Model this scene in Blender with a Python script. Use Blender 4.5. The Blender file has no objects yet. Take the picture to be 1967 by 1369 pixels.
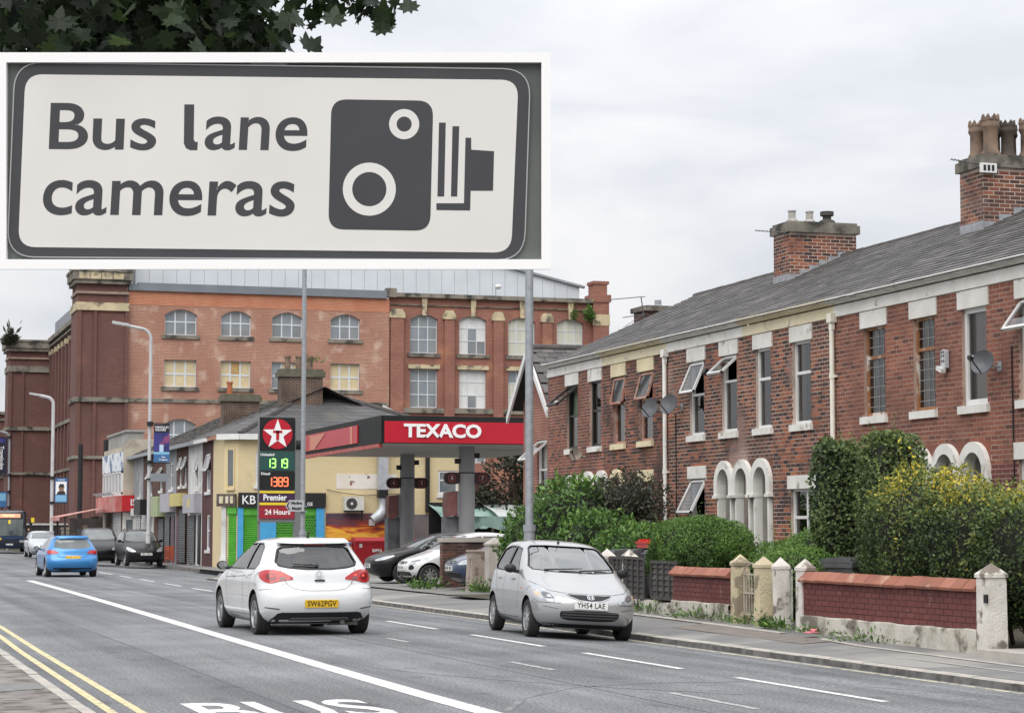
import bpy, bmesh, math, random
from mathutils import Vector, Matrix
from mathutils.bvhtree import BVHTree
import numpy as np
random.seed(7)
R = math.radians
PI = math.pi
S = bpy.context.scene
COL = S.collection
# ------------------------------------------------------------------ camera
YAW = math.atan(1313 / 4200.0)
PITCH = math.atan(333.5 / 4200.0)
cam = bpy.data.cameras.new('camera')
cam.sensor_width = 36.0
cam.lens = 36.0 * 4200 / 1967
cam.clip_start = 0.3
cam.clip_end = 3000
co = bpy.data.objects.new('camera', cam)
COL.objects.link(co)
co.location = (0, 0, 1.62)
co.rotation_euler = (R(90) + PITCH, 0, -YAW)
S.camera = co
# ------------------------------------------------------------------ world: bright overcast
W = bpy.data.worlds.new('World')
S.world = W
W.use_nodes = True
SUN_EL, SUN_AZ = R(52), R(215)      # azimuth clockwise from +Y
wn, wl = W.node_tree.nodes, W.node_tree.links
wn.clear()
w_out = wn.new('ShaderNodeOutputWorld')
w_bg = wn.new('ShaderNodeBackground')
w_sky = wn.new('ShaderNodeTexSky')
w_sky.sky_type = 'NISHITA'
w_sky.sun_disc = False
w_sky.sun_elevation = SUN_EL
w_sky.sun_rotation = SUN_AZ
w_sky.dust_density = 3.0
w_sc = wn.new('ShaderNodeVectorMath'); w_sc.operation = 'SCALE'
w_sc.inputs['Scale'].default_value = 0.06
wl.new(w_sky.outputs[0], w_sc.inputs[0])
w_tc = wn.new('ShaderNodeTexCoord')
w_map = wn.new('ShaderNodeMapping')
w_map.inputs['Scale'].default_value = (1.0, 1.0, 3.2)
wl.new(w_tc.outputs['Generated'], w_map.inputs['Vector'])
w_n = wn.new('ShaderNodeTexNoise')
w_n.inputs['Scale'].default_value = 5.5
w_n.inputs['Detail'].default_value = 5
w_n.inputs['Roughness'].default_value = 0.5
w_n.inputs['Distortion'].default_value = 0.3
wl.new(w_map.outputs[0], w_n.inputs['Vector'])
w_r = wn.new('ShaderNodeValToRGB')
w_r.color_ramp.elements[0].position = 0.36
w_r.color_ramp.elements[0].color = (0.74, 0.77, 0.82, 1)
w_r.color_ramp.elements[1].position = 0.62
w_r.color_ramp.elements[1].color = (0.95, 0.945, 0.965, 1)
wl.new(w_n.outputs['Fac'], w_r.inputs['Fac'])
# overcast sky: brighter towards the zenith (standard overcast distribution, softened)
w_sep = wn.new('ShaderNodeSeparateXYZ')
wl.new(w_tc.outputs['Generated'], w_sep.inputs[0])
w_m1 = wn.new('ShaderNodeMath'); w_m1.operation = 'MULTIPLY_ADD'; w_m1.use_clamp = False
w_m1.inputs[1].default_value = .62
w_m1.inputs[2].default_value = .46
w_mx = wn.new('ShaderNodeMath'); w_mx.operation = 'MAXIMUM'; w_mx.inputs[1].default_value = 0.0
wl.new(w_sep.outputs['Z'], w_mx.inputs[0])
wl.new(w_mx.outputs[0], w_m1.inputs[0])
w_g = wn.new('ShaderNodeVectorMath'); w_g.operation = 'SCALE'
wl.new(w_r.outputs[0], w_g.inputs[0]); wl.new(w_m1.outputs[0], w_g.inputs['Scale'])
w_mix = wn.new('ShaderNodeMixRGB')
w_mix.inputs['Fac'].default_value = 0.93
wl.new(w_sc.outputs[0], w_mix.inputs[1]); wl.new(w_g.outputs[0], w_mix.inputs[2])
wl.new(w_mix.outputs[0], w_bg.inputs['Color'])
w_bg.inputs['Strength'].default_value = 1.0
wl.new(w_bg.outputs[0], w_out.inputs['Surface'])
# sun behind the cloud
sl = bpy.data.lights.new('sun', 'SUN')
sl.energy = 1.25
sl.angle = R(62)
sl.color = (1.0, 0.97, 0.92)
so = bpy.data.objects.new('sun', sl)
COL.objects.link(so)
so.rotation_euler = (R(90) - SUN_EL, 0, PI - SUN_AZ)
so.location = (0, 0, 60)
S.view_settings.view_transform = 'Standard'
S.view_settings.look = 'None'
S.view_settings.exposure = 0.93
S.view_settings.gamma = 1.0
S.view_settings.use_curve_mapping = False

# ------------------------------------------------------------------ materials
MATS = {}
def mat(name, c1, c2=None, scale=6.0, detail=6, rough=0.75, bump=0.0, bscale=40.0, ramp=None, metal=0.0,
        spec=0.4, coat=0.0, emit=None, estr=0.0, c3=None, s3=0.7, t3=(0.55, 0.68), brick=None, stretch=None, alpha=None):
    """principled material; colour = noise mix of c1,c2 (times a per-face tone ramp), c3 = patches of wear"""
    if name in MATS:
        return MATS[name]
    m = bpy.data.materials.new(name)
    m.use_nodes = True
    n, l = m.node_tree.nodes, m.node_tree.links
    b = n['Principled BSDF']
    b.inputs['Roughness'].default_value = rough
    b.inputs['Metallic'].default_value = metal
    b.inputs['Specular IOR Level'].default_value = spec
    if coat:
        b.inputs['Coat Weight'].default_value = coat
        b.inputs['Coat Roughness'].default_value = 0.03
    geo = n.new('ShaderNodeNewGeometry')
    pos = geo.outputs['Position']
    if stretch:
        mp = n.new('ShaderNodeMapping'); mp.inputs['Scale'].default_value = stretch
        l.new(pos, mp.inputs['Vector']); pos = mp.outputs[0]
    def noise(sc, det=5, vec=None):
        t = n.new('ShaderNodeTexNoise'); t.inputs['Scale'].default_value = sc; t.inputs['Detail'].default_value = det
        l.new(vec or pos, t.inputs['Vector']); return t.outputs['Fac']
    def mixc(fac, a, bb, mode='MIX'):
        x = n.new('ShaderNodeMixRGB'); x.blend_type = mode
        if isinstance(fac, float): x.inputs[0].default_value = fac
        else: l.new(fac, x.inputs[0])
        for i, q in ((1, a), (2, bb)):
            if isinstance(q, tuple): x.inputs[i].default_value = (*q, 1)
            else: l.new(q, x.inputs[i])
        return x.outputs[0]
    col = c1
    if ramp:
        at = n.new('ShaderNodeAttribute'); at.attribute_name = 'tone'
        rp = n.new('ShaderNodeValToRGB')
        e = rp.color_ramp.elements
        e[0].position = 0; e[0].color = (*ramp[0], 1)
        e[1].position = 1; e[1].color = (*ramp[-1], 1)
        for i in range(1, len(ramp) - 1):
            q = e.new(i / (len(ramp) - 1)); q.color = (*ramp[i], 1)
        l.new(at.outputs['Fac'], rp.inputs[0])
        col = rp.outputs[0]
        if c2:
            rr = n.new('ShaderNodeMapRange'); rr.inputs[1].default_value = .35; rr.inputs[2].default_value = .65
            rr.inputs[3].default_value = 0.0; rr.inputs[4].default_value = 0.75
            l.new(noise(scale, detail), rr.inputs[0])
            col = mixc(rr.outputs[0], col, c2)
    elif brick:
        # brick=(brick width, course height, mortar colour, second brick colour, mortar size)
        sp = n.new('ShaderNodeSeparateXYZ'); l.new(geo.outputs['Position'], sp.inputs[0])
        ad = n.new('ShaderNodeMath'); l.new(sp.outputs[0], ad.inputs[0]); l.new(sp.outputs[1], ad.inputs[1])
        cb = n.new('ShaderNodeCombineXYZ'); l.new(ad.outputs[0], cb.inputs[0]); l.new(sp.outputs[2], cb.inputs[1])
        bt = n.new('ShaderNodeTexBrick')
        bt.inputs['Scale'].default_value = 1.0
        bt.inputs['Brick Width'].default_value = brick[0]; bt.inputs['Row Height'].default_value = brick[1]
        bt.inputs['Mortar Size'].default_value = brick[4]
        bt.inputs['Color1'].default_value = (*c1, 1); bt.inputs['Color2'].default_value = (*brick[3], 1)
        bt.inputs['Mortar'].default_value = (*brick[2], 1)
        l.new(cb.outputs[0], bt.inputs['Vector'])
        col = bt.outputs['Color']
        if c2:
            rr = n.new('ShaderNodeMapRange'); rr.inputs[1].default_value = .38; rr.inputs[2].default_value = .66
            rr.inputs[3].default_value = 0.0; rr.inputs[4].default_value = 0.7
            l.new(noise(scale, detail), rr.inputs[0])
            col = mixc(rr.outputs[0], col, c2)
    elif c2:
        rr = n.new('ShaderNodeMapRange'); rr.inputs[1].default_value = .35; rr.inputs[2].default_value = .65
        l.new(noise(scale, detail), rr.inputs[0])
        col = mixc(rr.outputs[0], c1, c2)
    if c3:
        rr = n.new('ShaderNodeMapRange'); rr.inputs[1].default_value = t3[0]; rr.inputs[2].default_value = t3[1]
        l.new(noise(s3, 8), rr.inputs[0])
        col = mixc(rr.outputs[0], col, c3)
    if isinstance(col, tuple):
        b.inputs['Base Color'].default_value = (*col, 1)
    else:
        l.new(col, b.inputs['Base Color'])
    if bump:
        bp = n.new('ShaderNodeBump'); bp.inputs['Strength'].default_value = bump
        bp.inputs['Distance'].default_value = 0.02
        l.new(noise(bscale, 4), bp.inputs['Height'])
        l.new(bp.outputs[0], b.inputs['Normal'])
    if emit:
        b.inputs['Emission Color'].default_value = (*emit, 1)
        b.inputs['Emission Strength'].default_value = estr
    MATS[name] = m
    return m

def glass(name, tint, refl=0.06, rough=0.01, trans=None):
    """thin window glass: mirror reflection over a tinted see-through sheet"""
    if name in MATS:
        return MATS[name]
    m = bpy.data.materials.new(name); m.use_nodes = True
    n, l = m.node_tree.nodes, m.node_tree.links
    n.clear()
    o = n.new('ShaderNodeOutputMaterial')
    tr = n.new('ShaderNodeBsdfTransparent'); tr.inputs[0].default_value = (*tint, 1)
    gl = n.new('ShaderNodeBsdfGlossy'); gl.inputs['Roughness'].default_value = rough
    lw = n.new('ShaderNodeFresnel'); lw.inputs['IOR'].default_value = 1.55
    mr = n.new('ShaderNodeMath'); mr.operation = 'MULTIPLY_ADD'; mr.inputs[1].default_value = 1.05; mr.inputs[2].default_value = refl
    mr.use_clamp = True
    l.new(lw.outputs[0], mr.inputs[0])
    mx = n.new('ShaderNodeMixShader')
    l.new(mr.outputs[0], mx.inputs[0]); l.new(tr.outputs[0], mx.inputs[1]); l.new(gl.outputs[0], mx.inputs[2])
    l.new(mx.outputs[0], o.inputs['Surface'])
    MATS[name] = m
    return m

# ------------------------------------------------------------------ mesh builder and object helpers
class MB:
    def __init__(s):
        s.v = []; s.f = []; s.mi = []; s.t = []; s.m = 0; s.tone = 0.5
    def add(s, vs, fs):
        o = len(s.v)
        s.v.extend([tuple(p) for p in vs])
        for f in fs:
            s.f.append([i + o for i in f]); s.mi.append(s.m); s.t.append(s.tone)
        return s
    def box(s, x0, y0, z0, x1, y1, z1):
        x0, x1 = min(x0, x1), max(x0, x1); y0, y1 = min(y0, y1), max(y0, y1); z0, z1 = min(z0, z1), max(z0, z1)
        return s.add([(x0, y0, z0), (x1, y0, z0), (x1, y1, z0), (x0, y1, z0), (x0, y0, z1), (x1, y0, z1), (x1, y1, z1), (x0, y1, z1)],
                     [(0, 3, 2, 1), (4, 5, 6, 7), (0, 1, 5, 4), (1, 2, 6, 5), (2, 3, 7, 6), (3, 0, 4, 7)])
    def xbox(s, M, sx, sy, sz):
        q = [M @ Vector((x * sx / 2, y * sy / 2, z * sz / 2)) for z in (-1, 1) for x, y in ((-1, -1), (1, -1), (1, 1), (-1, 1))]
        return s.add(q, [(0, 3, 2, 1), (4, 5, 6, 7), (0, 1, 5, 4), (1, 2, 6, 5), (2, 3, 7, 6), (3, 0, 4, 7)])
    def quad(s, a, b, c, d):
        return s.add([a, b, c, d], [(0, 1, 2, 3)])
    def poly(s, pts):
        return s.add(pts, [tuple(range(len(pts)))])
    def tube(s, pts, rs, n=10, caps=True):
        pts = [Vector(p) for p in pts]
        if not isinstance(rs, (list, tuple)): rs = [rs] * len(pts)
        vs = []; fs = []
        d0 = (pts[1] - pts[0]).normalized()
        a = Vector((0, 0, 1)) if abs(d0.z) < .9 else Vector((1, 0, 0))
        u = d0.cross(a).normalized()
        for i, p in enumerate(pts):
            d = ((pts[min(i + 1, len(pts) - 1)] - pts[max(i - 1, 0)])).normalized()
            u = (u - d * u.dot(d)).normalized(); w = d.cross(u)
            for k in range(n):
                t = 2 * PI * k / n
                vs.append(p + (u * math.cos(t) + w * math.sin(t)) * rs[i])
        for i in range(len(pts) - 1):
            for k in range(n):
                k2 = (k + 1) % n
                fs.append((i * n + k, i * n + k2, (i + 1) * n + k2, (i + 1) * n + k))
        if caps:
            fs.append(tuple(reversed(range(n)))); fs.append(tuple(range((len(pts) - 1) * n, len(pts) * n)))
        return s.add(vs, fs)
    def lathe(s, prof, M=None, n=24, close=False):
        M = M or Matrix()
        vs = []; fs = []
        for r, z in prof:
            for k in range(n):
                t = 2 * PI * k / n
                vs.append(M @ Vector((r * math.cos(t), r * math.sin(t), z)))
        for i in range(len(prof) - 1):
            for k in range(n):
                k2 = (k + 1) % n
                fs.append((i * n + k, i * n + k2, (i + 1) * n + k2, (i + 1) * n + k))
        if close:
            fs.append(tuple(reversed(range(n)))); fs.append(tuple(range((len(prof) - 1) * n, len(prof) * n)))
        return s.add(vs, fs)
    def prism(s, poly, fn, d0, d1):
        """poly of 2-D points, fn(a,b,d)->xyz, extruded d0..d1"""
        k = len(poly)
        vs = [fn(a, b, d0) for a, b in poly] + [fn(a, b, d1) for a, b in poly]
        fs = [tuple(range(k)), tuple(reversed(range(k, 2 * k)))]
        for i in range(k):
            j = (i + 1) % k
            fs.append((i, i + k, j + k, j))
        return s.add(vs, fs)
    def mesh(s, name, mats, smooth=False):
        me = bpy.data.meshes.new(name)
        me.from_pydata(s.v, [], s.f)
        for q in (mats if isinstance(mats, (list, tuple)) else [mats]):
            me.materials.append(q)
        if any(s.mi): me.polygons.foreach_set('material_index', s.mi)
        a = me.attributes.new('tone', 'FLOAT', 'FACE'); a.data.foreach_set('value', s.t)
        if smooth:
            me.polygons.foreach_set('use_smooth', [True] * len(me.polygons))
            if smooth != 'all': me.set_sharp_from_angle(angle=R(smooth if smooth is not True else 38))
        me.update()
        return me
    def build(s, name, mats, parent=None, smooth=False, fixn=False, loc=None):
        me = s.mesh(name, mats, smooth)
        if fixn:
            bm = bmesh.new(); bm.from_mesh(me); bmesh.ops.recalc_face_normals(bm, faces=bm.faces); bm.to_mesh(me); bm.free()
        return link(name, me, parent, loc)

def link(name, me, parent=None, loc=None):
    o = bpy.data.objects.new(name, me)
    COL.objects.link(o)
    if parent: o.parent = parent
    if loc: o.location = loc
    return o
def tag(o, label=None, cat=None, group=None, kind=None):
    if label: o['label'] = label
    if cat: o['category'] = cat
    if group: o['group'] = group
    if kind: o['kind'] = kind
    return o
def thing(name, label, cat, loc=(0, 0, 0), rz=0.0, group=None):
    o = bpy.data.objects.new(name, None)
    COL.objects.link(o)
    o.location = loc; o.rotation_euler = (0, 0, rz)
    o.empty_display_size = 0.2
    return tag(o, label, cat, group)
def kids(o):
    return [c for c in bpy.data.objects if c.parent == o]
def copy_tree(o, parent=None, cmap=None):
    cmap = cmap if cmap is not None else CH()
    c = o.copy(); COL.objects.link(c)
    if parent: c.parent = parent
    for k in cmap.get(o, []):
        copy_tree(k, c, cmap)
    return c
def CH():
    d = {}
    for c in bpy.data.objects:
        if c.parent: d.setdefault(c.parent, []).append(c)
    return d
def text_mesh(txt, size, bold=0.0, extrude=0.004, align='CENTER', sx=1.0, space=1.0, res=3):
    cu = bpy.data.curves.new('lettering', 'FONT')
    cu.body = txt; cu.size = size; cu.offset = bold; cu.extrude = extrude
    cu.align_x = align; cu.align_y = 'CENTER'; cu.resolution_u = res; cu.space_character = space
    o = bpy.data.objects.new('lettering', cu); COL.objects.link(o)
    dg = bpy.context.evaluated_depsgraph_get()
    me = bpy.data.meshes.new_from_object(o.evaluated_get(dg))
    bpy.data.objects.remove(o); bpy.data.curves.remove(cu)
    if sx != 1.0: me.transform(Matrix.Diagonal((sx, 1, 1, 1)))
    return me
def lettering(txt, size, material, parent, M, bold=0.0, extrude=0.004, align='CENTER', sx=1.0, space=1.0, name='lettering'):
    """M maps text plane (x right, y up, z out of face) to parent space"""
    me = text_mesh(txt, size, bold, extrude, align, sx, space)
    me.transform(M); me.materials.clear(); me.materials.append(material)
    return link(name, me, parent)
def frame(o, right, up):
    """matrix with origin o and axes right, up, right x up"""
    r = Vector(right).normalized(); u = Vector(up).normalized(); w = r.cross(u)
    return Matrix(((r.x, u.x, w.x, o[0]), (r.y, u.y, w.y, o[1]), (r.z, u.z, w.z, o[2]), (0, 0, 0, 1)))
def modified(o, mods=None):
    dg = bpy.context.evaluated_depsgraph_get()
    return bpy.data.meshes.new_from_object(o.evaluated_get(dg))
def chaikin(p, n=2, closed=True):
    for _ in range(n):
        q = []
        k = len(p)
        for i in range(k if closed else k - 1):
            a, b = p[i], p[(i + 1) % k]
            q += [(a[0] * .75 + b[0] * .25, a[1] * .75 + b[1] * .25), (a[0] * .25 + b[0] * .75, a[1] * .25 + b[1] * .75)]
        p = q if closed else [p[0]] + q + [p[-1]]
    return p
def roundrect(w, h, r, n=6):
    p = []
    for cx, cy, a in ((w / 2 - r, h / 2 - r, 0), (-w / 2 + r, h / 2 - r, 90), (-w / 2 + r, -h / 2 + r, 180), (w / 2 - r, -h / 2 + r, 270)):
        for k in range(n + 1):
            t = R(a + 90 * k / n); p.append((cx + r * math.cos(t), cy + r * math.sin(t)))
    return p

# shared materials
ASPH = None
m_black = mat('black_plastic', (.012, .012, .013), rough=.5)
m_rubber = mat('rubber', (.018, .018, .018), (.03, .03, .03), 20, rough=.85)
m_white = mat('white_upvc', (.70, .70, .69), (.62, .62, .61), 3, rough=.4)
m_wpaint = mat('white_masonry_paint', (.76, .75, .71), (.64, .625, .58), 2.2, rough=.8, c3=(.33, .30, .24), s3=3.5, t3=(.60, .72), bump=.15)
m_cpaint = mat('cream_masonry_paint', (.76, .66, .44), (.66, .57, .38), 2.2, rough=.8, c3=(.33, .28, .2), s3=3.5, t3=(.62, .74), bump=.15)
m_steel = mat('galvanised_steel', (.34, .36, .38), (.27, .29, .31), 9, rough=.5, metal=.35, c3=(.2, .2, .2), s3=2, t3=(.62, .75))
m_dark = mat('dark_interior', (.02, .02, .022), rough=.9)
m_pane = glass('window_glass', (.75, .78, .78), refl=.05)
m_pane_far = mat('far_window_glass', (.10, .115, .125), (.17, .185, .195), 1.2, rough=.12, spec=.8)
# ================================================================== GROUND
m_earth = mat('earth', (.06, .052, .04), (.09, .08, .06), 1.5, rough=.95)
def struct(o): o['kind'] = 'structure'; return o
b = MB(); b.quad((-800, -300, -.16), (1500, -300, -.16), (1500, 2500, -.16), (-800, 2500, -.16))
struct(b.build('ground', m_earth))

def asphalt():
    m = bpy.data.materials.new('asphalt'); m.use_nodes = True
    n, l = m.node_tree.nodes, m.node_tree.links
    bs = n['Principled BSDF']
    geo = n.new('ShaderNodeNewGeometry')
    def noise(sc, det, vec):
        t = n.new('ShaderNodeTexNoise'); t.inputs['Scale'].default_value = sc; t.inputs['Detail'].default_value = det
        l.new(vec, t.inputs['Vector']); return t.outputs['Fac']
    def ramp(f, a, b_, c0, c1):
        r = n.new('ShaderNodeValToRGB'); e = r.color_ramp.elements
        e[0].position = a; e[0].color = (*c0, 1); e[1].position = b_; e[1].color = (*c1, 1)
        l.new(f, r.inputs[0]); return r.outputs[0]
    def mix(mode, fac, a, b_):
        x = n.new('ShaderNodeMixRGB'); x.blend_type = mode
        if isinstance(fac, float): x.inputs[0].default_value = fac
        else: l.new(fac, x.inputs[0])
        l.new(a, x.inputs[1]); l.new(b_, x.inputs[2]); return x.outputs[0]
    P = geo.outputs['Position']
    mp = n.new('ShaderNodeMapping'); mp.inputs['Scale'].default_value = (1.9, .05, 1); l.new(P, mp.inputs[0])
    tracks = noise(1.0, 4, mp.outputs[0])
    base = ramp(tracks, .34, .66, (.112, .116, .124), (.182, .186, .194))
    patch = ramp(noise(.35, 9, P), .36, .64, (.80, .80, .80), (1.14, 1.14, 1.14))
    col = mix('MULTIPLY', 1.0, base, patch)
    grain = ramp(noise(30, 5, P), .32, .68, (.42, .42, .42), (1.75, 1.75, 1.75))
    col = mix('MULTIPLY', .9, col, grain)
    mp2 = n.new('ShaderNodeMapping'); mp2.inputs['Scale'].default_value = (1, .45, 1); l.new(P, mp2.inputs[0])
    col = mix('MULTIPLY', 1.0, col, ramp(noise(2.6, 7, mp2.outputs[0]), .28, .40, (.66, .66, .67), (1, 1, 1)))
    vo = n.new('ShaderNodeTexVoronoi'); vo.inputs['Scale'].default_value = 34; l.new(P, vo.inputs['Vector'])
    fl = ramp(vo.outputs['Color'], .93, .97, (0, 0, 0), (1, 1, 1))
    sp = n.new('ShaderNodeValToRGB'); sp.color_ramp.elements[0].position = .12; sp.color_ramp.elements[1].position = .2
    sp.color_ramp.elements[0].color = (1, 1, 1, 1); sp.color_ramp.elements[1].color = (0, 0, 0, 1)
    l.new(vo.outputs['Distance'], sp.inputs[0])
    fm = mix('MULTIPLY', 1.0, fl, sp.outputs[0])
    lite = n.new('ShaderNodeRGB'); lite.outputs[0].default_value = (.5, .5, .5, 1)
    col = mix('MIX', fm, col, lite.outputs[0])
    l.new(col, bs.inputs['Base Color'])
    bs.inputs['Roughness'].default_value = .82; bs.inputs['Specular IOR Level'].default_value = .3
    bp = n.new('ShaderNodeBump'); bp.inputs['Strength'].default_value = .5; bp.inputs['Distance'].default_value = .012
    l.new(noise(48, 3, P), bp.inputs['Height']); l.new(bp.outputs[0], bs.inputs['Normal'])
    return m
m_asph = asphalt()
CROWN = 9.9
def zr(x): return 0.0 if x < CROWN else -.05 * min(x - CROWN, 2.7)
def kerbx(y):
    if y < 50: return 12.42
    if y < 78: return 12.42 + (y - 50) * .018
    if y < 86: return 12.92 + (y - 78) * .24
    return 14.85
YS = [-20, 0, 8, 14, 20, 26, 32, 40, 50, 58, 66, 72, 78, 80, 82, 84, 86, 92, 100, 120, 150, 200, 300]
b = MB()
for i in range(len(YS) - 1):
    y0, y1 = YS[i], YS[i + 1]
    def row(y):
        k = kerbx(y)
        return [(2.2 if y < 60 else 2.2 - (y - 60) * .14), 5.7, CROWN, min(CROWN + 1.2, k), k + .02]
    a, c = row(y0), row(y1)
    for j in range(4):
        b.quad((a[j], y0, zr(a[j])), (a[j + 1], y0, zr(a[j + 1])), (c[j + 1], y1, zr(c[j + 1])), (c[j], y1, zr(c[j])))
struct(b.build('road', m_asph, smooth='all'))

# ---- painted markings, 4 mm sheets
m_line = mat('road_paint_white', (.70, .70, .68), (.56, .56, .55), 9, rough=.7, c3=(.25, .25, .25), s3=14, t3=(.56, .68))
m_linew = mat('worn_road_paint', (.5, .5, .49), (.26, .26, .26), 8, rough=.75, c3=(.15, .15, .155), s3=9, t3=(.52, .60))
m_yel = mat('road_paint_yellow', (.62, .53, .29), (.52, .46, .28), 7, rough=.75, c3=(.24, .22, .18), s3=11, t3=(.54, .66))
m_yelw = mat('worn_yellow_paint', (.55, .50, .34), (.40, .37, .28), 5, rough=.75, c3=(.16, .16, .15), s3=8, t3=(.52, .62))
def strip(name, pts, w, m, dz=.004, label=None):
    """ribbon along (x,y) points"""
    bb = MB()
    for (x0, y0), (x1, y1) in zip(pts[:-1], pts[1:]):
        dx, dy = x1 - x0, y1 - y0; L = math.hypot(dx, dy); nx, ny = dy / L * w / 2, -dx / L * w / 2
        bb.quad((x0 - nx, y0 - ny, zr(x0) + dz), (x0 + nx, y0 + ny, zr(x0) + dz), (x1 + nx, y1 + ny, zr(x1) + dz), (x1 - nx, y1 - ny, zr(x1) + dz))
    o = struct(bb.build(name, m))
    return o
strip('lane_line', [(5.66, -2), (5.66, 21.2), (5.72, 26.3), (5.84, 34.5), (6.08, 50.2), (6.2, 60), (6.3, 72.5)], .24, m_line)
for y0, y1 in ((18.9, 22.5), (24.1, 27.6), (29.3, 32.9), (34.9, 38.3), (40.8, 44), (46.6, 49.8), (52.4, 55.6), (58.2, 61.5), (64, 67.3), (70, 73.3), (76, 79.3), (82, 86), (89, 93), (97, 101), (106, 110), (13, 16.5)):
    x = 9.62 + max(0, y0 - 40) * .012
    strip('centre_dash', [(x, y0), (x + .01, y1)], .10, m_line)
for y0, y1 in ((18.5, 20.6), (24.3, 26.0), (31.0, 32.2), (38.4, 39.4), (43, 44)):
    strip('worn_dash', [(8.12, y0), (8.1, y1)], .09, m_linew)
strip('yellow_line', [(2.72, -5), (2.72, 20), (2.77, 30.8), (2.84, 38), (2.85, 60)], .09, m_yel)
strip('yellow_line', [(2.47, -5), (2.47, 20), (2.52, 30.3), (2.58, 34.5), (2.6, 60)], .09, m_yel)
strip('kerb_yellow_line', [(12.2, -2), (12.2, 50), (12.7, 77.5)], .085, m_yelw)
strip('side_mark', [(3.0, 90), (7.5, 87.4)], .35, m_linew)
# faint tyre scrub curves
m_scrub = mat('tyre_scrub', (.235, .235, .24), (.19, .19, .194), 5, rough=.85, c3=(.15, .155, .16), s3=3, t3=(.42, .55))
strip('tyre_scrub', [(5.9, 19.0), (6.5, 20.4), (7.4, 21.6), (8.4, 22.0), (9.4, 21.9), (10.6, 21.2), (11.8, 20.2)], .07, m_scrub, .003)
strip('tyre_scrub', [(6.2, 25.5), (6.6, 24.0), (7.2, 22.6), (7.9, 21.3), (8.7, 20.2)], .06, m_scrub, .003)
m_tar = mat('tar_seam', (.085, .085, .088), (.12, .12, .124), 5, rough=.6)
strip('tar_seam', [(4.1, 8), (4.13, 30), (4.05, 44), (4.2, 62)], .025, m_tar, .003)
strip('tar_seam', [(7.55, 14), (7.6, 27), (7.5, 40), (7.62, 70)], .022, m_tar, .003)
strip('tar_seam', [(5.9, 44.2), (9.5, 44.4), (11.9, 44.1)], .03, m_tar, .003)
# BUS lettering, stretched along the lane
def bus_letters():
    me = text_mesh('BUS', 1.0, bold=.02, extrude=0.0, sx=1.0)
    xs = [v.co.x for v in me.vertices]; ys = [v.co.y for v in me.vertices]
    x0, x1, y0, y1 = min(xs), max(xs), min(ys), max(ys)
    for v in me.vertices:
        v.co.x = 3.2 + (v.co.x - x0) / (x1 - x0) * 1.72
        v.co.y = 18.75 + (v.co.y - y0) / (y1 - y0) * 1.95 + (v.co.x - 3.13) * .02
        v.co.z = .004
    me.materials.clear(); me.materials.append(m_line)
    return struct(link('bus_marking', me))
bus_letters()

# ---- right pavement with cross-fall, kerb stones
def zp_back(y):
    z = max(.03, min(.24, .06 + .0143 * (y - 25)))
    return z if y < 42 else max(.1, z - .014 * (y - 42))
m_pave = mat('pavement_asphalt', (.15, .148, .147), (.20, .197, .192), 1.1, rough=.9, c3=(.27, .26, .245), s3=.5, t3=(.5, .62), bump=.3, bscale=60)
m_conc = mat('pale_concrete', (.44, .41, .37), (.34, .32, .29), 3, rough=.9, bump=.2)
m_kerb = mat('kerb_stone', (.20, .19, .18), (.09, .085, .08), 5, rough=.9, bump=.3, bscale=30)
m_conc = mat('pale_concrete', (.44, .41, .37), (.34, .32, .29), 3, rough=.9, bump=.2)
b = MB()
PY = [-10, 0, 10, 20, 24, 28, 32, 36, 40, 45, 50, 55, 60, 66, 72, 78, 80, 82, 84, 86, 92, 100, 120, 160]
for y0, y1 in zip(PY[:-1], PY[1:]):
    for t0, t1 in ((0, .5), (.5, 1)):
        def pt(y, t):
            k = kerbx(y) + .13; X1 = 14.6 if y < 50 else 17.2
            X1 = max(X1, k + 2.2)
            z0 = zr(kerbx(y)) + (.10 if y < 73 else .10 - .08 * max(0, min(1, (y - 73) / 5)) if y < 84 else .12)
            return (k + (X1 - k) * t, y, z0 + (zp_back(y) - z0) * t)
        b.quad(pt(y0, t0), pt(y0, t1), pt(y1, t1), pt(y1, t0))
struct(b.build('right_pavement', m_pave, smooth='all'))
kerb = struct(bpy.data.objects.new('right_kerb', None)); COL.objects.link(kerb)
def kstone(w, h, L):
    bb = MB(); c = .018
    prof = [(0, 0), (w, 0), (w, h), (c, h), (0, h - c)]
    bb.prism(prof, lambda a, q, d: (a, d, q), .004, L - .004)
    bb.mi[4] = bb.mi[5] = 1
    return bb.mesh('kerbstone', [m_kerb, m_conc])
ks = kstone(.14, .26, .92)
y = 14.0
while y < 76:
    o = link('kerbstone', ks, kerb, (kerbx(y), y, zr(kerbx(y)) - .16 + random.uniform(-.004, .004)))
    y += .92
bb = MB()
yy = 86.0
while yy < 150:
    bb.box(14.85, yy, -.2, 14.99, yy + .91, .02); yy += .92
bb.build('far_kerb_run', m_kerb, kerb)['kind'] = 'stuff'
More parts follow.
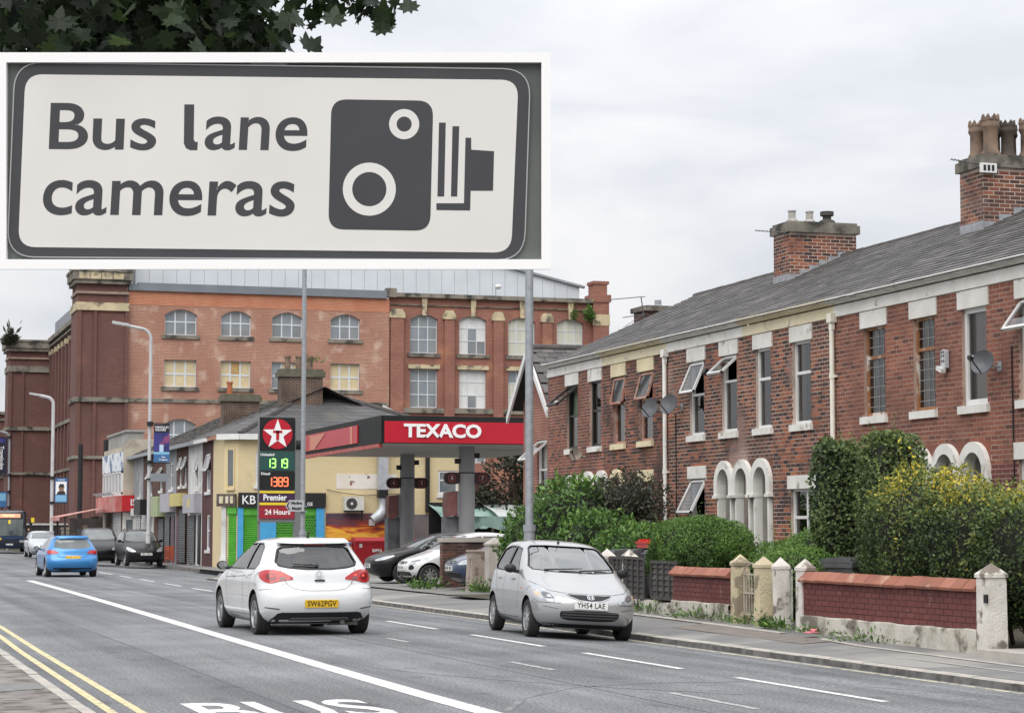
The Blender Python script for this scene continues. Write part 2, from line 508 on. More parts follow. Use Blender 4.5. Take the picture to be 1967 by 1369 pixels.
# trench reinstatement strips in the pavement
def pstrip(pts, w, m, dz):
    bb = MB()
    def zz(x, y):
        k = kerbx(y) + .13; z0 = zr(kerbx(y)) + .10
        return z0 + (zp_back(y) - z0) * (x - k) / (14.6 - k) + dz
    for (x0, y0), (x1, y1) in zip(pts[:-1], pts[1:]):
        n_ = max(1, int((y1 - y0) / 2))
        for i in range(n_):
            a, c = i / n_, (i + 1) / n_
            xa, ya, xc, yc = x0 + (x1 - x0) * a, y0 + (y1 - y0) * a, x0 + (x1 - x0) * c, y0 + (y1 - y0) * c
            bb.quad((xa, ya, zz(xa, ya)), (xa + w, ya, zz(xa + w, ya)), (xc + w, yc, zz(xc + w, yc)), (xc, yc, zz(xc, yc)))
    struct(bb.build('pavement_repair', m))
pstrip([(13.55, 21.5), (13.55, 27.5), (13.7, 29.0)], .10, m_conc, .006)
pstrip([(13.2, 28.5), (13.2, 33.5)], .55, mat('pavement_patch', (.2, .17, .15), (.15, .135, .12), 4, rough=.9), .005)
pstrip([(13.75, 30.5), (13.75, 38.0), (13.4, 41)], .12, m_conc, .007)
pstrip([(13.1, 20), (13.1, 25.5)], .05, m_conc, .006)
# forecourt and ground behind the pavement
m_fore = mat('forecourt_concrete', (.23, .22, .205), (.16, .155, .147), .8, rough=.9, c3=(.1, .1, .1), s3=1.2, t3=(.58, .7), bump=.1)
b = MB(); b.quad((14.5, 50.5, .06), (40, 50.5, .06), (40, 91, .06), (14.5, 91, .06))
struct(b.build('forecourt', m_fore))
m_soil = mat('garden_soil', (.05, .042, .03), (.085, .075, .05), 3, rough=.95)
b = MB(); b.quad((14.1, 10, .04), (40, 10, .04), (40, 50.45, .1), (14.1, 50.45, .1)); 
struct(b.build('front_gardens', m_soil))
# ---- left pavement
m_lpave = mat('left_pavement_asphalt', (.175, .158, .148), (.24, .222, .208), 2.2, rough=.92, c3=(.10, .085, .075), s3=5, t3=(.5, .62), bump=.5, bscale=50)
b = MB(); b.quad((-30, -10, .1), (2.07, -10, .1), (2.07, 60, .1), (-30, 60, .1)); struct(b.build('left_pavement', m_lpave))
lk = struct(bpy.data.objects.new('left_kerb', None)); COL.objects.link(lk)
m_lk = mat('left_kerb_stone', (.22, .21, .195), (.13, .122, .11), 6, rough=.9, bump=.3)
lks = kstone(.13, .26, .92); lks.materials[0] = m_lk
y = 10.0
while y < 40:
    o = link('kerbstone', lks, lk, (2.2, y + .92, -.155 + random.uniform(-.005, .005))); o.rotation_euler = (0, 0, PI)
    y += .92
bb = MB(); bb.quad((1.0, 20.9, .105), (2.05, 21.6, .105), (2.05, 22.5, .105), (1.0, 21.8, .105)); struct(bb.build('pavement_patch', mat('grey_patch', (.16, .165, .16), (.2, .2, .19), 8, rough=.9, bump=.3)))
# ================================================================== TERRACE
MORT_L = mat('pale_mortar', (.56, .465, .40), (.42, .33, .28), 1.4, rough=.95, c3=(.20, .16, .15), s3=.8, t3=(.5, .64))
MORT_D = mat('soot_mortar', (.42, .30, .26), (.24, .17, .15), 1.4, rough=.95, c3=(.06, .045, .04), s3=.8, t3=(.5, .62))
MORT_R = mat('red_washed_mortar', (.44, .32, .265), (.28, .185, .15), 1.4, rough=.95)
RAMP_A = [(.036, .026, .024), (.10, .044, .035), (.225, .078, .044), (.33, .11, .054), (.40, .145, .076)]
RAMP_B = [(.065, .035, .03), (.185, .068, .048), (.262, .09, .058), (.32, .115, .068), (.36, .15, .092)]
BR_A = mat('dark_red_brick', (0, 0, 0), (.075, .045, .038), .9, 7, rough=.88, ramp=RAMP_A, bump=.4, bscale=55, c3=(.30, .2, .17), s3=.55, t3=(.60, .70))
BR_B = mat('red_brick', (0, 0, 0), (.14, .065, .05), .7, 7, rough=.88, ramp=RAMP_B, bump=.5, bscale=55)
BR_C = mat('sooty_brick', (0, 0, 0), (.06, .04, .035), .8, 7, rough=.9, ramp=RAMP_A, bump=.5, bscale=55, c3=(.17, .065, .035), s3=1.3, t3=(.55, .68))
BR_P = mat('painted_red_brick', (0, 0, 0), (.10, .03, .026), 1.2, 7, rough=.7, ramp=[(.135, .04, .036), (.155, .046, .04), (.175, .053, .045)], bump=.3, bscale=45, c3=(.22, .10, .085), s3=4.5, t3=(.64, .72))
M_SLATE = mat('roof_slate', (0, 0, 0), (.085, .08, .078), 1.6, rough=.62, ramp=[(.032, .031, .033), (.065, .062, .063), (.115, .106, .104), (.18, .165, .16)], bump=.25, bscale=30)
M_LEAD = mat('lead_flashing', (.34, .35, .37), (.22, .23, .25), 6, rough=.55)
M_STONE = mat('weathered_stone', (.22, .20, .165), (.13, .12, .10), 3, rough=.92, c3=(.05, .05, .042), s3=2.2, t3=(.5, .62), bump=.4)
M_CURT = mat('net_curtain', (.50, .49, .46), (.36, .35, .33), 9, rough=.95, stretch=(1, 9, .4))
M_CURTB = mat('striped_curtain', (.36, .22, .12), (.22, .2, .19), 7, rough=.95, stretch=(1, 12, .2))
M_BLIND = mat('green_blind', (.20, .26, .17), (.16, .2, .14), 4, rough=.9)
M_BROWNF = mat('bare_wood_frame', (.33, .15, .065), (.22, .10, .05), 6, rough=.7, c3=(.55, .50, .45), s3=4, t3=(.5, .6))
M_PINKF = mat('peeling_red_frame', (.36, .15, .10), (.42, .30, .25), 8, rough=.7)
M_BLACKF = mat('black_frame', (.02, .022, .022), rough=.4)
M_GUTW = mat('white_gutter_paint', (.82, .81, .77), (.72, .71, .66), 3, rough=.6, c3=(.36, .33, .27), s3=5, t3=(.62, .72))
M_GUTC = mat('cream_gutter_paint', (.80, .72, .50), (.74, .66, .47), 3, rough=.6, c3=(.42, .40, .34), s3=5, t3=(.6, .7))

BRICK_VAR = {}
def brick_variants(mt, w, h, d, n=10):
    key = (mt.name, round(w, 3), h, d)
    if key not in BRICK_VAR:
        L = []
        for i in range(n):
            bb = MB(); bb.tone = (i + .5) / n
            bb.box(-d, -w / 2, -h / 2, .0, w / 2, h / 2)
            bb.f = [f for k, f in enumerate(bb.f) if k != 3]; bb.t = bb.t[:5]; bb.mi = bb.mi[:5]
            L.append(bb.mesh('brick', mt))
        BRICK_VAR[key] = L
    return BRICK_VAR[key]
def lay_bricks(wall, mt, u0, u1, z0, z1, holes, tone_fn, xf=None, prio=None, proud=.0035, bw=.232, ch=.08, maxn=300, axis='x', off=0.0):
    """courses of stretchers on a wall part; 300 nearest as objects, the rest one stuff mesh.
    axis x: wall faces -x with u along y.  axis y: wall faces -y with u along x.  holes: list (u0,u1,z0,z1)"""
    hgt = ch - .017; full = bw - .018; base = off
    bricks = []
    k = 0; z = z0
    while z + hgt <= z1 + .001:
        sh = (bw / 2 if k % 2 else 0) - random.uniform(0, .02)
        u = u0 - sh
        while u < u1:
            a, c = max(u, u0), min(u + full, u1)
            segs = [(a, c)]
            for h in holes:
                if h[3] > z + .01 and h[2] < z + hgt - .01:
                    ns = []
                    for s0, s1 in segs:
                        if h[1] <= s0 or h[0] >= s1: ns.append((s0, s1)); continue
                        if h[0] > s0: ns.append((s0, h[0]))
                        if h[1] < s1: ns.append((h[1], s1))
                    segs = ns
            for s0, s1 in segs:
                if s1 - s0 > .035:
                    bricks.append(((s0 + s1) / 2, z + hgt / 2, s1 - s0))
            u += bw
        z += ch; k += 1
    if prio: bricks.sort(key=prio)
    var = brick_variants(mt, full, hgt, proud)
    rest = MB()
    for i, (u, z, w) in enumerate(bricks):
        t = min(.999, max(0, tone_fn(u, z)))
        pr = base + random.uniform(-.0015, .0015)
        if i < maxn:
            me = var[int(t * len(var))]
            o = bpy.data.objects.new('brick', me); COL.objects.link(o); o.parent = wall
            if axis == 'x': o.location = (pr, u, z)
            else: o.location = (u, pr, z); o.rotation_euler = (0, 0, PI / 2)
            if abs(w - full) > .004: o.scale = (1, w / full, 1)
        else:
            rest.tone = t
            if axis == 'x':
                x0, xb = pr - proud, pr
                q = [(x0, u - w / 2, z - hgt / 2), (x0, u + w / 2, z - hgt / 2), (x0, u + w / 2, z + hgt / 2), (x0, u - w / 2, z + hgt / 2)]
                q += [(xb + .003, p[1], p[2]) for p in q]
            else:
                y0, yb = pr - proud, pr
                q = [(u + w / 2, y0, z - hgt / 2), (u - w / 2, y0, z - hgt / 2), (u - w / 2, y0, z + hgt / 2), (u + w / 2, y0, z + hgt / 2)]
                q += [(p[0], yb + .003, p[2]) for p in q]
            rest.add(q, [(3, 2, 1, 0), (0, 1, 5, 4), (1, 2, 6, 5), (2, 3, 7, 6), (3, 0, 4, 7)])
    if rest.v:
        o = rest.build('brick', mt, wall); o['kind'] = 'stuff'
def holed_wall(bb, u0, u1, z0, z1, holes, fn, depth=.1):
    """wall sheet with rectangular holes and reveals; fn(u,z,d) -> xyz"""
    us = sorted(set([u0, u1] + [min(max(h[i], u0), u1) for h in holes for i in (0, 1)]))
    zs = sorted(set([z0, z1] + [min(max(h[i], z0), z1) for h in holes for i in (2, 3)]))
    for a, c in zip(us[:-1], us[1:]):
        for p, q in zip(zs[:-1], zs[1:]):
            mu, mz = (a + c) / 2, (p + q) / 2
            if any(h[0] < mu < h[1] and h[2] < mz < h[3] for h in holes): continue
            bb.quad(fn(a, p, 0), fn(a, q, 0), fn(c, q, 0), fn(c, p, 0))
    for h in holes:
        bb.quad(fn(h[0], h[2], 0), fn(h[0], h[3], 0), fn(h[0], h[3], depth), fn(h[0], h[2], depth))
        bb.quad(fn(h[1], h[3], 0), fn(h[1], h[2], 0), fn(h[1], h[2], depth), fn(h[1], h[3], depth))
        bb.quad(fn(h[0], h[3], 0), fn(h[1], h[3], 0), fn(h[1], h[3], depth), fn(h[0], h[3], depth))
        bb.quad(fn(h[1], h[2], 0), fn(h[0], h[2], 0), fn(h[0], h[2], depth), fn(h[1], h[2], depth))
FX = lambda u, z, d: (d, u, z)          # facade facing -x
FY = lambda u, z, d: (u, d, z)          # facade facing -y
def window(parent, fn, u0, u1, z0, z1, fm, pm=None, transom=.62, mull=(), sillm=None, lintm=None, curtain=None, back=m_dark, dep=.10,
           fw=.055, open_top=False, lz=.30, sill_h=.13, lw=.10, leaded=False, room=.6):
    """window part with its sub-parts; fn maps (u, z, depth)"""
    bb = MB()
    def bar(a, p, c, q, d0=dep - .04, d1=dep + .03):
        P = [fn(a, p, d0), fn(c, q, d1)]
        bb.box(*P[0], *P[1])
    bar(u0, z0, u0 + fw, z1); bar(u1 - fw, z0, u1, z1); bar(u0 + fw, z0, u1 - fw, z0 + fw * 1.3); bar(u0 + fw, z1 - fw, u1 - fw, z1)
    zt = z0 + (z1 - z0) * transom if transom else None
    us = [u0 + fw] + [u0 + (u1 - u0) * m for m in mull] + [u1 - fw]
    zsn = [z0 + fw * 1.3] + ([zt] if zt else []) + [z1 - fw]
    if zt and not open_top: bar(u0 + fw, zt - .03, u1 - fw, zt + .03, dep - .034, dep + .027)
    elif zt: bar(u0 + fw, zt - .025, u1 - fw, zt + .025)
    for m in mull: bar(u0 + (u1 - u0) * m - .025, z0 + fw, u0 + (u1 - u0) * m + .025, z1 - fw, dep - .031, dep + .024)
    w = bb.build('window', fm, parent)
    pm = pm or m_pane
    for i in range(len(us) - 1):
        for j in range(len(zsn) - 1):
            if open_top and j == len(zsn) - 2: continue
            bb = MB(); bb.quad(fn(us[i], zsn[j], dep), fn(us[i], zsn[j + 1], dep), fn(us[i + 1], zsn[j + 1], dep), fn(us[i + 1], zsn[j], dep))
            bb.build('pane', pm, w)
    if open_top:
        a = R(open_top); h = z1 - zt - .02; zz = z1 - .05; d0 = dep - .06
        def op(u, t, k): # t along sash from hinge, k thickness
            return fn(u, zz - t * math.cos(a) - k * math.sin(a), d0 - t * math.sin(a) + k * math.cos(a))
        bb = MB()
        def sbar(ua, ta, ub, tb):
            q = [op(u, t, k) for k in (-.025, .025) for u, t in ((ua, ta), (ub, ta), (ub, tb), (ua, tb))]
            bb.add(q, [(0, 3, 2, 1), (4, 5, 6, 7), (0, 1, 5, 4), (1, 2, 6, 5), (2, 3, 7, 6), (3, 0, 4, 7)])
        f2 = fw * .9; ua, ub = u0 + .01, u1 - .01
        sbar(ua, 0, ua + f2, h); sbar(ub - f2, 0, ub, h); sbar(ua, 0, ub, f2); sbar(ua, h - f2, ub, h)
        sash = bb.build('open_sash', fm, w)
        bb = MB(); bb.quad(op(ua + f2, f2, 0), op(ub - f2, f2, 0), op(ub - f2, h - f2, 0), op(ua + f2, h - f2, 0)); bb.build('pane', pm, w)
    if leaded:
        bb = MB()
        nu = 4; nz = int((z1 - z0) / .17)
        for i in range(1, nu):
            uu = u0 + fw + (u1 - u0 - 2 * fw) * i / nu; bb.box(*fn(uu - .006, z0 + fw, dep - .008), *fn(uu + .006, z1 - fw, dep - .002))
        for j in range(1, nz):
            q = z0 + (z1 - z0) * j / nz; bb.box(*fn(u0 + fw, q - .006, dep - .009), *fn(u1 - fw, q + .006, dep - .0015))
        bb.build('leading', mat('lead_came', (.25, .25, .25), rough=.6), w)
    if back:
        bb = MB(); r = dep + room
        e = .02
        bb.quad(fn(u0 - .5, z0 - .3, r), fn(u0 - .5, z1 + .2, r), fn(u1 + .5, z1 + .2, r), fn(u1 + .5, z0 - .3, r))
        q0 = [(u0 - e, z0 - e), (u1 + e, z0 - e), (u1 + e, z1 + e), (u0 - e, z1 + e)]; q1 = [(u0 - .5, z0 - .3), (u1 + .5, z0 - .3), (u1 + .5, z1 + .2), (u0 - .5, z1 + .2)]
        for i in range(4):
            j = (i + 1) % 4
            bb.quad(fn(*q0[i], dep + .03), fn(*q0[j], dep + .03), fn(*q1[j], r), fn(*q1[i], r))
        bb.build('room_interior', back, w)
    if curtain:
        cm, parts = curtain
        for (a, c, p, q) in parts:
            bb = MB(); n_ = 14
            for i in range(n_):
                ua = u0 + (u1 - u0) * (a + (c - a) * i / n_); ub = u0 + (u1 - u0) * (a + (c - a) * (i + 1) / n_)
                da = dep + .09 + .02 * math.sin(i * 2.1); db = dep + .09 + .02 * math.sin((i + 1) * 2.1)
                za, zb = z0 + (z1 - z0) * p, z0 + (z1 - z0) * q
                bb.quad(fn(ua, za, da), fn(ub, za, db), fn(ub, zb, db), fn(ua, zb, da))
            bb.build('curtain', cm, w, smooth='all')
    if sillm:
        bb = MB(); bb.box(*fn(u0 - .07, z0 - sill_h, -.07), *fn(u1 + .07, z0 + .004, dep - .041)); bb.build('sill', sillm, w)
    if lintm:
        bb = MB(); bb.box(*fn(u0 - lw, z1 - .003, -.03), *fn(u1 + lw, z1 + lz, dep - .041)); bb.build('lintel', lintm, w)
    return w

def portal(parent, uc, wide, zb, fm, door=None, dep=.62, zs=2.60, ro=.49, ri=.31, cap=True):
    """one stone-framed arched door or passage opening"""
    bb = MB()
    n = 14
    def arc(r): return [(uc + r * math.cos(PI - PI * i / n), zs + r * math.sin(PI - PI * i / n) * 1.02) for i in range(n + 1)]
    ao, ai = arc(ro), arc(ri)
    for i in range(n):
        q = [ao[i], ao[i + 1], ai[i + 1], ai[i]]
        bb.prism(q, FX, -.09, .12)
    for s in (-1, 1):                                   # upper jamb down to the impost, then a plainer lower jamb
        a, c = uc + s * ri, uc + s * ro
        bb.box(-.09, min(a, c), 2.36, .12, max(a, c), zs)
        bb.box(-.12, min(a, c) - .015, 2.30, .12, max(a, c) + .015, 2.36)
        c2 = uc + s * (ro - .10)
        bb.box(-.05, min(a, c2), zb, .12, max(a, c2), 2.30)
        bb.box(-.09, min(a, c2) - .02, zb, .12, max(a, c2) + .02, zb + .22)
    dw = bb.build('doorway', fm, parent)
    bb = MB()                                           # plastered lobby behind the arch
    h = zs
    for s in (-1, 1):
        bb.quad((.12, uc + s * ri, zb), (.12, uc + s * ri, h), (dep + .3, uc + s * ri, h), (dep + .3, uc + s * ri, zb))
    for i in range(n):
        bb.quad((.12, *ai[i]), (.12, *ai[i + 1]), (dep + .3, *ai[i + 1]), (dep + .3, *ai[i]))
    bb.quad((.0, uc - ri, zb), (.0, uc + ri, zb), (dep + .3, uc + ri, zb), (dep + .3, uc - ri, zb))
    bb.build('lobby', mat('grubby_lobby_plaster', (.42, .40, .36), (.30, .285, .255), 2, rough=.9), dw)
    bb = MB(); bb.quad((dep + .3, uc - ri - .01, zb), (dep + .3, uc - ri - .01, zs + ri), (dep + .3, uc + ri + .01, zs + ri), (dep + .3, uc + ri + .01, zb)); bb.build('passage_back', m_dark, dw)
    if door:
        bb = MB(); bb.box(dep, uc - ri, zb, dep + .05, uc + ri, zb + 2.0)
        bb.box(dep - .02, uc - ri, zb + 2.0, dep + .06, uc + ri, zb + 2.09)
        for p, q in ((.12, .5), (.62, 1.1)):
            bb.box(dep - .012, uc - ri + .1, zb + p, dep, uc + ri - .1, zb + q)
        d = bb.build('door', door, dw)
        bb = MB(); bb.box(dep - .014, uc - .2, zb + 1.2, dep, uc + .2, zb + 1.85); bb.build('door_glass', m_pane_far, dw)
        bb = MB(); bb.quad((dep + .02, uc - ri, zb + 2.09), (dep + .02, uc - ri, zs + ri), (dep + .02, uc + ri, zs + ri), (dep + .02, uc + ri, zb + 2.09)); bb.build('fanlight', m_pane_far, dw)
        bb = MB(); bb.box(dep - .04, uc + ri - .12, zb + .95, dep - .012, uc + ri - .08, zb + 1.15); bb.build('door_handle', m_steel, dw)
    return dw

HX = 18.3
EAVE = 5.67; GUT = 5.95; RZ = 8.0; RDX = 4.25
# slate meshes shared
def slate_meshes(w, L, n=9):
    r = []
    for i in range(n):
        bb = MB(); bb.tone = (i + .5) / n
        bb.box(-w / 2 + .004, -.03, 0, w / 2 - .004, L, .016)
        r.append(bb.mesh('slate', M_SLATE))
    return r
SLA = math.atan2(RZ - GUT, RDX + .22)
SL_LEN = math.hypot(RZ - GUT, RDX + .22)
SLATES = slate_meshes(.325, .40)
def lay_slates(roof, u0, u1, skip=()):
    """roof slope rising in +x from (-.22, GUT); slates along y"""
    n_c = 22; ex = SL_LEN / n_c; nu = 13; w = (u1 - u0) / nu
    for c in range(n_c):
        for k in range(nu + (c % 2)):
            u = u0 + w * (k + .5 - (.5 if c % 2 else 0))
            if u < u0 + .02 or u > u1 - .02:
                u = min(max(u, u0 + w * .25), u1 - w * .25); wd = .5
            else: wd = 1
            t = c * ex
            x = -.22 + t * math.cos(SLA); z = GUT + t * math.sin(SLA)
            if any(s[0] < x < s[1] and s[2] < u < s[3] for s in skip): continue
            tone = .5 + .28 * math.sin(u * 1.7 + c * .9) * math.sin(c * .6) + random.gauss(0, .24)
            me = SLATES[int(min(.999, max(0, tone)) * len(SLATES))]
            o = bpy.data.objects.new('slate', me); COL.objects.link(o); o.parent = roof
            jit = random.gauss(0, .008)
            if random.random() < .02: jit -= .05
            o.matrix_local = Matrix.Translation((x + jit * math.cos(SLA), u, z + jit * math.sin(SLA) + .02)) @ Matrix.Rotation(-SLA, 4, 'Y') @ Matrix.Rotation(-PI / 2 + random.gauss(0, .012), 4, 'Z') @ Matrix.Rotation(R(-4.0), 4, 'X') @ Matrix.Diagonal((wd * w / .33, 1, 1, 1))
def chimney(parent, y0, y1, x0, x1, ztop, pots, mt, cap_over=.07, maxn=300):
    """stack rising through the slope; faces -y and -x carry bricks"""
    zb = GUT + (x0 + .22) * math.tan(SLA) - .1
    bb = MB(); bb.box(x0, y0, zb, x1, y1, ztop)
    ch = bb.build('chimney', MORT_L, parent)
    hgt = .065
    def tone(u, z): return random.gauss(.5, .27) - .25 * max(0, (z - ztop + .45) / .45) - (.25 if random.random() < .15 else 0)
    # face -y
    def hole_y(z): return 0
    holder = ch
    w = x1 - x0
    hl = []
    k = 0
    zz = zb
    while zz < ztop:            # roof slope covers the lower right part of the -y face
        xcut = (zz - GUT + .05) / math.tan(SLA) - .22
        if xcut < x1: hl.append((max(x0, xcut), x1 + .1, zz - .04, zz + .0349))
        zz += .075
    face = [(u, z) for u, z in ()]
    lay_bricks_at(ch, mt, x0, x1, zb, ztop - .14, hl, tone, 'y', y0, maxn * 2 // 3)
    lay_bricks_at(ch, mt, y0, y1, zb, ztop - .14, [], tone, 'x', x0, maxn // 3)
    bb = MB(); bb.box(x0 - cap_over, y0 - cap_over, ztop - .14, x1 + cap_over, y1 + cap_over, ztop + .06); bb.box(x0 - .02, y0 - .02, ztop + .06, x1 + .02, y1 + .02, ztop + .12)
    bb.build('coping', M_STONE, ch)
    bb = MB()                   # stepped lead flashing
    nst = 7
    for i in range(nst):
        xa = x0 + (x1 - x0) * i / nst; xb = x0 + (x1 - x0) * (i + 1) / nst
        za = GUT + (xa + .22) * math.tan(SLA)
        if za < ztop - .3 and xa < RDX: bb.box(xa, y0 - .02, za - .06, xb, y0 + .0, za + .17)
    bb.box(x0 - .025, y0 - .018, zb, x0, y1, zb + .28)
    bb.build('flashing', M_LEAD, ch)
    for kind, px, py in pots:
        bb = MB(); Mx = Matrix.Translation((px, py, ztop + .12))
        if kind == 'stub':
            bb.lathe([(.16, 0), (.12, .10), (.085, .12), (.085, .28), (.10, .28), (.10, .31), (.0, .31)], Mx, 14)
            bb.build('chimney_pot', mat('grey_cowl', (.42, .40, .37), (.3, .29, .27), 8, rough=.8), ch, smooth=True)
        elif kind == 'cowl':
            bb.lathe([(.22, 0), (.18, .10), (.10, .14), (.10, .22), (.16, .22), (.16, .32), (.0, .34)], Mx, 14)
            bb.build('chimney_pot', mat('dark_cowl', (.06, .055, .05), rough=.8), ch, smooth=True)
        else:
            s = kind
            col = mat('buff_clay_pot', (.22, .15, .105), (.15, .105, .08), 5, rough=.85, c3=(.08, .06, .05), s3=3, t3=(.5, .65)) if s > 0 else mat('sooty_clay_pot', (.085, .065, .05), (.05, .042, .036), 5, rough=.9)
            s = abs(s)
            bb.lathe([(.17 * s, 0), (.15 * s, .06 * s), (.125 * s, .10 * s), (.12 * s, .42 * s), (.15 * s, .47 * s), (.155 * s, .50 * s), (.145 * s, .52 * s), (.145 * s, .58 * s), (.12 * s, .58 * s), (.11 * s, .4 * s)], Mx, 18)
            for k in range(8):
                a = 2 * PI * k / 8
                M2 = Mx @ Matrix.Rotation(a, 4, 'Z') @ Matrix.Translation((.13 * s, 0, .58 * s))
                q = [(-.0, -.055 * s, 0), (0, .055 * s, 0), (0, .03 * s, .06 * s), (0, 0, .11 * s), (0, -.03 * s, .06 * s)]
                vs = [M2 @ Vector((d, p[1], p[2])) for d in (-.017 * s, .017 * s) for p in q]
                bb.add(vs, [(0, 1, 2, 3, 4), (9, 8, 7, 6, 5)] + [(i, (i + 1) % 5, (i + 1) % 5 + 5, i + 5) for i in range(5)])
            bb.build('chimney_pot', col, ch, smooth=True)
    return ch
def lay_bricks_at(parent, mt, u0, u1, z0, z1, holes, tone, axis, off, maxn):
    lay_bricks(parent, mt, u0, u1, z0, z1, holes, tone, axis=axis, maxn=maxn, prio=lambda q: -q[1], off=off)
ARCHES = [32.55, 33.52, 34.49, 41.29, 42.26, 43.23, 49.9, 51.0, 51.98]
def house(y0, y1, label, spec):
    """terraced house facing -x; local origin at (HX, y0, 0), u = 0..y1-y0"""
    Wd = y1 - y0
    t = thing('terraced_house', label, 'house', (HX, y0, 0), 0, 'red brick houses of the terrace')
    holes = []
    brk = []
    for w in spec['win']:
        holes.append((w['u0'] - y0, w['u1'] - y0, w['z0'], w['z1']))
        brk.append((w['u0'] - y0 - .1, w['u1'] - y0 + .1, w['z1'], w['z1'] + w.get('lz', .3)))
        brk.append((w['u0'] - y0 - .07, w['u1'] - y0 + .07, w['z0'] - .13, w['z0']))
    for ua in ARCHES:
        a, c = max(ua - y0 - .485, 0.001), min(ua - y0 + .485, Wd - .001)
        if c - a > .01: holes.append((a, c, .1, 3.1))
    bb = MB(); holed_wall(bb, 0, Wd, 0, EAVE, holes, FX, .1)
    bb.quad((.0, 0, EAVE), (0, Wd, EAVE), (2 * RDX, Wd, EAVE), (2 * RDX, 0, EAVE))
    bb.quad((2 * RDX, 0, 0), (2 * RDX, 0, EAVE), (2 * RDX, Wd, EAVE), (2 * RDX, Wd, 0))
    if spec.get('end'):
        bb.poly([(0, Wd, 0), (2 * RDX, Wd, 0), (2 * RDX, Wd, GUT), (RDX, Wd, RZ - .03), (0, Wd, GUT)])
    if spec.get('near'):
        bb.poly([(0, .002, 0), (0, .002, GUT), (RDX, .002, RZ - .03), (2 * RDX, .002, GUT), (2 * RDX, .002, 0)])
    wall = bb.build('wall', spec['mortar'], t)
    tf = spec['tone']
    pz = spec.get('painted')
    hz = holes + brk
    pr = lambda q: (abs(q[1] - 3.6) if spec.get('mid') else -q[1])
    if pz:
        lay_bricks(wall, spec['brick'], 0, Wd, pz + .004, EAVE, hz, tf, maxn=300, prio=pr)
        lay_bricks(wall, BR_P, 0, Wd, .15, pz, hz, lambda u, z: random.gauss(.5, .2), maxn=0)
    else:
        lay_bricks(wall, spec['brick'], 0, Wd, .15, EAVE, hz, tf, maxn=300, prio=pr)
    for w in spec['win']:
        kw = {k: v for k, v in w.items() if k not in ('u0', 'u1', 'z0', 'z1')}
        kw.setdefault('sillm', spec['paint']); kw.setdefault('lintm', spec['paint'])
        window(t, FX, w['u0'] - y0, w['u1'] - y0, w['z0'], w['z1'], **kw)
    for p in spec['doors']:
        uc = p['u'] - y0
        portal(t, uc, 0, p.get('zb', .42), p.get('m', m_wpaint), p.get('door'), ro=.485)
        bb = MB(); n = 14; zs = 2.6; ro = .485           # spandrels
        ar = [(uc + ro * math.cos(PI - PI * i / n), zs + ro * 1.02 * math.sin(PI - PI * i / n)) for i in range(n + 1)]
        for i in range(n):
            bb.quad((-.002, *ar[i]), (-.002, ar[i][0], 3.101), (-.002, ar[i + 1][0], 3.101), (-.002, *ar[i + 1]))
        bb.build('spandrel', spec['brick'], t)
    # eaves: fascia board, moulded gutter
    gm = spec['gut']
    bb = MB(); bb.box(-.035, 0, EAVE, .0, Wd, EAVE + .21); bb.build('fascia_board', gm, t)
    bb = MB()
    prof = [(-.0, EAVE + .235), (-.10, EAVE + .235), (-.13, EAVE + .25), (-.19, EAVE + .26), (-.22, EAVE + .33), (-.19, EAVE + .345), (-.17, EAVE + .30), (-.05, EAVE + .29), (.0, EAVE + .3)]
    bb.prism(prof, lambda a, q, d: (a, d, q), 0, Wd)
    bb.build('gutter', spec.get('gut2', gm), t)
    # roof
    bb = MB()
    a0 = (-.20, GUT - .02); a1 = (RDX, RZ - .02); a2 = (2 * RDX + .2, GUT - .02)
    bb.quad((a0[0], 0, a0[1]), (a1[0], 0, a1[1]), (a1[0], Wd, a1[1]), (a0[0], Wd, a0[1]))
    bb.quad((a1[0], 0, a1[1]), (a2[0], 0, a2[1]), (a2[0], Wd, a2[1]), (a1[0], Wd, a1[1]))
    roof = bb.build('roof', mat('roof_underlay', (.03, .03, .03), rough=.9), t)
    lay_slates(roof, 0, Wd, spec.get('skip', ()))
    nrt = int(Wd / .45)
    rm = MB(); rm.tube([(RDX, 0, 0), (RDX, Wd / nrt - .01, 0)], .11, 8)
    rme = rm.mesh('ridge_tile', mat('ridge_tile', (.05, .045, .044), (.08, .07, .065), 4, rough=.8))
    for i in range(nrt):
        link('ridge_tile', rme, roof, (0, Wd / nrt * i, RZ - .03 + random.uniform(-.006, .006)))
    return t

def toneA(u, z):
    r = random.random()
    return random.gauss(.62, .2) if r < .62 else random.gauss(.18, .14)
def toneB(u, z):
    return random.gauss(.55, .22) - (.3 if random.random() < .1 else 0)
def toneC(u, z):
    return random.gauss(.42, .24) - (.3 if random.random() < .25 else 0)
ZT, ZB = 5.35, 3.70
W1 = dict(z0=ZB, z1=ZT)
def w_(u0, u1, **k): d = dict(W1, u0=u0, u1=u1); d.update(k); return d
def gw(u0, u1, **k): d = dict(u0=u0, u1=u1, z0=1.0, z1=2.76, lz=.27); d.update(k); return d
dw = mat('white_pvc_door', (.72, .73, .74), rough=.35)
ddk = mat('dark_passage_door', (.012, .012, .013), rough=.5)
H = []
H.append(house(29.15, 33.5, 'red brick house with maroon painted ground floor, last at the right edge', dict(
    win=[w_(32.14, 32.98, fm=m_white, fw=.085, transom=.5, curtain=(M_CURTB, [(0.02, .98, .02, .99)])), w_(30.25, 31.1, fm=m_white, open_top=38),
         gw(29.9, 31.2, fm=m_white)],
    doors=[dict(u=32.55, zb=1.85)], mortar=MORT_R, brick=BR_B, tone=toneB, paint=m_wpaint, gut=M_GUTW, painted=2.7, near=True)))
